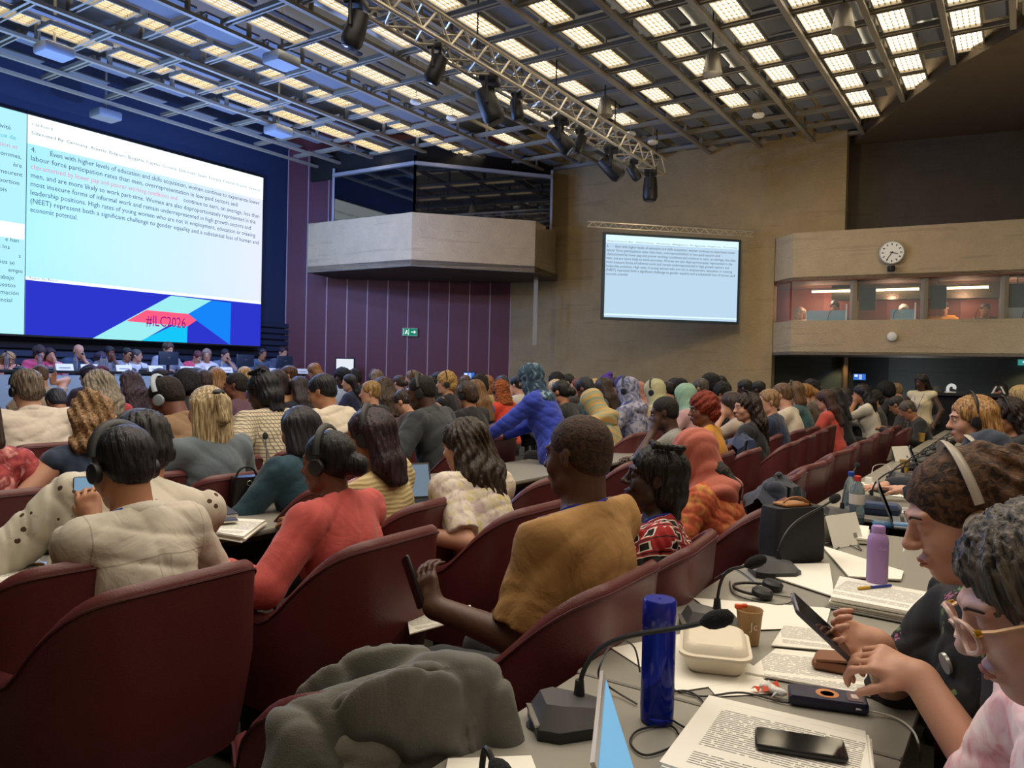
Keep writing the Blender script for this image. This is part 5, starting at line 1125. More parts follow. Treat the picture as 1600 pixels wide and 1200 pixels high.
person('person in a navy headscarf and headset bent over the table at the right', 1545, 722, 3.45, 'tan', ('scarf', '#1e2a3e'), ('#20242e', 2, 'shirt'), '#20222a', .2, NEAR, mat('headset_grey', '#a8a094', .4), 0, seed=19, lean=.55, hp=.75, fem=1, L=(-.18, .52, .8), R=(.15, .52, .8), face=False)
person('strawberry blonde woman in profile with a black headset at the right', 1518, 655, 4.2, 'fair', ('long', '#7e5630', '#cc9c62'), ('#1c2230', 2, 'shirt'), '#20222a', .3, NEAR, 1, 0, seed=21, lean=.2, hp=.12, fem=1, L=(-.1, .45, .80), R=(.22, .48, .78), Rn=(0, 0, -1), curl=.25)
person('woman with very long dark wavy hair at the right edge behind the strawberry blonde', 1572, 650, 4.9, 'tan', ('longwave', '#1d1512', '#3a2a22'), ('#1d1a1c', 2, 'jacket'), '#20222a', .35, MID, 1, 0, seed=22, lean=.15, hp=.3, fem=1, fat=1.15)
# ---- the lady with the phone
embroid = pattern('spots', '#19171a', '#1f1d20', '#5f8a3c')
HL = {}
def acc_l1(e, J, p):
    HL['lady'] = (e, J); g = mat('gold', '#d8a636', .25, .9)
    def ring_at(W, E_, back, r, tr, nm, par=e):
        t = (W-E_).normalized(); c = W-t*back; up = t.orthogonal().normalized(); sd = t.cross(up); mb = MB(); mb.tube([c+up*cos(a)*r+sd*sin(a)*r*.95 for a in np.linspace(0, 2*pi, 21)], tr, 6, .0016, t); return mb.build(nm, g, par)
    ring_at(J['WL'], J['EL'], .05, .030, .005, 'gold_bracelet'); ring_at(J['WR'], J['ER'], .03, .030, .0015, 'thin_bracelet')
    mb = MB(); C = J['N']+J['fw']*.13-J['sp']*.1-J['rt']*.04
    mb.lathe([(.0, -.003), (.02, -.003), (.02, .003), (0, .004)], 20, (0, 0, 0)); o = mb.build('badge_disc', mat('badge_silver', '#cfd6d4', .2, .4), e); o.location = C; o.rotation_euler = (1.3, 0, .2)
LD = dict(lean=.3, side=-.02, hp=.33, hy=.0, L=(-.15, .31, .88), R=(-.02, .36, .89), Ld=(.25, .9, .25), Ln=(.45, .1, -.85), Rd=(-.35, .85, .25), Rn=(-.75, .1, .6), curl=.55, Lc=.8, Rc=.7, fem=1, fat=1.22, sh=.185, lh=(-.7, -.5, -1), rh=(1, -.4, -.8))
person('woman in a black floral top looking down at the phone in her hands', 1506, 806, 1.52, 'fair', ('tiedcurl', '#33241b', '#6c4c34'), (pattern('floral', '#19181b', '#5f8046', '#9a5a78'), 1.0, 'loose'), '#18181c', .30, HERO, mat('headset_grey', '#a8a094', .4), 1, seed=23, face='closed', fine=([-.14, .0, .9], [.16, .4, 1.32], .0042), acc=acc_l1, **LD)
# ---- the lady with glasses at the right edge
def acc_l2(e, J, p):
    M = Matrix.Translation(J['hc']) @ J['hR'].to_4x4(); fr = mat('clear_pink_frame', '#e8c4b4', .2, alpha=.8); lens = NB('spectacle_lens'); lens.b.inputs['Alpha'].default_value = .12; lens.b.inputs['Roughness'].default_value = .02; lens.b.inputs['Base Color'].default_value = (.9, .92, .95, 1)
    mb = MB(); ring = []
    for q in (-1, 1):
        pts = [(q*.034+.027*cos(a)*(1.05), .112-.012*abs(cos(a))*(1 if cos(a)*q > 0 else .2), -.004+.022*sin(a)) for a in np.linspace(0, 2*pi, 21)]
        mb.tube(pts, .0032, 6)
    mb.tube([(-.008, .112, .004), (0, .115, .007), (.008, .112, .004)], .003, 6); o = mb.build('glasses_frame', fr, e); o.matrix_local = M
    mb = MB()
    for q in (-1, 1): mb.tube([(q*.061, .101, .006), (q*.074, .08, .006), (q*.084, .0, .006), (q*.084, -.02, -.01)], .0022, 6, .005, (0, 0, 1))
    o2 = mb.build('glasses_temple', mat('temple_beige', '#dcb690', .35), e); o2.matrix_local = M
    mb = MB()
    for q in (-1, 1): mb.add([(q*.034+.026*cos(a), .110, -.004+.021*sin(a)) for a in np.linspace(0, 2*pi, 17)[:-1]], [tuple(range(16))])
    o3 = mb.build('glasses_lens', lens.m, e); o3.matrix_local = M
    mb = MB(); mb.box((.068, .098, .007), (.006, .008, .008), .001); mb.box((-.068, .098, .007), (.006, .008, .008), .001); o4 = mb.build('hinge', mat('gold', '#d8a636', .25, .9), e); o4.matrix_local = M
pink = pattern('blend', '#d99aa8', '#f0dfe0', '#e8c6cc')
person('grey-haired woman in clear pink glasses and pink top at the right edge', 1636, 942, 1.0, '#cfaa9c', ('wavyshort', '#2c2826', '#7a7168'), (pink, .95, 'loose'), '#2a2a30', .28, HERO, 0, 1, seed=25, face='closed', lean=.3, hp=.38, hy=.0, L=(-.22, .35, .76), R=(.12, .36, .76), fem=1, fat=1.15, sh=.18, fine=([-.12, .0, .95], [.14, .36, 1.36], .004), acc=acc_l2)
# ---- second and third rows
person('person in a cream splatter-print shirt leaning over the desk behind the white shirt', 222, 704, 2.8, 'tan', ('wavyshort', '#101013'), (pattern('spots', '#c9c3b4', '#bdb6a6', '#4a3226'), 1.8, 'loose'), '#20222a', -.25, NEAR, 1, 0, seed=27, lean=.6, side=.42, hp=.4, fat=1.2, sh=.19, L=(-.3, .5, .8), R=(.1, .5, .8), face=False)
person('woman with curly reddish blonde hair in a navy sleeveless top', 140, 652, 3.3, 'fair', ('bigcurls', '#6e5038', '#bc9870'), ('#24344c', .0, 'vest'), '#20222a', -.1, MID, 0, 0, seed=28, lean=.25, hp=.15, L=(-.3, .3, .78), R=(.2, .4, .78), fem=1, fat=1.15, face=False)
person('woman with a blonde half ponytail tied by a dark clip in a grey T-shirt', 322, 640, 3.6, 'fair', ('halfpony', '#947a54', '#dcc8a0'), ('#66727c', .9, 'loose'), '#20222a', .0, MID, 0, 0, seed=29, lean=.15, hp=.05, L=(-.25, .3, .95), R=(.2, .4, .78), Ld=(0, .3, 1), fem=1, fat=1.1, face=False, acc=lambda e, J, p: (lambda mb: (mb.ell(tuple(J['hc']+Vector((0, -.10, .09))), (.035, .025, .02), 10, 6), mb.build('hair_clip', black, e)))(MB()))
person('man in a loose cream-white shirt with tousled brown hair at the left', 42, 610, 4.7, 'fair', ('wavyshort', '#4a3c36', '#8a7a6c'), ('#d6cbbf', 2, 'loose'), '#20222a', -.05, MID, 1, 0, seed=30, lean=.3, hp=.3, fat=1.3, sh=.2, face=False, collar='#d6cbbf')
person('bald man in a beige suit with a pale headset', 260, 622, 4.2, 'brown', ('buzz', '#1d1512'), ('#84684c', 2, 'jacket'), '#5c4838', .15, MID, mat('headset_pale', '#9aa6b4', .4), 0, seed=31, lean=.45, hp=.5, hy=.3, fat=1.2, sh=.19, face=False, collar='#84684c')
person('woman with a straight dark bob in a teal jacket beside the coral blazer', 466, 672, 3.45, 'tan', ('bob', '#17151c', '#34303c'), ('#1e4152', 2, 'jacket'), '#20222a', .0, MID, 0, 0, seed=32, lean=.2, hp=.25, fem=1, face=False)
person('woman with black braids in a cream checked tweed jacket', 410, 612, 4.8, 'dark', ('braids', '#101018', '#23232e'), (pattern('tweed', '#c9bda2', '#7d7468'), 2, 'loose'), '#20222a', .0, MID, 0, 0, seed=33, lean=.35, hp=.3, hy=.2, L=(-.36, .25, .8), fem=1, fat=1.3, sh=.2, face=False)
person('man in a white shirt with neat black hair and glasses', 503, 612, 5.3, 'tan', ('short', '#15161c'), ('#d8ccb8', 2, 'loose'), '#20222a', .1, MID, 0, 1, seed=34, lean=.3, hp=.35, hy=.3, fat=1.15)
person('bald man in a dark charcoal suit with a headset', 658, 613, 5.3, 'dark', ('buzz', '#130f0d'), ('#2b3034', 2, 'jacket'), '#1c1e22', .25, MID, 1, 0, seed=35, lean=.35, hp=.25, hy=.2, fat=1.3, sh=.21, L=(-.3, .42, .8))
person('woman standing in a cobalt blue jacket and a blue-grey patterned headscarf, leaning on the table', 829, 592, 5.4, 'tan', ('scarf', pattern('blend', '#1f3448', '#8aa0ac', '#2e4a5e')), ('#2a3fae', 2, 'jacket'), '#15161c', .2, MID, 0, 0, seed=36, stand=1, lean=.42, hp=.3, L=(-.22, .62, .98), R=(.1, .55, 1.0), fem=1, fat=1.12)
person('person in a pink patterned sleeve cut by the left edge', -52, 655, 3.0, 'fair', ('bob', '#3a2a24'), (pattern('blend', '#b04a4c', '#d89a94', '#8a2c34'), 1.0, 'shirt'), '#20222a', -.1, MID, 0, 0, seed=37, fem=1, fat=1.1, L=(-.2, .4, .78), R=(.3, .25, .76), face=False)
# ================================================================== THE CROWD
POS = dict(desk=dict(lean=.22, hp=.25), down=dict(lean=.35, hp=.6), up=dict(lean=.1, hp=.0), chin=dict(lean=.3, hp=.2, L=(-.05, .27, 1.03), Ld=(.1, -.1, 1), lh=(-.5, .6, -1)), left=dict(lean=.2, hp=.1, hy=.6), right=dict(lean=.2, hp=.1, hy=-.6), ear=dict(lean=.2, hp=.3, R=(.12, .12, 1.1), Rd=(0, -.2, 1), rh=(1, .2, -.8)))
def crowd(rows, h=None):
    for (px, py, d, sk, hs, hcx, tc, sl, kind, hd, pose, yo, label) in rows:
        d *= 1.06
        fem = 1 if hs in ('bob', 'long', 'longwave', 'bun', 'pony', 'halfpony', 'scarf', 'bigcurls', 'curlybob', 'braids', 'topbun') else 0
        hh = h or (.0116 if d < 6.5 else .016)
        pp = dict(POS[pose]); pp['fem'] = fem
        person(label, px, py, d, sk, (hs, hcx) if hs != 'bald' else None, (tc, sl, kind), '#22242c', yo, hh, hd, 0, **pp)
crowd([
 # left block
 (152, 604, 5.2, 'fair', 'longwave', '#7d7468', '#b23a48', 2, 'shirt', 0, 'desk', 0, 'woman with grey-blonde hair in a coral red top behind the curly blonde'),
 (62, 588, 7.6, 'fair', 'short', '#5c463a', '#b8a894', .8, 'shirt', 0, 'ear', 0, 'man with brown hair and a raised bare arm behind the cream-white shirt'),
 (88, 628, 5.6, 'tan', 'short', '#2c3040', '#232b45', 2, 'shirt', 0, 'down', 0, 'person in navy bent low right of the cream-white shirt'),
 (138, 588, 8.3, 'fair', 'curls', '#2a2030', '#3c3040', 2, 'shirt', 0, 'left', 0, 'person with dark curls left of the red-purple hat'),
 (158, 588, 8.0, 'fair', 'cap', '#5a2340', '#c8b890', 2, 'shirt', 0, 'desk', 0, 'person in a red-purple hat in front of the podium'),
 (202, 597, 7.2, 'tan', 'longwave', '#3a2a38', '#1c2438', 2, 'jacket', 0, 'desk', 0, 'woman with long wavy brown hair and dark jacket before the podium'),
 (248, 591, 8.4, 'tan', 'short', '#1c1a24', '#7c7478', 1, 'shirt', 0, 'left', 0, 'man with short dark hair in grey just left of the dark afro'),
 (289, 603, 6.2, 'brown', 'afro', '#14131c', '#1e2438', 2, 'shirt', 0, 'desk', 0, 'person with a big dark afro in navy behind the beige suit'),
 (305, 590, 8.6, 'brown', 'short', '#1a1720', '#2c2c3c', 2, 'shirt', 0, 'left', 0, 'man with short dark hair right of the dark afro'),
 (316, 597, 7.4, 'fair', 'wavyshort', '#38282c', '#2c3850', 2, 'shirt', 0, 'desk', 0, 'dark brown-haired person directly beyond the blonde half ponytail'),
 (336, 591, 8.2, 'fair', 'bob', '#8a6440', '#34506c', 2, 'shirt', 1, 'desk', 0, 'light brown-haired person with headset left of the mauve shirt'),
 (368, 603, 6.0, 'brown', 'buzz', '#1c1618', '#5f4456', 2, 'shirt', 0, 'left', 0, 'bald man in a mauve shirt'),
 (381, 588, 8.6, 'fair', 'bun', '#b08c58', '#4c4c60', 2, 'shirt', 0, 'up', 0, 'blonde person with a bun beyond the mauve shirt'),
 (407, 589, 8.6, 'brown', 'curls', '#2c2030', '#4a3650', 2, 'shirt', 0, 'desk', 0, 'dark-haired person in purple just left of the peach jacket'),
 (431, 597, 6.9, 'tan', 'bob', '#2b1f24', '#c8946c', 2, 'jacket', 0, 'desk', 0, 'woman with a brown bob in a peach jacket'),
 (450, 587, 8.8, 'fair', 'short', '#4c3020', '#20263c', 2, 'jacket', 0, 'left', .3, 'man with short brown hair facing left by the podium end'),
 (466, 607, 6.9, 'tan', 'long', '#241c22', '#1c2030', 2, 'jacket', 0, 'desk', 0, 'dark long-haired woman in black left of the neat black-haired man'),
 (533, 590, 10.5, 'dark', 'afro', '#14110f', '#c8ccc8', 2, 'shirt', 0, 'right', 2.2, 'young man with curly black hair in a pale shirt below the white monitor'),
 (545, 598, 9.6, 'fair', 'long', '#1b1518', '#20264a', 2, 'shirt', 0, 'left', .5, 'woman with long black hair in navy below the white monitor'),
 (553, 590, 11.0, 'fair', 'curls', '#15120f', '#22284c', 2, 'shirt', 0, 'desk', 0, 'black curly-haired head hiding the corner of the white monitor'),
 (578, 614, 6.6, 'fair', 'short', '#8a6c40', '#1a1a20', 2, 'shirt', 0, 'left', .2, 'short sandy-haired person in black with a mustard scarf'),
 (586, 591, 10.5, 'fair', 'longwave', '#6c5844', '#2a2a34', 2, 'jacket', 1, 'desk', 0, 'grey-blonde long-haired woman with headset right of the white monitor'),
 (597, 607, 7.4, 'fair', 'longwave', '#3a2c22', '#1c1c20', 2, 'jacket', 0, 'desk', 0, 'woman with long wavy brown hair left of the man bowing his head'),
 (623, 599, 9.8, 'fair', 'bun', '#3c2a20', '#4a6480', 2, 'shirt', 0, 'chin', 0, 'woman with tied brown hair in a denim shirt, hand to face'),
 (643, 592, 10.6, 'fair', 'wavyshort', '#6c5238', '#c8c4c0', 2, 'shirt', 1, 'left', .2, 'brown-haired man with glasses just above the bald man in the dark suit'),
 (652, 595, 11.4, 'fair', 'bob', '#c8a468', '#a8a4a0', 2, 'shirt', 0, 'desk', 0, 'blonde head just above the bald man in the dark suit'),
 (630, 628, 6.4, 'fair', 'short', '#30241e', '#3a3030', 2, 'shirt', 0, 'down', .3, 'man with short brown hair bowing his head left of the dark suit'),
 (671, 601, 9.8, 'fair', 'long', '#111013', '#16161c', 2, 'shirt', 0, 'desk', 0, 'woman with straight black hair right of the dark suit'),
 (683, 594, 10.6, 'tan', 'short', '#1c1614', '#22262e', 2, 'shirt', 0, 'desk', 0, 'dark short-haired man beside the blonde with sleeveless black top'),
 (696, 599, 7.9, 'fair', 'curls', '#a08048', '#17171b', 0, 'vest', 1, 'left', .2, 'blonde woman with headset in a black sleeveless top'),
 (711, 606, 9.2, 'fair', 'bob', '#3a2820', '#a89484', 2, 'shirt', 0, 'desk', 0, 'brown-haired person right of the blonde in the sleeveless top'),
 (726, 598, 11.2, 'fair', 'short', '#5a4030', '#c0b49c', 2, 'shirt', 0, 'desk', 0, 'light brown-haired head directly below the blue display on the red wall'),
 (729, 618, 6.3, 'tan', 'wavyshort', '#3a2a20', '#15161a', 2, 'jacket', 1, 'desk', 0, 'person with thick brown hair and headset in black, before the blue sweater'),
 (741, 612, 7.0, 'fair', 'long', '#6c4c2c', '#2448a0', 2, 'shirt', 0, 'desk', 0, 'long brown-haired woman in a royal blue sweater'),
 (748, 602, 8.4, 'tan', 'curls', '#1c1614', '#b89c5c', 2, 'loose', 0, 'desk', 0, 'dark curly-haired person in a mustard beige jumper'),
 (758, 600, 9.6, 'fair', 'bob', '#8a5a34', '#c8bca8', 2, 'shirt', 0, 'left', 0, 'light brown-haired woman in profile before the edge of the red wall'),
 (780, 611, 8.0, 'fair', 'curlybob', '#8c4a20', '#d8442c', 2, 'shirt', 1, 'desk', 0, 'red-haired woman in a bright orange-red top'),
 (784, 600, 9.8, 'fair', 'short', '#2c3040', '#d0c8b0', 2, 'shirt', 0, 'desk', 0, 'grey-haired man in a white shirt at the corner of the red wall'),
 (808, 602, 8.8, 'fair', 'short', '#17171a', '#c8c4bc', .8, 'shirt', 0, 'chin', 0, 'person in white with black hair pointing just left of the cobalt jacket'),
 # middle under the beige wall
 (868, 597, 11.2, 'tan', 'afro', '#15120f', '#3a3434', 2, 'shirt', 0, 'desk', 0, 'person with a dark afro right of the cobalt jacket'),
 (867, 607, 9.6, 'fair', 'wavyshort', '#c0a880', '#a8a08c', 2, 'shirt', 0, 'desk', 0, 'pale blonde head right of the cobalt jacket'),
 (876, 613, 6.8, 'tan', 'bun', '#15120f', '#1b2220', 2, 'jacket', 0, 'desk', 0, 'woman with a dark bun in a black-green coat right of the cobalt jacket'),
 (888, 596, 11.6, 'fair', 'short', '#1c1917', '#3c3c40', 2, 'shirt', 0, 'down', .3, 'dark short-haired person lowest against the beige wall beside the auburn head'),
 (902, 604, 9.8, 'fair', 'bob', '#6c3c20', '#3c3030', 2, 'shirt', 0, 'left', 0, 'auburn-haired person left of the teal jacket'),
 (914, 608, 7.4, 'brown', 'short', '#1e2026', '#1f4a58', 2, 'jacket', 0, 'down', 0, 'man with cropped dark hair in a teal jacket'),
 (928, 607, 8.6, 'fair', 'bun', '#c0a060', '#b8ac90', 2, 'shirt', 0, 'desk', 0, 'blonde head beside the teal jacket'),
 (925, 630, 6.2, 'fair', 'scarf', pattern('stripes', '#b0a070', '#8a9a84', '#c89c58'), pattern('stripes', '#b0a070', '#8a9a84', '#c89c58'), 2, 'loose', 0, 'down', 0, 'woman wrapped in a striped pale green and ochre shawl'),
 (941, 606, 8.4, 'fair', 'long', '#30221c', '#c8c4b8', 2, 'shirt', 0, 'desk', 0, 'woman with long straight brown hair in a white top'),
 (947, 597, 11.0, 'brown', 'topbun', '#4c2a8c', '#3c3040', 2, 'shirt', 0, 'desk', 0, 'person with a bright purple hair wrap'),
 (961, 603, 10.0, 'fair', 'long', '#2a1f1c', '#28202c', 2, 'shirt', 0, 'left', 0, 'dark-haired woman facing left beside the purple headscarf'),
 (972, 602, 9.6, 'tan', 'scarf', '#3a3470', '#2a2840', 2, 'shirt', 0, 'desk', 0, 'woman in a deep purple headscarf'),
 (980, 610, 6.9, 'tan', 'scarf', pattern('blend', '#45507c', '#b4b2c0', '#8e8ea4'), pattern('blend', '#45507c', '#b4b2c0', '#8e8ea4'), 2, 'loose', 1, 'desk', 0, 'woman in a large grey and blue patterned headscarf with a headset'),
 (995, 612, 8.6, 'tan', 'scarf', '#b07c70', '#1c2230', 2, 'shirt', 0, 'desk', 0, 'woman in a dusty pink headscarf and dark top'),
 (1022, 612, 7.2, 'tan', 'scarf', '#b8b48c', '#cbbb90', 2, 'jacket', 1, 'desk', 0, 'woman in a pale green headscarf and cream jacket with a headset'),
 (1042, 611, 9.0, 'fair', 'short', '#16130f', '#3c4450', 2, 'shirt', 0, 'desk', 0, 'black-haired man right of the pale green headscarf'),
 (1053, 603, 10.8, 'tan', 'short', '#1b1714', '#2c3038', 2, 'shirt', 0, 'desk', 0, 'man with dark hair half hidden behind the cropped black head'),
 (1062, 605, 9.0, 'deep', 'buzz', '#100d0b', '#2c4060', 2, 'shirt', 0, 'left', .1, 'man with cropped black hair beyond the mint headscarf'),
 (1070, 619, 7.0, 'tan', 'scarf', '#8fb39a', '#c09a9c', 2, 'shirt', 0, 'desk', 0, 'woman in a mint green headscarf'),
 (1038, 645, 4.75, 'dark', 'buzz', '#171210', '#8a8a84', 1, 'shirt', 0, 'chin', .35, 'bald man in grey with clasped hands facing left'),
 (1098, 640, 5.0, 'brown', 'curls', '#6c2412', '#c88a1c', 1, 'shirt', 0, 'left', .1, 'woman with curly rust-red hair in a mustard yellow top'),
 (1094, 607, 8.8, 'tan', 'short', '#4c443c', '#2c2a2c', 2, 'shirt', 0, 'desk', 0, 'grey-topped head directly above the rust-red curls'),
 (1108, 602, 9.4, 'dark', 'afro', '#100e10', '#1c1c20', 2, 'shirt', 0, 'desk', 0, 'person with round black hair right of the rust-red curls'),
 (1124, 600, 10.5, 'dark', 'bun', '#14100e', '#1c1c20', 2, 'shirt', 0, 'left', .2, 'person with tied black hair in profile against the beige wall'),
 (1127, 614, 8.4, 'tan', 'curls', '#1b1714', '#26221f', 2, 'shirt', 0, 'desk', 0, 'dark-haired person in black between the rust-red curls and the chin-resting woman'),
 (1163, 607, 9.6, 'dark', 'short', '#1c1613', '#b0a898', 2, 'shirt', 0, 'desk', 0, 'dark head directly above the woman in the black T-shirt'),
 (1184, 609, 9.8, 'dark', 'short', '#15130f', '#2a2624', 2, 'shirt', 0, 'desk', 0, 'black-haired head right of the woman in the black T-shirt'),
 (1141, 632, 6.3, 'fair', 'long', '#30221a', '#b8a898', .6, 'shirt', 0, 'chin', .25, 'brown-haired woman resting her mouth on her hand'),
 (1166, 636, 5.6, 'fair', 'longwave', '#2b2019', '#1b1c20', .9, 'shirt', 1, 'left', .1, 'woman with long wavy brown hair and headset in a black T-shirt'),
 (1200, 628, 6.3, 'fair', 'short', '#86694a', '#22304c', 2, 'jacket', 0, 'left', .05, 'man with sandy hair in a navy jacket'),
 (1221, 618, 7.0, 'fair', 'short', '#5c452f', '#d8ccb8', 2, 'loose', 0, 'desk', 0, 'man with light brown hair in a white shirt with an orange lanyard'),
 (1240, 614, 7.7, 'fair', 'bob', '#5c422c', '#34565c', 2, 'shirt', 1, 'desk', 0, 'brown-haired woman with headset in a blue-green top'),
 (1255, 615, 8.4, 'fair', 'pony', '#8c6430', '#5a5040', 2, 'shirt', 0, 'desk', 0, 'person with a light brown ponytail and olive-brown top'),
 (1266, 610, 9.0, 'tan', 'curls', '#141214', '#6a5c4c', 2, 'jacket', 0, 'ear', 0, 'black-haired person raising a hand to the ear'),
 (1288, 625, 8.0, 'fair', 'long', '#3a2018', '#c85044', 2, 'shirt', 0, 'desk', 0, 'woman with long auburn hair in a coral top'),
 (1303, 620, 9.0, 'tan', 'long', '#141214', '#1a1a1e', 2, 'jacket', 0, 'desk', 0, 'woman with long black hair right of the coral top'),
 (1318, 620, 9.6, 'tan', 'long', '#1c181c', '#1a1a1e', 2, 'jacket', 0, 'desk', 0, 'second black-haired woman right of the coral top'),
 (1345, 615, 9.2, 'tan', 'longwave', '#141214', '#dcd8cc', 2, 'loose', 0, 'chin', .2, 'black-haired woman in white sleeves resting her chin on her hand'),
 (1366, 624, 9.6, 'fair', 'curls', '#1c1816', '#4a4a4c', 2, 'shirt', 0, 'left', .2, 'dark-haired person with glasses in a patterned black top'),
 (1382, 612, 10.5, 'dark', 'afro', '#100e0e', '#1c1c20', 2, 'shirt', 0, 'desk', 0, 'person with a black afro under the booths'),
 (1399, 611, 10.8, 'fair', 'short', '#7a6446', '#3c3c40', 2, 'jacket', 0, 'desk', 0, 'sandy-haired man left of the woman in the cream vest'),
 (1400, 633, 8.8, 'tan', 'short', '#2c2826', '#2c2a2c', 2, 'jacket', 0, 'down', 0, 'man in a dark coat bent over the front of the right-hand row'),
 (1418, 641, 8.0, 'tan', 'short', '#4c463e', '#1c1c1e', 2, 'jacket', 0, 'down', .4, 'grey-haired head bowed low beside the dark coat'),
 (1462, 616, 10.3, 'tan', 'short', '#3c3a3a', '#2c3038', 2, 'jacket', 0, 'left', .3, 'man with short dark hair in dark clothes right of the cream vest'),
 (1592, 620, 7.6, 'fair', 'bob', '#a88c5c', '#5c5648', 2, 'shirt', 0, 'desk', 0, 'blonde person with glasses at the far right edge'),
 (1562, 612, 11.0, 'tan', 'short', '#2a2622', '#2a2a2c', 2, 'shirt', 0, 'desk', 0, 'dark-haired head behind the leaflet stand at the far right'),
])
person('woman standing in a sleeveless cream vest over a purple top, under the booths', 1439, 597, 9.9, 'dark', ('long', '#120f10'), ('#d8cba8', 0, 'vest'), '#8a7c66', 1.2, .014, 0, 1, stand=1, lean=.02, hp=.25, L=(-.25, .12, .9), R=(.25, .12, .9), fem=1)
person('standing woman with long light brown hair in black by the end of the podium', 490, 580, 9.8, 'fair', ('long', '#8a5a34', '#b07c4c'), ('#1a1a22', 2, 'jacket'), '#1a1a22', .4, .014, 0, 0, stand=1, lean=.35, hp=.4, fem=1, L=(-.2, .5, 1.0), R=(.2, .5, 1.0))
# ---- people on the podium, facing the hall
def pod(px, py, sk, hs, hcx, tc, label, pose='desk', back=.95, hd=0):
    w = WD0-back; r = ray(px, py); r2 = Vector((r.x, r.y, 0)); k = w/r2.dot(VV)
    fem = 1 if hs in ('bob', 'long', 'longwave', 'bun', 'pony') else 0; pp = dict(POS[pose]); pp['fem'] = fem
    e = person(label, px, py, k, sk, (hs, hcx) if hs != 'bald' else None, (tc, 2, 'jacket'), '#22242c', pi, .014, hd, 0, z0=PZ, face=True, **pp); return e
for a in ((14, 561, 'fair', 'longwave', '#a8845c', '#e0a090', 'fair-haired person in pale pink at the left end of the podium', 'down'),
 (62, 552, 'fair', 'curls', '#3a2c34', '#c84a78', 'dark curly-haired person behind the woman in pink and white'),
 (78, 554, 'fair', 'long', '#2c2028', '#e88ca4', 'woman in pink and white resting her cheek on her hand', 'chin'),
 (123, 549, 'fair', 'bald', '', '#2c4468', 'bald man in a navy suit resting his mouth on his hand', 'chin'),
 (158, 560, 'fair', 'bob', '#3a3040', '#8c8c58', 'person in an olive jacket beside the dark-haired man', 'down'),
 (171, 552, 'brown', 'short', '#201c24', '#8890a4', 'dark-haired man in grey leaning his head on his hand, left half of the podium', 'chin'),
 (199, 554, 'tan', 'short', '#22222c', '#8c9cb4', 'dark-haired person in pale blue beside the person in white'),
 (214, 556, 'fair', 'short', '#4a4448', '#dce0ec', 'person in white with short hair and a lanyard turning left', 'left'),
 (263, 546, 'fair', 'wavyshort', '#4a3430', '#8c94ac', 'tallest speaker with brown hair behind a monitor'),
 (309, 558, 'fair', 'short', '#5c3038', '#d84c74', 'person in bright pink bending left', 'down'),
 (323, 555, 'fair', 'wavyshort', '#8c7c74', '#e4e4ec', 'person in white with fair hair beside the bright pink jacket', 'right'),
 (352, 555, 'fair', 'short', '#23222c', '#6c7c98', 'dark-haired man in grey-blue leaning on his hand near the monitors', 'chin'),
 (410, 553, 'tan', 'short', '#2c2c3c', '#4c6484', 'person with a headset left of the right-hand monitor', 'desk', .95, 1),
 (442, 549, 'fair', 'short', '#30242c', '#46506c', 'person whose head shows above the rightmost monitor')): pod(*a)
# ---- people in the interpreters' booths
for px, py, d, sk, hs, hcx, tc, label in ((1250, 489, 15.3, 'fair', 'bob', '#9c8c7c', '#c0a8a0', 'interpreter at the left end of the booths'), (1304, 481, 15.05, 'tan', 'short', '#2c2422', '#4c4048', 'interpreter in the leftmost booth'), (1412, 486, 14.55, 'fair', 'wavyshort', '#c8c8c8', '#ccd2dc', 'grey-haired interpreter in pale clothes under the clock'), (1474, 481, 14.25, 'fair', 'short', '#2a2220', '#d89838', 'interpreter in an ochre top in the booth right of the clock'), (1539, 484, 13.85, 'tan', 'short', '#3a302c', '#3a3434', 'interpreter in dark clothes behind a chair in the booth right of the clock')):
    person(label, px, py, d, sk, (hs, hcx), (tc, 2, 'shirt'), '#22242c', pi*.55, .014, 0, 0, z0=1.965, face=True, hipz=.16, lean=.05, hp=.2, L=(-.2, .34, .5), R=(.2, .34, .5))
# ================================================================== CHAIRS UNDER PEOPLE AND EMPTY ONES
near_names = {}
for (e, px, py, d, p) in PEOPLE:
    if p['stand'] or e.location.z > .1 or d > 9.5 or px > 1610: continue
    M = Matrix.Rotation(e.rotation_euler.z, 3, 'Z'); off = M @ Vector((p['hip'][0], p['hip'][1]-.02, 0))*e.scale.x
    t = e['label'].split(' ')
    if e['label'] == 'x': continue
    q = e.location+off; cs_, cw_ = inv_sw(q)
    if -1.5 < cw_ < -.8: cw_ = min(cw_, -1.13)
    yo_ = (e.rotation_euler.z-YAW)*(.3 if abs(e.rotation_euler.z-YAW) < 1.2 else 0)
    cs_ -= .1 if d < 3.2 and px < 1200 else .04
    chair(sw(cs_, cw_), YAW+yo_, 'maroon armchair of the '+' '.join(t[:11]))
EMP = [(-.04, 1.33, .25, 'empty maroon armchair in the foreground draped with a grey jacket')]
def chair_at(px, py, z, yo, label, group=None): P = onz(px, py, z); return chair(P, YAW+yo, label, group)
ch_j = chair(Vector((-.29, 1.66, 0)), YAW-.59, 'maroon armchair in the foreground draped with a grey jacket'); ch_j.scale = (.94,)*3
gE = 'empty armchairs backed against the right-hand tables'
for i, s in enumerate((4.6, 5.15, 5.6, 6.2, 6.85, 7.5, 8.15, 8.8, 9.5, 10.2)):
    chair(sw(s, -1.32-.02*i), YAW+.1*(-1)**i, 'empty maroon armchair, %s from the tote bag in the row beside the right-hand tables' % ('nearest', 'second', 'third', 'fourth', 'fifth', 'sixth', 'seventh', 'eighth', 'ninth', 'tenth')[i], gE)
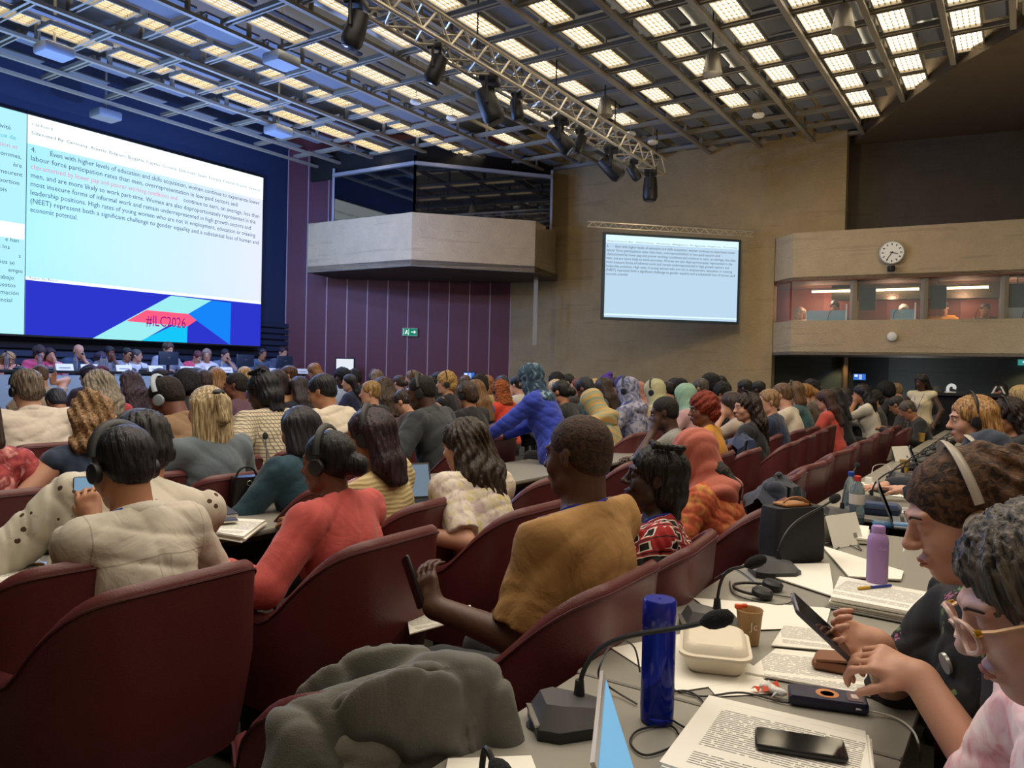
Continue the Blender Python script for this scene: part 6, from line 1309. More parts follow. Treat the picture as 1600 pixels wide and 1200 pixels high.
for i, (s, w) in enumerate(((3.9, -1.27), (.15, -2.15), (3.5, -2.25), (1.75, -4.75), (4.5, -2.25), (5.6, -2.25), (.3, -3.9), (2.1, -3.75), (5.2, -3.8), (4.2, -4.8))):
    chair(sw(s, w), YAW, ['empty maroon armchair between the red patterned dress and the tote bag', 'maroon armchair at the lower left edge', 'maroon armchair right of the patterned blouse', 'maroon armchair in front of the blonde half ponytail', 'maroon armchair behind the tan shirt near the standing woman', 'maroon armchair by the folded name card', 'maroon armchair at the left edge beside the desk microphone', 'maroon armchair between the white shirt and the blonde half ponytail', 'maroon armchair near the patterned blouse table', 'maroon armchair left of the dark suit'][i])
for i, (s, w) in enumerate(((6.3, -2.2), (7.0, -2.2), (7.7, -2.2), (8.4, -2.2), (9.1, -2.2), (3.0, -6.4), (3.8, -6.4), (4.6, -6.4), (3.6, -8.9), (4.5, -8.9), (9.9, -1.35))):
    chair(sw(s, w), YAW, 'maroon armchair standing in the middle of the hall', 'maroon armchairs in the middle rows')
# ================================================================== THINGS ON THE TABLES
ptx = papertext(); pw = mat('paper_white', '#ebe8de', .8); TZ = .741
SZ = [0]
def sheet(corners, z, th, label, text=True, name='paper_sheet', group=None, jit=0, m=None):
    SZ[0] += .0004; z += SZ[0]; P = [onz(x, y, z) for x, y in corners]; c = sum(P, Vector())/len(P); ax = (P[1]-P[0]); rz = atan2(ax.y, ax.x); R = Matrix.Rotation(-rz, 3, 'Z')
    L = [R @ (p-c) for p in P]
    if sum(L[i].x*L[(i+1) % 4].y-L[(i+1) % 4].x*L[i].y for i in range(4)) < 0: L = L[::-1]
    e = empty(name, (c.x, c.y, z-th), rz, label=label, cat='paper', group=group)
    if th < .006:
        mb = MB(); mb.prism([(p.x, p.y) for p in L], 0, th); mb.build('page', m or (ptx if text else pw), e, False); return e
    n = min(14, max(3, int(th/.0035))); mb = MB(); r = random.Random(len(label)+int(P[0].x*99))
    for i in range(n-1):
        dx, dy, a = r.uniform(-.008, .008)*jit, r.uniform(-.008, .008)*jit, r.uniform(-.03, .03)*jit
        mb.at((dx, dy, 0), a); mb.prism([(p.x, p.y) for p in L], th*i/n+.0003, th*(i+1)/n-.0003)
    mb.at(); mb.build('pages', pw, e, False); mb = MB(); mb.prism([(p.x, p.y) for p in L], th*(n-1)/n, th); mb.build('top_page', m or (ptx if text else pw), e, False); return e
sheet([(1108, 1086), (1352, 1142), (1372, 1300), (1030, 1190)], .795, .05, 'thick pile of printed pages under the black phone in the foreground', name='paper_stack', jit=1)
sheet([(1085, 1048), (1168, 1046), (1228, 1082), (1120, 1088)], .7425, .001, 'printed sheet partly under the candy wrappers', False)
sheet([(955, 1012), (1090, 985), (1205, 1058), (1060, 1080)], .7425, .0012, 'blank white sheets under the takeout box', False)
sheet([(1212, 1013), (1372, 1030), (1428, 1098), (1165, 1050)], .747, .005, 'printed page under the brown wallet')
sheet([(1228, 972), (1345, 985), (1320, 1018), (1205, 1008)], .745, .003, 'printed page between the paper cup and the phone hand')
sheet([(1083, 934), (1298, 950), (1290, 980), (1150, 985)], .7425, .001, 'plain white sheets behind the paper cup', False)
sheet([(1312, 900), (1456, 926), (1436, 958), (1298, 932)], .775, .03, 'thick stack of printed pages under the lilac bottle', name='paper_stack', jit=.5)
sheet([(1308, 935), (1440, 962), (1425, 975), (1288, 948)], .744, .003, 'grey folder under the stack with the lilac bottle', False, 'folder', m=mat('folder_grey', '#6f6c66', .6))
sheet([(1212, 881), (1296, 880), (1304, 932), (1200, 898)], .746, .004, 'cream folded booklet behind the headphones', False)
sheet([(1284, 852), (1412, 892), (1408, 905), (1326, 900)], .748, .006, 'open spiral notebook left of the lilac bottle', False, 'notebook')
sheet([(1283, 814), (1358, 822), (1356, 842), (1282, 836)], .765, .024, 'white paper pile in front of the water bottle', False, 'paper_stack', jit=.6)
sheet([(700, 1185), (830, 1180), (860, 1260), (680, 1280)], .7425, .001, 'white sheet at the bottom edge by the foam microphone', False)
sheet([(-40, 872), (62, 868), (60, 905), (-60, 925)], .775, .034, 'pile of papers at the left edge with a gold pen on top', True, 'paper_stack', jit=1)
sheet([(335, 808), (415, 812), (380, 838), (318, 828)], .765, .025, 'stack of papers between the white shirt and the coral blazer', True, 'paper_stack', jit=1)
sheet([(330, 640+160), (360, 798), (372, 812), (335, 815)], .785, .01, 'tablet lying on the papers right of the white shirt', False, 'tablet', m=mat('tablet_glass', '#3c4a68', .15))
sheet([(286, 790), (352, 788), (372, 802), (300, 806)], .80, .02, 'dark closed notebook right of the white shirt', False, 'notebook', m=mat('notebook_dark', '#3b3c48', .5))
sheet([(405, 690), (445, 684), (450, 702), (398, 705)], .752, .01, 'papers behind the teal jacket', False, 'paper_stack')
sheet([(0, 722), (70, 718), (75, 738), (0, 748)], .752, .01, 'white papers in front of the pink patterned sleeve', False, 'paper_stack')
bk = sheet([(636, 962), (735, 945), (742, 962), (640, 990)], .60, .004, 'open white booklet on the lap of the man in the tan T-shirt', True, 'booklet')
for i, (s, w, a) in enumerate(((4.7, -.45, .2), (5.3, -.5, -.1), (5.7, -.75, .3), (6.6, -.5, 0), (7.2, -.55, .2), (8.1, -.5, .1), (9, -.55, -.2), (2.6, -5.6, .3), (3.3, -5.55, 0), (4.8, -5.5, .2), (6, -5.6, -.2), (3.4, -3.05, .1), (4.2, -3.0, .2), (7, -3.0, 0), (8, -3.05, .2), (3, -8, 0), (5, -8.1, .2), (7, -8, .1))):
    c = sw(s, w, .742); e = empty('paper_sheet', c, ROWROT+a, label='loose white sheet lying on one of the farther desks', cat='paper', group='loose sheets on the farther desks'); mb = MB(); mb.box((0, 0, .002), (.21, .297, .004)); mb.build('page', pw, e, False)
# bottles
bb = onz(1026, 1126, .741); blue_p = NB('blue_translucent'); blue_p.b.inputs['Base Color'].default_value = lin('#16289c'); blue_p.b.inputs['Transmission Weight'].default_value = .45; blue_p.b.inputs['Roughness'].default_value = .06; blue_p.b.inputs['IOR'].default_value = 1.3
e = empty('drinking_bottle', bb, label='tall translucent royal blue cylindrical bottle on the near table', cat='bottle')
mb = MB(); mb.lathe([(.028, 0), (.0335, .004), (.0345, .03), (.034, .1), (.034, .192), (.0325, .196)], 32); mb.build('body', blue_p.m, e)
mb = MB(); mb.lathe([(.0335, .196), (.035, .199), (.0345, .248), (.031, .252)], 32); mb.lathe([(.004, .2515), (.003, .2535)], 10); mb.build('lid', mat('blue_lid', '#1a2590', .2), e)
pb = onz(1370, 910, .776); e = empty('drinking_bottle', pb, label='matt lilac metal bottle standing on the paper stack', cat='bottle'); lil = mat('lilac_matt', '#a382bd', .45)
mb = MB(); mb.lathe([(.030, 0), (.0335, .004), (.0335, .135), (.031, .152), (.0215, .166)], 28); mb.build('body', lil, e); mb = MB(); mb.lathe([(.0215, .166), (.022, .185), (.019, .19)], 24); mb.build('cap', lil, e)
mb = MB(); text_to(mb, 'Cam', 0, 0, .014, None, 0); mb2 = MB(); mb2.v = [(a[0]-.012, 0, a[1]) for a in mb.v]; mb2.f = mb.f; mb2.mi = mb.mi; lg = mb2.build('logo', mat('logo_pale', '#cbb8da', .4), e, False); lg.location = (.0, -.0345, .115); lg.rotation_euler = (0, 0, .1)
bottle(onz(1338, 818, .741), 'clear plastic water bottle with red cap beyond the paper pile', clear, mat('cap_red', '#c83c34', .4), h=.235, r=.037, lab=mat('bottle_label', '#d8d0cc', .6))
bottle(onz(1328, 806, .741), 'second clear water bottle with a blue cap just behind the red-capped one', clear, mat('cap_blue2', '#2c56b8', .4), h=.23, r=.035)
# takeout box
fib = mat('sugarcane_fibre', '#d9d0bd', .85, noise=.03, nscale=30)
def rbox(mb, a, b, r, z0, z1, s0, s1):
    pts = []
    for (cx, cy, a0) in ((a-r, b-r, 0), (-a+r, b-r, 90), (-a+r, -b+r, 180), (a-r, -b+r, 270)):
        for t in range(0, 91, 15): pts.append((cx+r*cos(radians(a0+t)), cy+r*sin(radians(a0+t))))
    n = len(pts); return [(x*s0, y*s0, z0) for x, y in pts]+[(x*s1, y*s1, z1) for x, y in pts], n
def stackrings(mb, a, b, r, prof):
    vs = []; n = 0
    for z, s in prof: v, n = rbox(mb, a, b, r, z, z, s, s); vs += v[:n]
    k = len(prof); mb.add(vs, [tuple(reversed(range(n)))]+[tuple(range((k-1)*n, k*n))]+[(q*n+i, q*n+(i+1) % n, (q+1)*n+(i+1) % n, (q+1)*n+i) for q in range(k-1) for i in range(n)])
tb = onz(1116, 1036, .743); e = empty('takeout_box', tb, ROWROT+.35, label='white clamshell takeout box of moulded fibre beside the blue bottle', cat='box')
mb = MB(); stackrings(mb, .102, .08, .035, [(0, .74), (.006, .8), (.042, .97), (.043, 1.06), (.046, 1.06)]); mb.build('tub', fib, e)
mb = MB(); stackrings(mb, .102, .08, .035, [(.046, 1.06), (.050, 1.06), (.052, .96), (.066, .88), (.072, .78), (.070, .70), (.0705, .55)]); mb.build('lid', fib, e)
# paper cup
cp = onz(1170, 1005, .742); e = empty('paper_cup', cp, label='brown paper coffee cup with an orange wrapper on its rim', cat='cup')
mb = MB(); mb.lathe([(.024, 0), (.0255, .001), (.034, .088), (.0355, .09), (.034, .092), (.031, .088), (.0245, .01)], 28); mb.build('body', mat('kraft_cup', '#a88458', .6), e)
mb = MB(); mb.box((-.03, .0, .098), (.02, .012, .012), .003); mb.box((-.014, .0, .1), (.014, .012, .01), .003); mb.build('wrapper', mat('orange_foil', '#e0582c', .35), e)
mb = MB(); text_to(mb, 'Jc', 0, 0, .03); mb2 = MB(); mb2.v = [(a[0]-.01, 0, a[1]) for a in mb.v]; mb2.f = mb.f; mb2.mi = mb.mi; lg = mb2.build('logo', mat('cup_logo', '#e8dcc4', .6), e, False); lg.location = (0, -.032, .045); lg.rotation_euler = (.1, 0, .0)
for (px, py, l) in ((1413, 738, 'yellow paper cup beside the hand in the black sleeve'), (1440, 690, 'second yellow paper cup farther along the right-hand table'), (196, 645, 'small cream paper cup on the desk behind the curly blonde')):
    e = empty('paper_cup', onz(px, py, .742), label=l, cat='cup'); mb = MB(); mb.lathe([(.026, 0), (.037, .095), (.039, .097), (.035, .095), (.027, .01)], 18); mb.build('body', mat('yellow_cup', '#c8a050', .6), e)
# wallet
e = empty('wallet', onz(1300, 1042, .748), ROWROT+.1, label='folded brown leather wallet lying on the printed page', cat='wallet'); lw = mat('brown_wallet', '#7c4c30', .45, noise=.1, nscale=30, bump=.2, bscale=200)
mb = MB(); mb.at((0, 0, .012), 0, .0, .05); mb.box((0, 0, 0), (.10, .085, .022), .012); mb.build('fold', lw, e); mb = MB(); mb.at((0, -.004, .027), 0, -.12, .06); mb.box((0, 0, 0), (.095, .075, .006), .005); mb.build('flap', lw, e)
# candy wrappers
for i, (px, py, c1, l) in enumerate(((1196, 1078, '#e0502a', 'orange-tipped candy in a white wrapper, left one'), (1207, 1083, '#c8ccd0', 'candy in a white and grey wrapper between the orange ones'), (1217, 1088, '#e0502a', 'orange-tipped candy in a white wrapper, right one'))):
    e = empty('wrapped_candy', onz(px, py, .744), .5+i, label=l, cat='candy'); mb = MB(); mb.ell((0, 0, .01), (.018, .01, .009)); mb.build('sweet', mat('candy_white', '#d4d4d2', .3), e); mb = MB()
    for q in (-1, 1): mb.lathe([(.003, 0), (.012, .014)], 8) if False else mb.add([(q*.015, 0, .01), (q*.034, .012, .004), (q*.036, 0, .016), (q*.034, -.012, .004)], [(0, 1, 2), (0, 2, 3)])
    mb.build('wrapper_end', mat('foil_'+c1, c1, .3), e, False)
# power bank
e = empty('power_bank', onz(1292, 1100, .742), ROWROT-1.28, label='dark blue power bank with a copper ring print and white cable', cat='power bank')
mb = MB(); mb.box((0, 0, .012), (.16, .072, .022), .008); mb.build('body', mat('navy_gloss', '#1a1d3e', .3), e); mb = MB(); mb.lathe([(.014, .0232), (.024, .0236), (.024, .0232)], 24, (-.0, 0, 0)); mb.build('ring_print', mat('copper', '#d8905c', .3, .6), e); mb = MB(); mb.box((.055, 0, .0235), (.03, .05, .0012)); mb.build('panel', mat('brown_print', '#5c4048', .4), e)
mb = MB(); mb.box((.055, 0, .0243), (.014, .022, .001)); mb.build('emblem', mat('emblem_pale', '#c8b8b0', .4), e)
def cable(pts, label, m=black, r=.0022, z=.745, name='cable'):
    P = [onz(p[0], p[1], p[2] if len(p) > 2 else z) for p in pts]; q = spline(P, 7); c = q[0]; e = MB(); e.tube([p-c for p in q], r, 6); o = e.build(name, m, None, label=label, cat='cable'); o.location = c; return o
cable([(1338, 1108, .755), (1365, 1112, .75), (1400, 1122), (1425, 1140), (1436, 1165, .73), (1438, 1190, .66)], 'white charging cable running from the power bank over the table edge', mat('cable_white', '#d8d4cc', .5), .0022)
cable([(1075, 1140), (1040, 1115), (1045, 1085), (1075, 1080), (1100, 1100), (1085, 1130), (1062, 1160), (1010, 1180), (985, 1160), (1000, 1140), (1050, 1135), (1065, 1170), (1050, 1215)], 'black headphone cable coiled right of the blue bottle')
cable([(995, 1100), (950, 1072, .76), (935, 1050, .84), (960, 1002, .87), (990, 1010, .82), (1000, 1050, .75)], 'black plug cable arching behind the near microphone')
cable([(1062, 1080), (1100, 1088), (1160, 1082), (1230, 1098), (1245, 1085)], 'thin black cable lying before the candies'); cable([(845, 1135), (830, 1130), (838, 1142), (868, 1150)], 'short cable entering the table grommet', r=.004)
cable([(1115, 905), (1150, 890), (1200, 925), (1240, 935), (1215, 945), (1150, 930), (1140, 908)], 'black cable of the headphones lying before the folded booklet')
cable([(1300, 865), (1320, 850), (1345, 860), (1340, 852)], 'thin dark cord behind the notebook'); cable([(1362, 742), (1366, 728, .79), (1385, 726, .79), (1392, 738), (1380, 745)], 'white cord of the charger', mat('cable_white', '#d8d4cc', .5))
# headphones on the table
e = empty('headphones', onz(1180, 925, .742), ROWROT, label='black on-ear headphones lying behind the plain white sheets', cat='headphones'); mb = MB(); mb.tube([(.075*cos(a), .09*sin(a)-.02, .012) for a in np.linspace(0, pi, 15)], .005, 7); mb.build('headband', black, e)
for q in (-1, 1): mb = MB(); mb.at((q*.06, -.04, .018), 0, .15); mb.lathe([(.02, -.014), (.033, -.01), (.034, .006), (.026, .014), (.008, .012)], 18); mb.build('earcup', black, e)
# phones
phone_obj(onz(1250, 1163, .803), (0, 0, ROWROT-1.28+pi/2), 'black smartphone lying on the thick pile of pages')
if 'lady' in HL:
    e_, J_ = HL['lady']; M = Matrix.LocRotScale(e_.location, e_.rotation_euler, e_.scale); W = M @ (J_['WR']+Vector((-.075, .11, .045))); phone_obj(W, (.75, -.25, e_.rotation_euler.z+.1), 'grey smartphone held up by the woman in the black floral top', case='#45454f')
# pens
def pen(px, py, rz, c1, c2, label, z=.782, tilt=0):
    e = empty('pen', onz(px, py, z), rz, label=label, cat='pen'); e.rotation_euler = (0, tilt, rz); mb = MB(); mb.tube([(-.07, 0, 0), (.02, 0, 0)], .0045, 8); mb.build('barrel', mat('pen_'+c1, c1, .4), e); mb = MB(); mb.tube([(.02, 0, 0), (.06, 0, 0), (.068, 0, 0)], [.005, .0055, .003], 8); mb.build('cap', mat('pen_'+c2, c2, .4), e)
pen(1366, 917, .35+pi, '#2c3a90', '#c8a030', 'blue pen with a yellow cap lying beside the lilac bottle', .783); pen(1418, 836, .8, '#e0e0e0', '#2c3a90', 'blue and white pen held upright by the writer', .86, -1.0); pen(35, 882, .1, '#18181a', '#b89030', 'black pen with gold trim on the papers at the left edge', .782)
# near laptop: edge of a lit screen
H1 = onz(1003, 1240, .752); T1 = atd(943, 1047, 1.25); dr = Vector((sin(.155), cos(.155), 0)); H0 = H1-dr*.3; T0 = T1-dr*.3; upv = (T1-H1).normalized(); nrm = dr.cross(upv).normalized()*1
if nrm.x < 0: nrm = -nrm
e = empty('laptop', H1*.5+H0*.5, label='open silver laptop with a pale blue screen at the bottom edge', cat='laptop'); O = e.location; th = nrm*-.006
def hexa(a, b, c, d, t): return [tuple(x) for x in (a, b, c, d, a+t, b+t, c+t, d+t)], [(0, 1, 2, 3), (7, 6, 5, 4), (0, 4, 5, 1), (1, 5, 6, 2), (2, 6, 7, 3), (3, 7, 4, 0)]
mb = MB(); mb.add(*hexa(H0-O, H1-O, T1-O, T0-O, th)); mb.build('lid', mat('aluminium_silver', '#c4c2be', .3, .6), e, False)
mb = MB(); a = [H0.lerp(H1, .03), H0.lerp(H1, .97), T0.lerp(T1, .97), T0.lerp(T1, .03)]; q = [x.lerp(y, .06) for x, y in zip(a, (a[3], a[2], a[1], a[0]))]; mb.quad(*[tuple(x-O+nrm*.001) for x in q]); mb.build('screen', emis('laptop_blue', '#8cc8ee', .85), e, False)
mb = MB(); r_ = Vector((dr.y, -dr.x, 0))*.215; mb.add(*hexa(H0-O, H1-O, H1-O+r_, H0-O+r_, Vector((0, 0, -.008)))); mb.build('keyboard_base', mat('aluminium_silver', '#c4c2be', .3, .6), e, False)
def laptop(P, rz, label, scol=None, open_=1.95, body='#26282c', w=.31):
    e = empty('laptop', P, rz, label=label, cat='laptop'); mb = MB(); mb.box((0, 0, .008), (w, .21, .015), .006); b = mb.build('keyboard_base', mat('lap_'+body, body, .4, .3), e); mb = MB()
    for i in range(4): mb.box((0, .06-.028*i, .0165), (w-.05, .018, .002))
    mb.build('keys', mat('keys_black', '#131416', .5), b, False)
    c, s = cos(open_-pi/2), sin(open_-pi/2); mb = MB(); mb.at((0, .105, .012), 0, -(open_-pi/2)); mb.box((0, 0, .1), (w, .007, .2), .003); l = mb.build('lid', mat('lap_'+body, body, .4, .3), e)
    mb = MB(); mb.at((0, .105, .012), 0, -(open_-pi/2)); mb.quad((-w/2+.01, -.005, .015), (w/2-.01, -.005, .015), (w/2-.01, -.005, .19), (-w/2+.01, -.005, .19)); mb.build('screen', emis('scr_'+(scol or '#101418'), scol or '#101418', .8 if scol else .05), l, False)
laptop(onz(1432, 822, .742), YAW+.15, 'dark open laptop beyond the light blue pouch', body='#85888c'); laptop(onz(645, 790, .742), YAW-.5, 'dark laptop with a grey document window left of the patterned blouse', '#7c8c9c'); laptop(onz(1460, 740, .742), YAW+.1, 'grey laptop behind the yellow cup', body='#4c5c70')
laptop(sw(5.6, -10.2, .742), YAW, 'small teal-lidded laptop in the front row', '#3c7888'); laptop(sw(3.0, -8.0, .742), YAW, 'open laptop behind the navy jacket at the left', None)
# bags
e = empty('tote_bag', onz(1236, 876, .742), ROWROT-.55, label='black tote bag with tan leather flap standing on the table', cat='bag')
mb = MB(); stackrings(mb, .125, .055, .02, [(0, .92), (.01, 1), (.1, 1.02), (.2, .96), (.215, .93)]); mb.build('body', mat('tote_black', '#1c1d22', .8, bump=.3, bscale=15), e)
mb = MB(); mb.box((-.01, 0, .222), (.12, .075, .012), .006); mb.tube(bez([(-.06, .0, .22), (-.03, -.02, .27), (.04, -.02, .25), (.07, -.03, .21)]), .008, 8, .004); mb.build('leather_flap', mat('tan_leather', '#a87444', .5), e)
e = empty('handbag', onz(384, 798, .742), ROWROT-.3, label='small black structured handbag with a metal ring between the white shirt and coral blazer', cat='bag')
mb = MB(); stackrings(mb, .075, .045, .015, [(0, .95), (.008, 1), (.14, .95), (.17, .86)]); mb.build('body', mat('bag_black_gloss', '#131417', .35), e); mb = MB(); mb.tube([(.012*cos(a), -.046, .14+.012*sin(a)) for a in np.linspace(0, 2*pi, 13)], .002, 5); mb.build('ring', chrome, e); mb = MB(); mb.tube(bez([(-.05, 0, .165), (-.04, 0, .23), (.04, 0, .23), (.05, 0, .165)]), .005, 6); mb.build('handle', black, e)
e = empty('pouch', onz(1372, 803, .742), ROWROT-1.5, label='navy blue zipped pouch behind the water bottles', cat='pouch'); mb = MB(); mb.box((0, 0, .03), (.22, .12, .058), .028); mb.build('body', cloth('#2e3e62'), e); mb = MB(); mb.tube([(-.1, -.06, .035), (.1, -.06, .035)], .003, 5); mb.build('zip', black, e)
e = empty('pouch', onz(1398, 824, .742), ROWROT-1.35, label='flat light blue plastic pouch before the dark laptop', cat='pouch'); mb = MB(); mb.box((0, 0, .012), (.2, .09, .022), .011); mb.build('body', mat('sky_plastic', '#4a84b8', .25), e); mb = MB(); mb.tube([(-.09, 0, .024), (.09, 0, .024)], .003, 5); mb.build('zip', white, e)
e = empty('document_case', onz(60, 855, .742), ROWROT-.9, label='black and blue document case at the left of the white shirt', cat='case'); mb = MB(); mb.box((0, 0, .02), (.34, .24, .035), .015); mb.build('body', black, e); mb = MB(); mb.box((.0, .02, .041), (.3, .2, .006), .003); mb.build('blue_cover', mat('royal_cover', '#34427e', .5), e)
e = empty('charger', onz(1357, 757, .742), ROWROT, label='white cube charger at the near corner of the next table', cat='charger'); mb = MB(); mb.box((0, 0, .025), (.045, .045, .05), .006); mb.build('body', white, e); mb = MB(); mb.tube([(0, -.02, .03), (0, -.05, .01)], .003, 5); mb.build('plug', white, e)
def card_tent(P, rz, label): e = empty('name_card', P, rz, label=label, cat='name card'); mb = MB(); mb.quad((-.11, -.045, 0), (.11, -.045, 0), (.11, 0, .13), (-.11, 0, .13)); mb.quad((.11, .045, 0), (-.11, .045, 0), (-.11, 0, .13), (.11, 0, .13)); mb.build('card', pw, e, False); mb = MB(); mb.quad((.05, -.036, .028), (.075, -.036, .028), (.075, -.029, .048), (.05, -.029, .048)); mb.build('crest', mat('crest_grey', '#8c8a84'), e, False)
card_tent(onz(983, 688, .742), ROWROT-1.2, 'white folded name card on the table beyond the tan shirt'); card_tent(onz(1312, 850, .742), ROWROT-.4, 'white folded name card beside the black tote bag'); card_tent(onz(795, 668, .742), ROWROT-1.2, 'white folded name card under the hand of the standing woman'); card_tent(onz(1405, 720, .742), ROWROT-.5, 'white folded name card behind the yellow cup')
e = empty('grommet', onz(845, 1134, .7405), label='round black cable grommet in the near table', cat='grommet'); mb = MB(); mb.lathe([(.022, 0), (.03, .001), (.03, .003), (.02, .003)], 20); mb.build('ring', black, e)
mic(onz(720, 1330), ROWROT-2.4, atd(775, 1197, 1.12), 'foam microphone tip at the bottom edge', r=.005)
# ---------------------------------------------------------------- coats on chairs
def coat(P, yaw, label, col, lining, wd=.62, fr=.24, bk=.42, zt=.95, seed=1, sleeve=True, sc=1):
    e = empty('jacket', (P[0], P[1], 0), yaw, label=label, cat='jacket'); e.scale = (sc,)*3; r = random.Random(seed); nx, ny = 34, 40; ph = [r.uniform(0, 6) for _ in range(6)]
    def grid(x0, x1, v0, v1, off, name, m, thick=.006):
        vs = []; fs = []
        for layer in (0, 1):
            for j in range(ny+1):
                v = v0+(v1-v0)*j/ny
                for i in range(nx+1):
                    x = x0+(x1-x0)*i/nx; f = .011*sin(x*26+ph[0]+v*5)+.009*sin(x*47+ph[1]-v*9)+.007*sin(v*30+ph[2]+x*14); xx = x*(1+.12*min(0, -v)*0)
                    edge = 1-max(0, abs(x)-.13)*.45
                    if v < -.04: y, z = -.235+(-v-.04)*.17+.012, zt-.02+(v+.04)*.97; n = (0, 1, .1)
                    elif v > .04: y, z = -.30+(v-.04)*.12, zt-.02-(v-.04)*.97; n = (0, -1, .1)
                    else: a = (v+.04)/.08*pi; y, z = -.223-.077*(1-cos(a))/2, zt-.02+.03*sin(a); n = (0, -cos(pi-a)*-1, 1)
                    o = off+f+ (thick if layer else 0)
                    vs.append((x, y+n[1]*o, z*edge+n[2]*o*.5+.01*sin(x*9+ph[3])))
        N = (nx+1)*(ny+1)
        for j in range(ny):
            for i in range(nx): a = j*(nx+1)+i; fs.append((a, a+1, a+nx+2, a+nx+1)); fs.append((N+a+nx+1, N+a+nx+2, N+a+1, N+a))
        for j in range(ny):
            for i in (0, nx): a = j*(nx+1)+i; q = (a, a+nx+1, N+a+nx+1, N+a); fs.append(q if i == 0 else q[::-1])
        for i in range(nx):
            for j in (0, ny): a = j*(nx+1)+i; q = (a+1, a, N+a, N+a+1); fs.append(q if j == 0 else q[::-1])
        mb = MB(); mb.add(vs, fs); return mb.build(name, m, e)
    grid(-wd/2, wd/2, -fr, bk, .02, 'cloth', m=col)
    grid(-wd*.12, wd*.16, -.02, bk*.86, .034, 'lapel', m=lining)
    if sleeve:
        s = SDF(); s.cap((-.2, -.31, zt-.03), (-.235, -.35, zt-.26), .045, .042, .03); s.cap((-.235, -.35, zt-.26), (-.17, -.36, zt-.48), .042, .036, .03); s.disp = fold(seed, .006); me = s.mesh('sleeve', [-.4, -.56, zt-.6], [-.1, -.28, zt+.08], .009); o = link_part('sleeve', me, col, e)
    return e
greyj = cloth('#5a5a54')
def wool_jacket(P, yaw, sc, label):
    e = empty('jacket', (P[0], P[1], 0), yaw, label=label, cat='jacket'); e.scale = (sc,)*3; s = SDF()
    s.cap((-.22, -.255, .86), (.08, -.25, .91), .026, .032, .03); s.cap((.08, -.25, .91), (.2, -.245, .885), .034, .024, .03)
    s.ell((.0, -.30, .74), (.21, .024, .2), .03); s.ell((-.02, -.17, .83), (.19, .02, .11), .04); s.ell((.12, -.26, .905), (.085, .042, .03), .02)
    s.cap((.185, -.28, .87), (.215, -.31, .70), .034, .036, .02); s.cap((.215, -.31, .70), (.17, -.34, .5), .035, .028, .02)
    s.cap((-.2, -.28, .84), (-.25, -.31, .70), .036, .036, .02); s.cap((-.25, -.31, .70), (-.24, -.29, .52), .035, .028, .02)
    s.cap((-.15, -.30, .64), (-.11, -.33, .46), .035, .04, .03); s.cap((.0, -.31, .66), (.02, -.33, .46), .03, .036, .03); s.cap((.1, -.31, .78), (.12, -.34, .46), .025, .034, .03); s.cap((-.19, -.29, .83), (-.02, -.315, .60), .018, .024, .02)
    s.ell((-.07, -.345, .77), (.075, .045, .085), .012, None, True)
    s.disp = fold(44, .02); link_part('cloth', s.mesh('wool', [-.42, -.48, .38], [.42, -.08, 1.02], .0065), greyj, e)
    c = SDF(); q = spline([(-.15, -.28, .87), (-.09, -.295, .915), (.0, -.285, .935), (.08, -.285, .93), (.13, -.295, .86), (.12, -.325, .74), (.1, -.335, .62)], 3)
    for a, b in zip(q[:-1], q[1:]): c.cap(a, b, .011, .011, .012)
    c.disp = fold(12, .006); link_part('collar', c.mesh('collar', [-.25, -.46, .52], [.25, -.2, 1.02], .006), greyj, e)
    l = SDF(); l.ell((-.07, -.305, .77), (.08, .014, .095), .02); l.disp = fold(9, .008); link_part('lining', l.mesh('lining', [-.2, -.4, .6], [.08, -.28, .92], .008), cloth('#8b8b83'), e)
wool_jacket(ch_j.location, ch_j.rotation_euler.z, .95, 'grey wool jacket thrown over the armchair in the foreground')
c = sw(6.35, -2.2); coat(c, YAW, 'blue cloth jacket hanging over an armchair back below the olive-brown top', cloth('#27385c'), cloth('#2e4268'), .5, .1, .62, .95, 6, False)
c = sw(3.9, -1.27); coat(c, YAW, 'dark navy coat heaped on the armchair left of the tote bag', cloth('#222c3e'), cloth('#1c2434'), .66, .3, .36, .95, 8)
# ================================================================== LIGHT
def area(name, loc, rot, size, power, col, sy=None):
    l = bpy.data.lights.new(name, 'AREA'); l.energy = power; l.size = size; l.color = col
    if sy: l.shape = 'RECTANGLE'; l.size_y = sy
    o = bpy.data.objects.new(name, l); COL.objects.link(o); o.location = loc; o.rotation_euler = rot; return o
def spot(name, loc, target, power, col, ang=1.2, blend=.8, r=.05):
    l = bpy.data.lights.new(name, 'SPOT'); l.energy = power; l.color = col; l.spot_size = ang; l.spot_blend = blend; l.shadow_soft_size = r
    o = bpy.data.objects.new(name, l); COL.objects.link(o); o.location = loc; o.rotation_euler = (Vector(target)-Vector(loc)).to_track_quat('-Z', 'Y').to_euler(); return o
area('overhead_light', (-.5, 4.2, 5.9), (0, 0, 0), 7, 420, (1, .88, .72), 5); area('rear_ceiling_light', (1.2, -.6, 5.9), (0, 0, 0), 5, 90, (1, .86, .68), 3.5)
area('rear_ceiling_light_2', (5.5, 3.0, 5.9), (0, 0, 0), 2.2, 150, (1, .84, .62), 3)
def point(name, loc, power, col, r=.05):
    l = bpy.data.lights.new(name, 'POINT'); l.energy = power; l.color = col; l.shadow_soft_size = r; o = bpy.data.objects.new(name, l); COL.objects.link(o); o.location = loc; return o
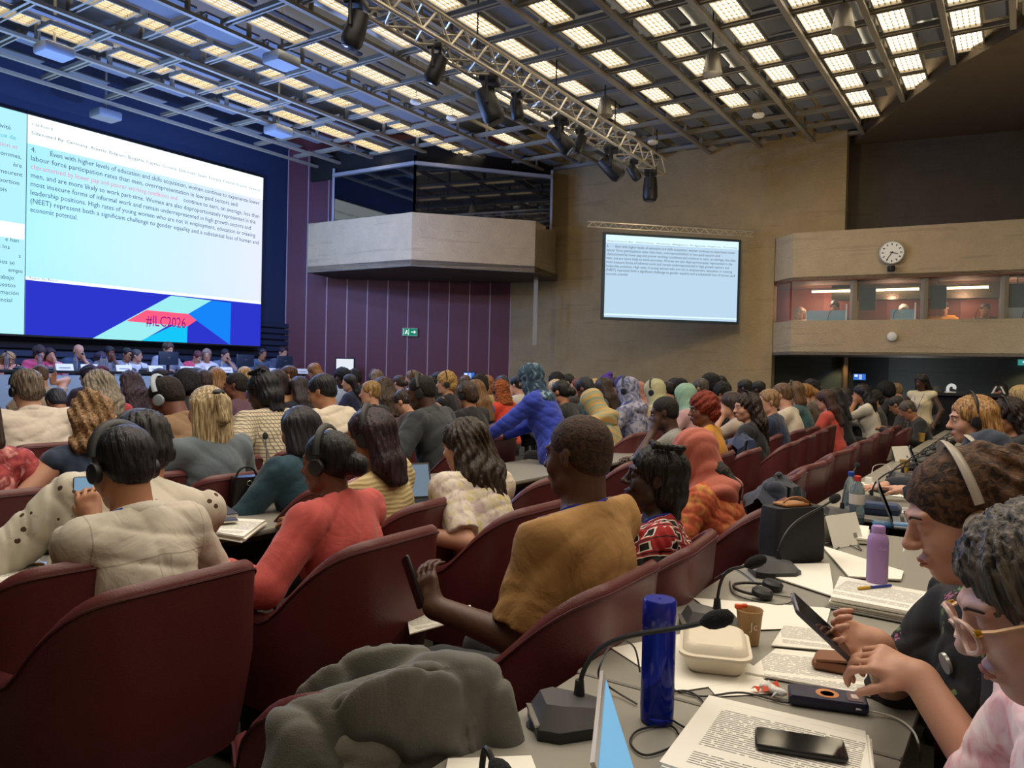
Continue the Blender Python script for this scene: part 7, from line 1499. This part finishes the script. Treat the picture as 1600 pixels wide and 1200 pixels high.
for i, (s, w, z, pw_) in enumerate(((5, -11.2, 4.4, 260), (8, -11.4, 4.3, 280), (9.6, -11.6, 4.5, 140), (6.5, -9.4, 4.2, 90), (10, -9.7, 4.0, 90))): point('stage_blue_fill', tuple(sw(s, w, z)), pw_, (.22, .40, 1))  # added blue fill without fixtures, tints the left ceiling and the people below
for i, (x, y, z, pw_) in enumerate(((-1.5, 13.5, 3.9, 50), (3.4, 12.3, 3.7, 70), (6.8, 9.5, 3.8, 70))): point('hall_warm_fill', (x, y, z), pw_, (1, .78, .5))  # added warm fill points that lift the far walls, no fixtures here
for i, px in enumerate((1262, 1290, 1390, 1510, 1590)): q = bp(px, .95); point('booth_fill', (q.x, q.y, 3.0), 7, (1, .62, .42))  # extra fill inside the booths, added on top of the tube lights
for i, px in enumerate((30, 120, 210, 310, 420)): q = up_at(px, WD0+.9, 3.6); point('podium_fill', tuple(q), 22, (.75, .82, 1))  # added cool fill in front of the podium, brightens its people and desks
p = up(1302, 560); spot('wall_washer', (p.x+.05, p.y-.4, 1.85), (p.x+.05, p.y-.02, .6), 10, (1, .9, .45), 1.5, .5)
point('under_booth_fill', (8.3, 11.6, 1.7), 9, (.8, .9, 1)); point('under_booth_fill_2', (7.4, 14.2, 1.5), 8, (.8, .9, 1))  # added cool fill for the dark recess below the booths, no lamp there
p = up(1592, 560); spot('wall_washer_2', (p.x+.05, p.y-.4, 1.85), (p.x, p.y-.02, .6), 6, (1, .9, .45), 1.6, .6)
w = bpy.data.worlds.new('world'); bpy.context.scene.world = w; w.use_nodes = True; bg = w.node_tree.nodes['Background']; bg.inputs[0].default_value = (.8, .72, .6, 1); bg.inputs[1].default_value = .42
# ================================================================== CAMERA
cd = bpy.data.cameras.new('camera'); cam = bpy.data.objects.new('camera', cd); COL.objects.link(cam); cd.lens = 27; cd.sensor_width = 36; cd.clip_start = .05; cd.clip_end = 100
cam.matrix_world = Matrix(((_X.x, _Y.x, -_F.x, 0), (_X.y, _Y.y, -_F.y, 0), (_X.z, _Y.z, -_F.z, CH), (0, 0, 0, 1)))
sc_ = bpy.context.scene; sc_.camera = cam; sc_.view_settings.view_transform = 'Standard'; sc_.view_settings.look = 'None'; sc_.view_settings.exposure = 0; sc_.view_settings.gamma = 1.0
sc_.cycles.max_bounces = 6; sc_.cycles.diffuse_bounces = 3; sc_.cycles.glossy_bounces = 3; sc_.cycles.transmission_bounces = 5; sc_.cycles.transparent_max_bounces = 8; sc_.cycles.caustics_reflective = False; sc_.cycles.caustics_refractive = False; sc_.cycles.sample_clamp_indirect = 3; sc_.cycles.use_denoising = True
print('OBJECTS', len(bpy.data.objects), 'PEOPLE', len(PEOPLE))
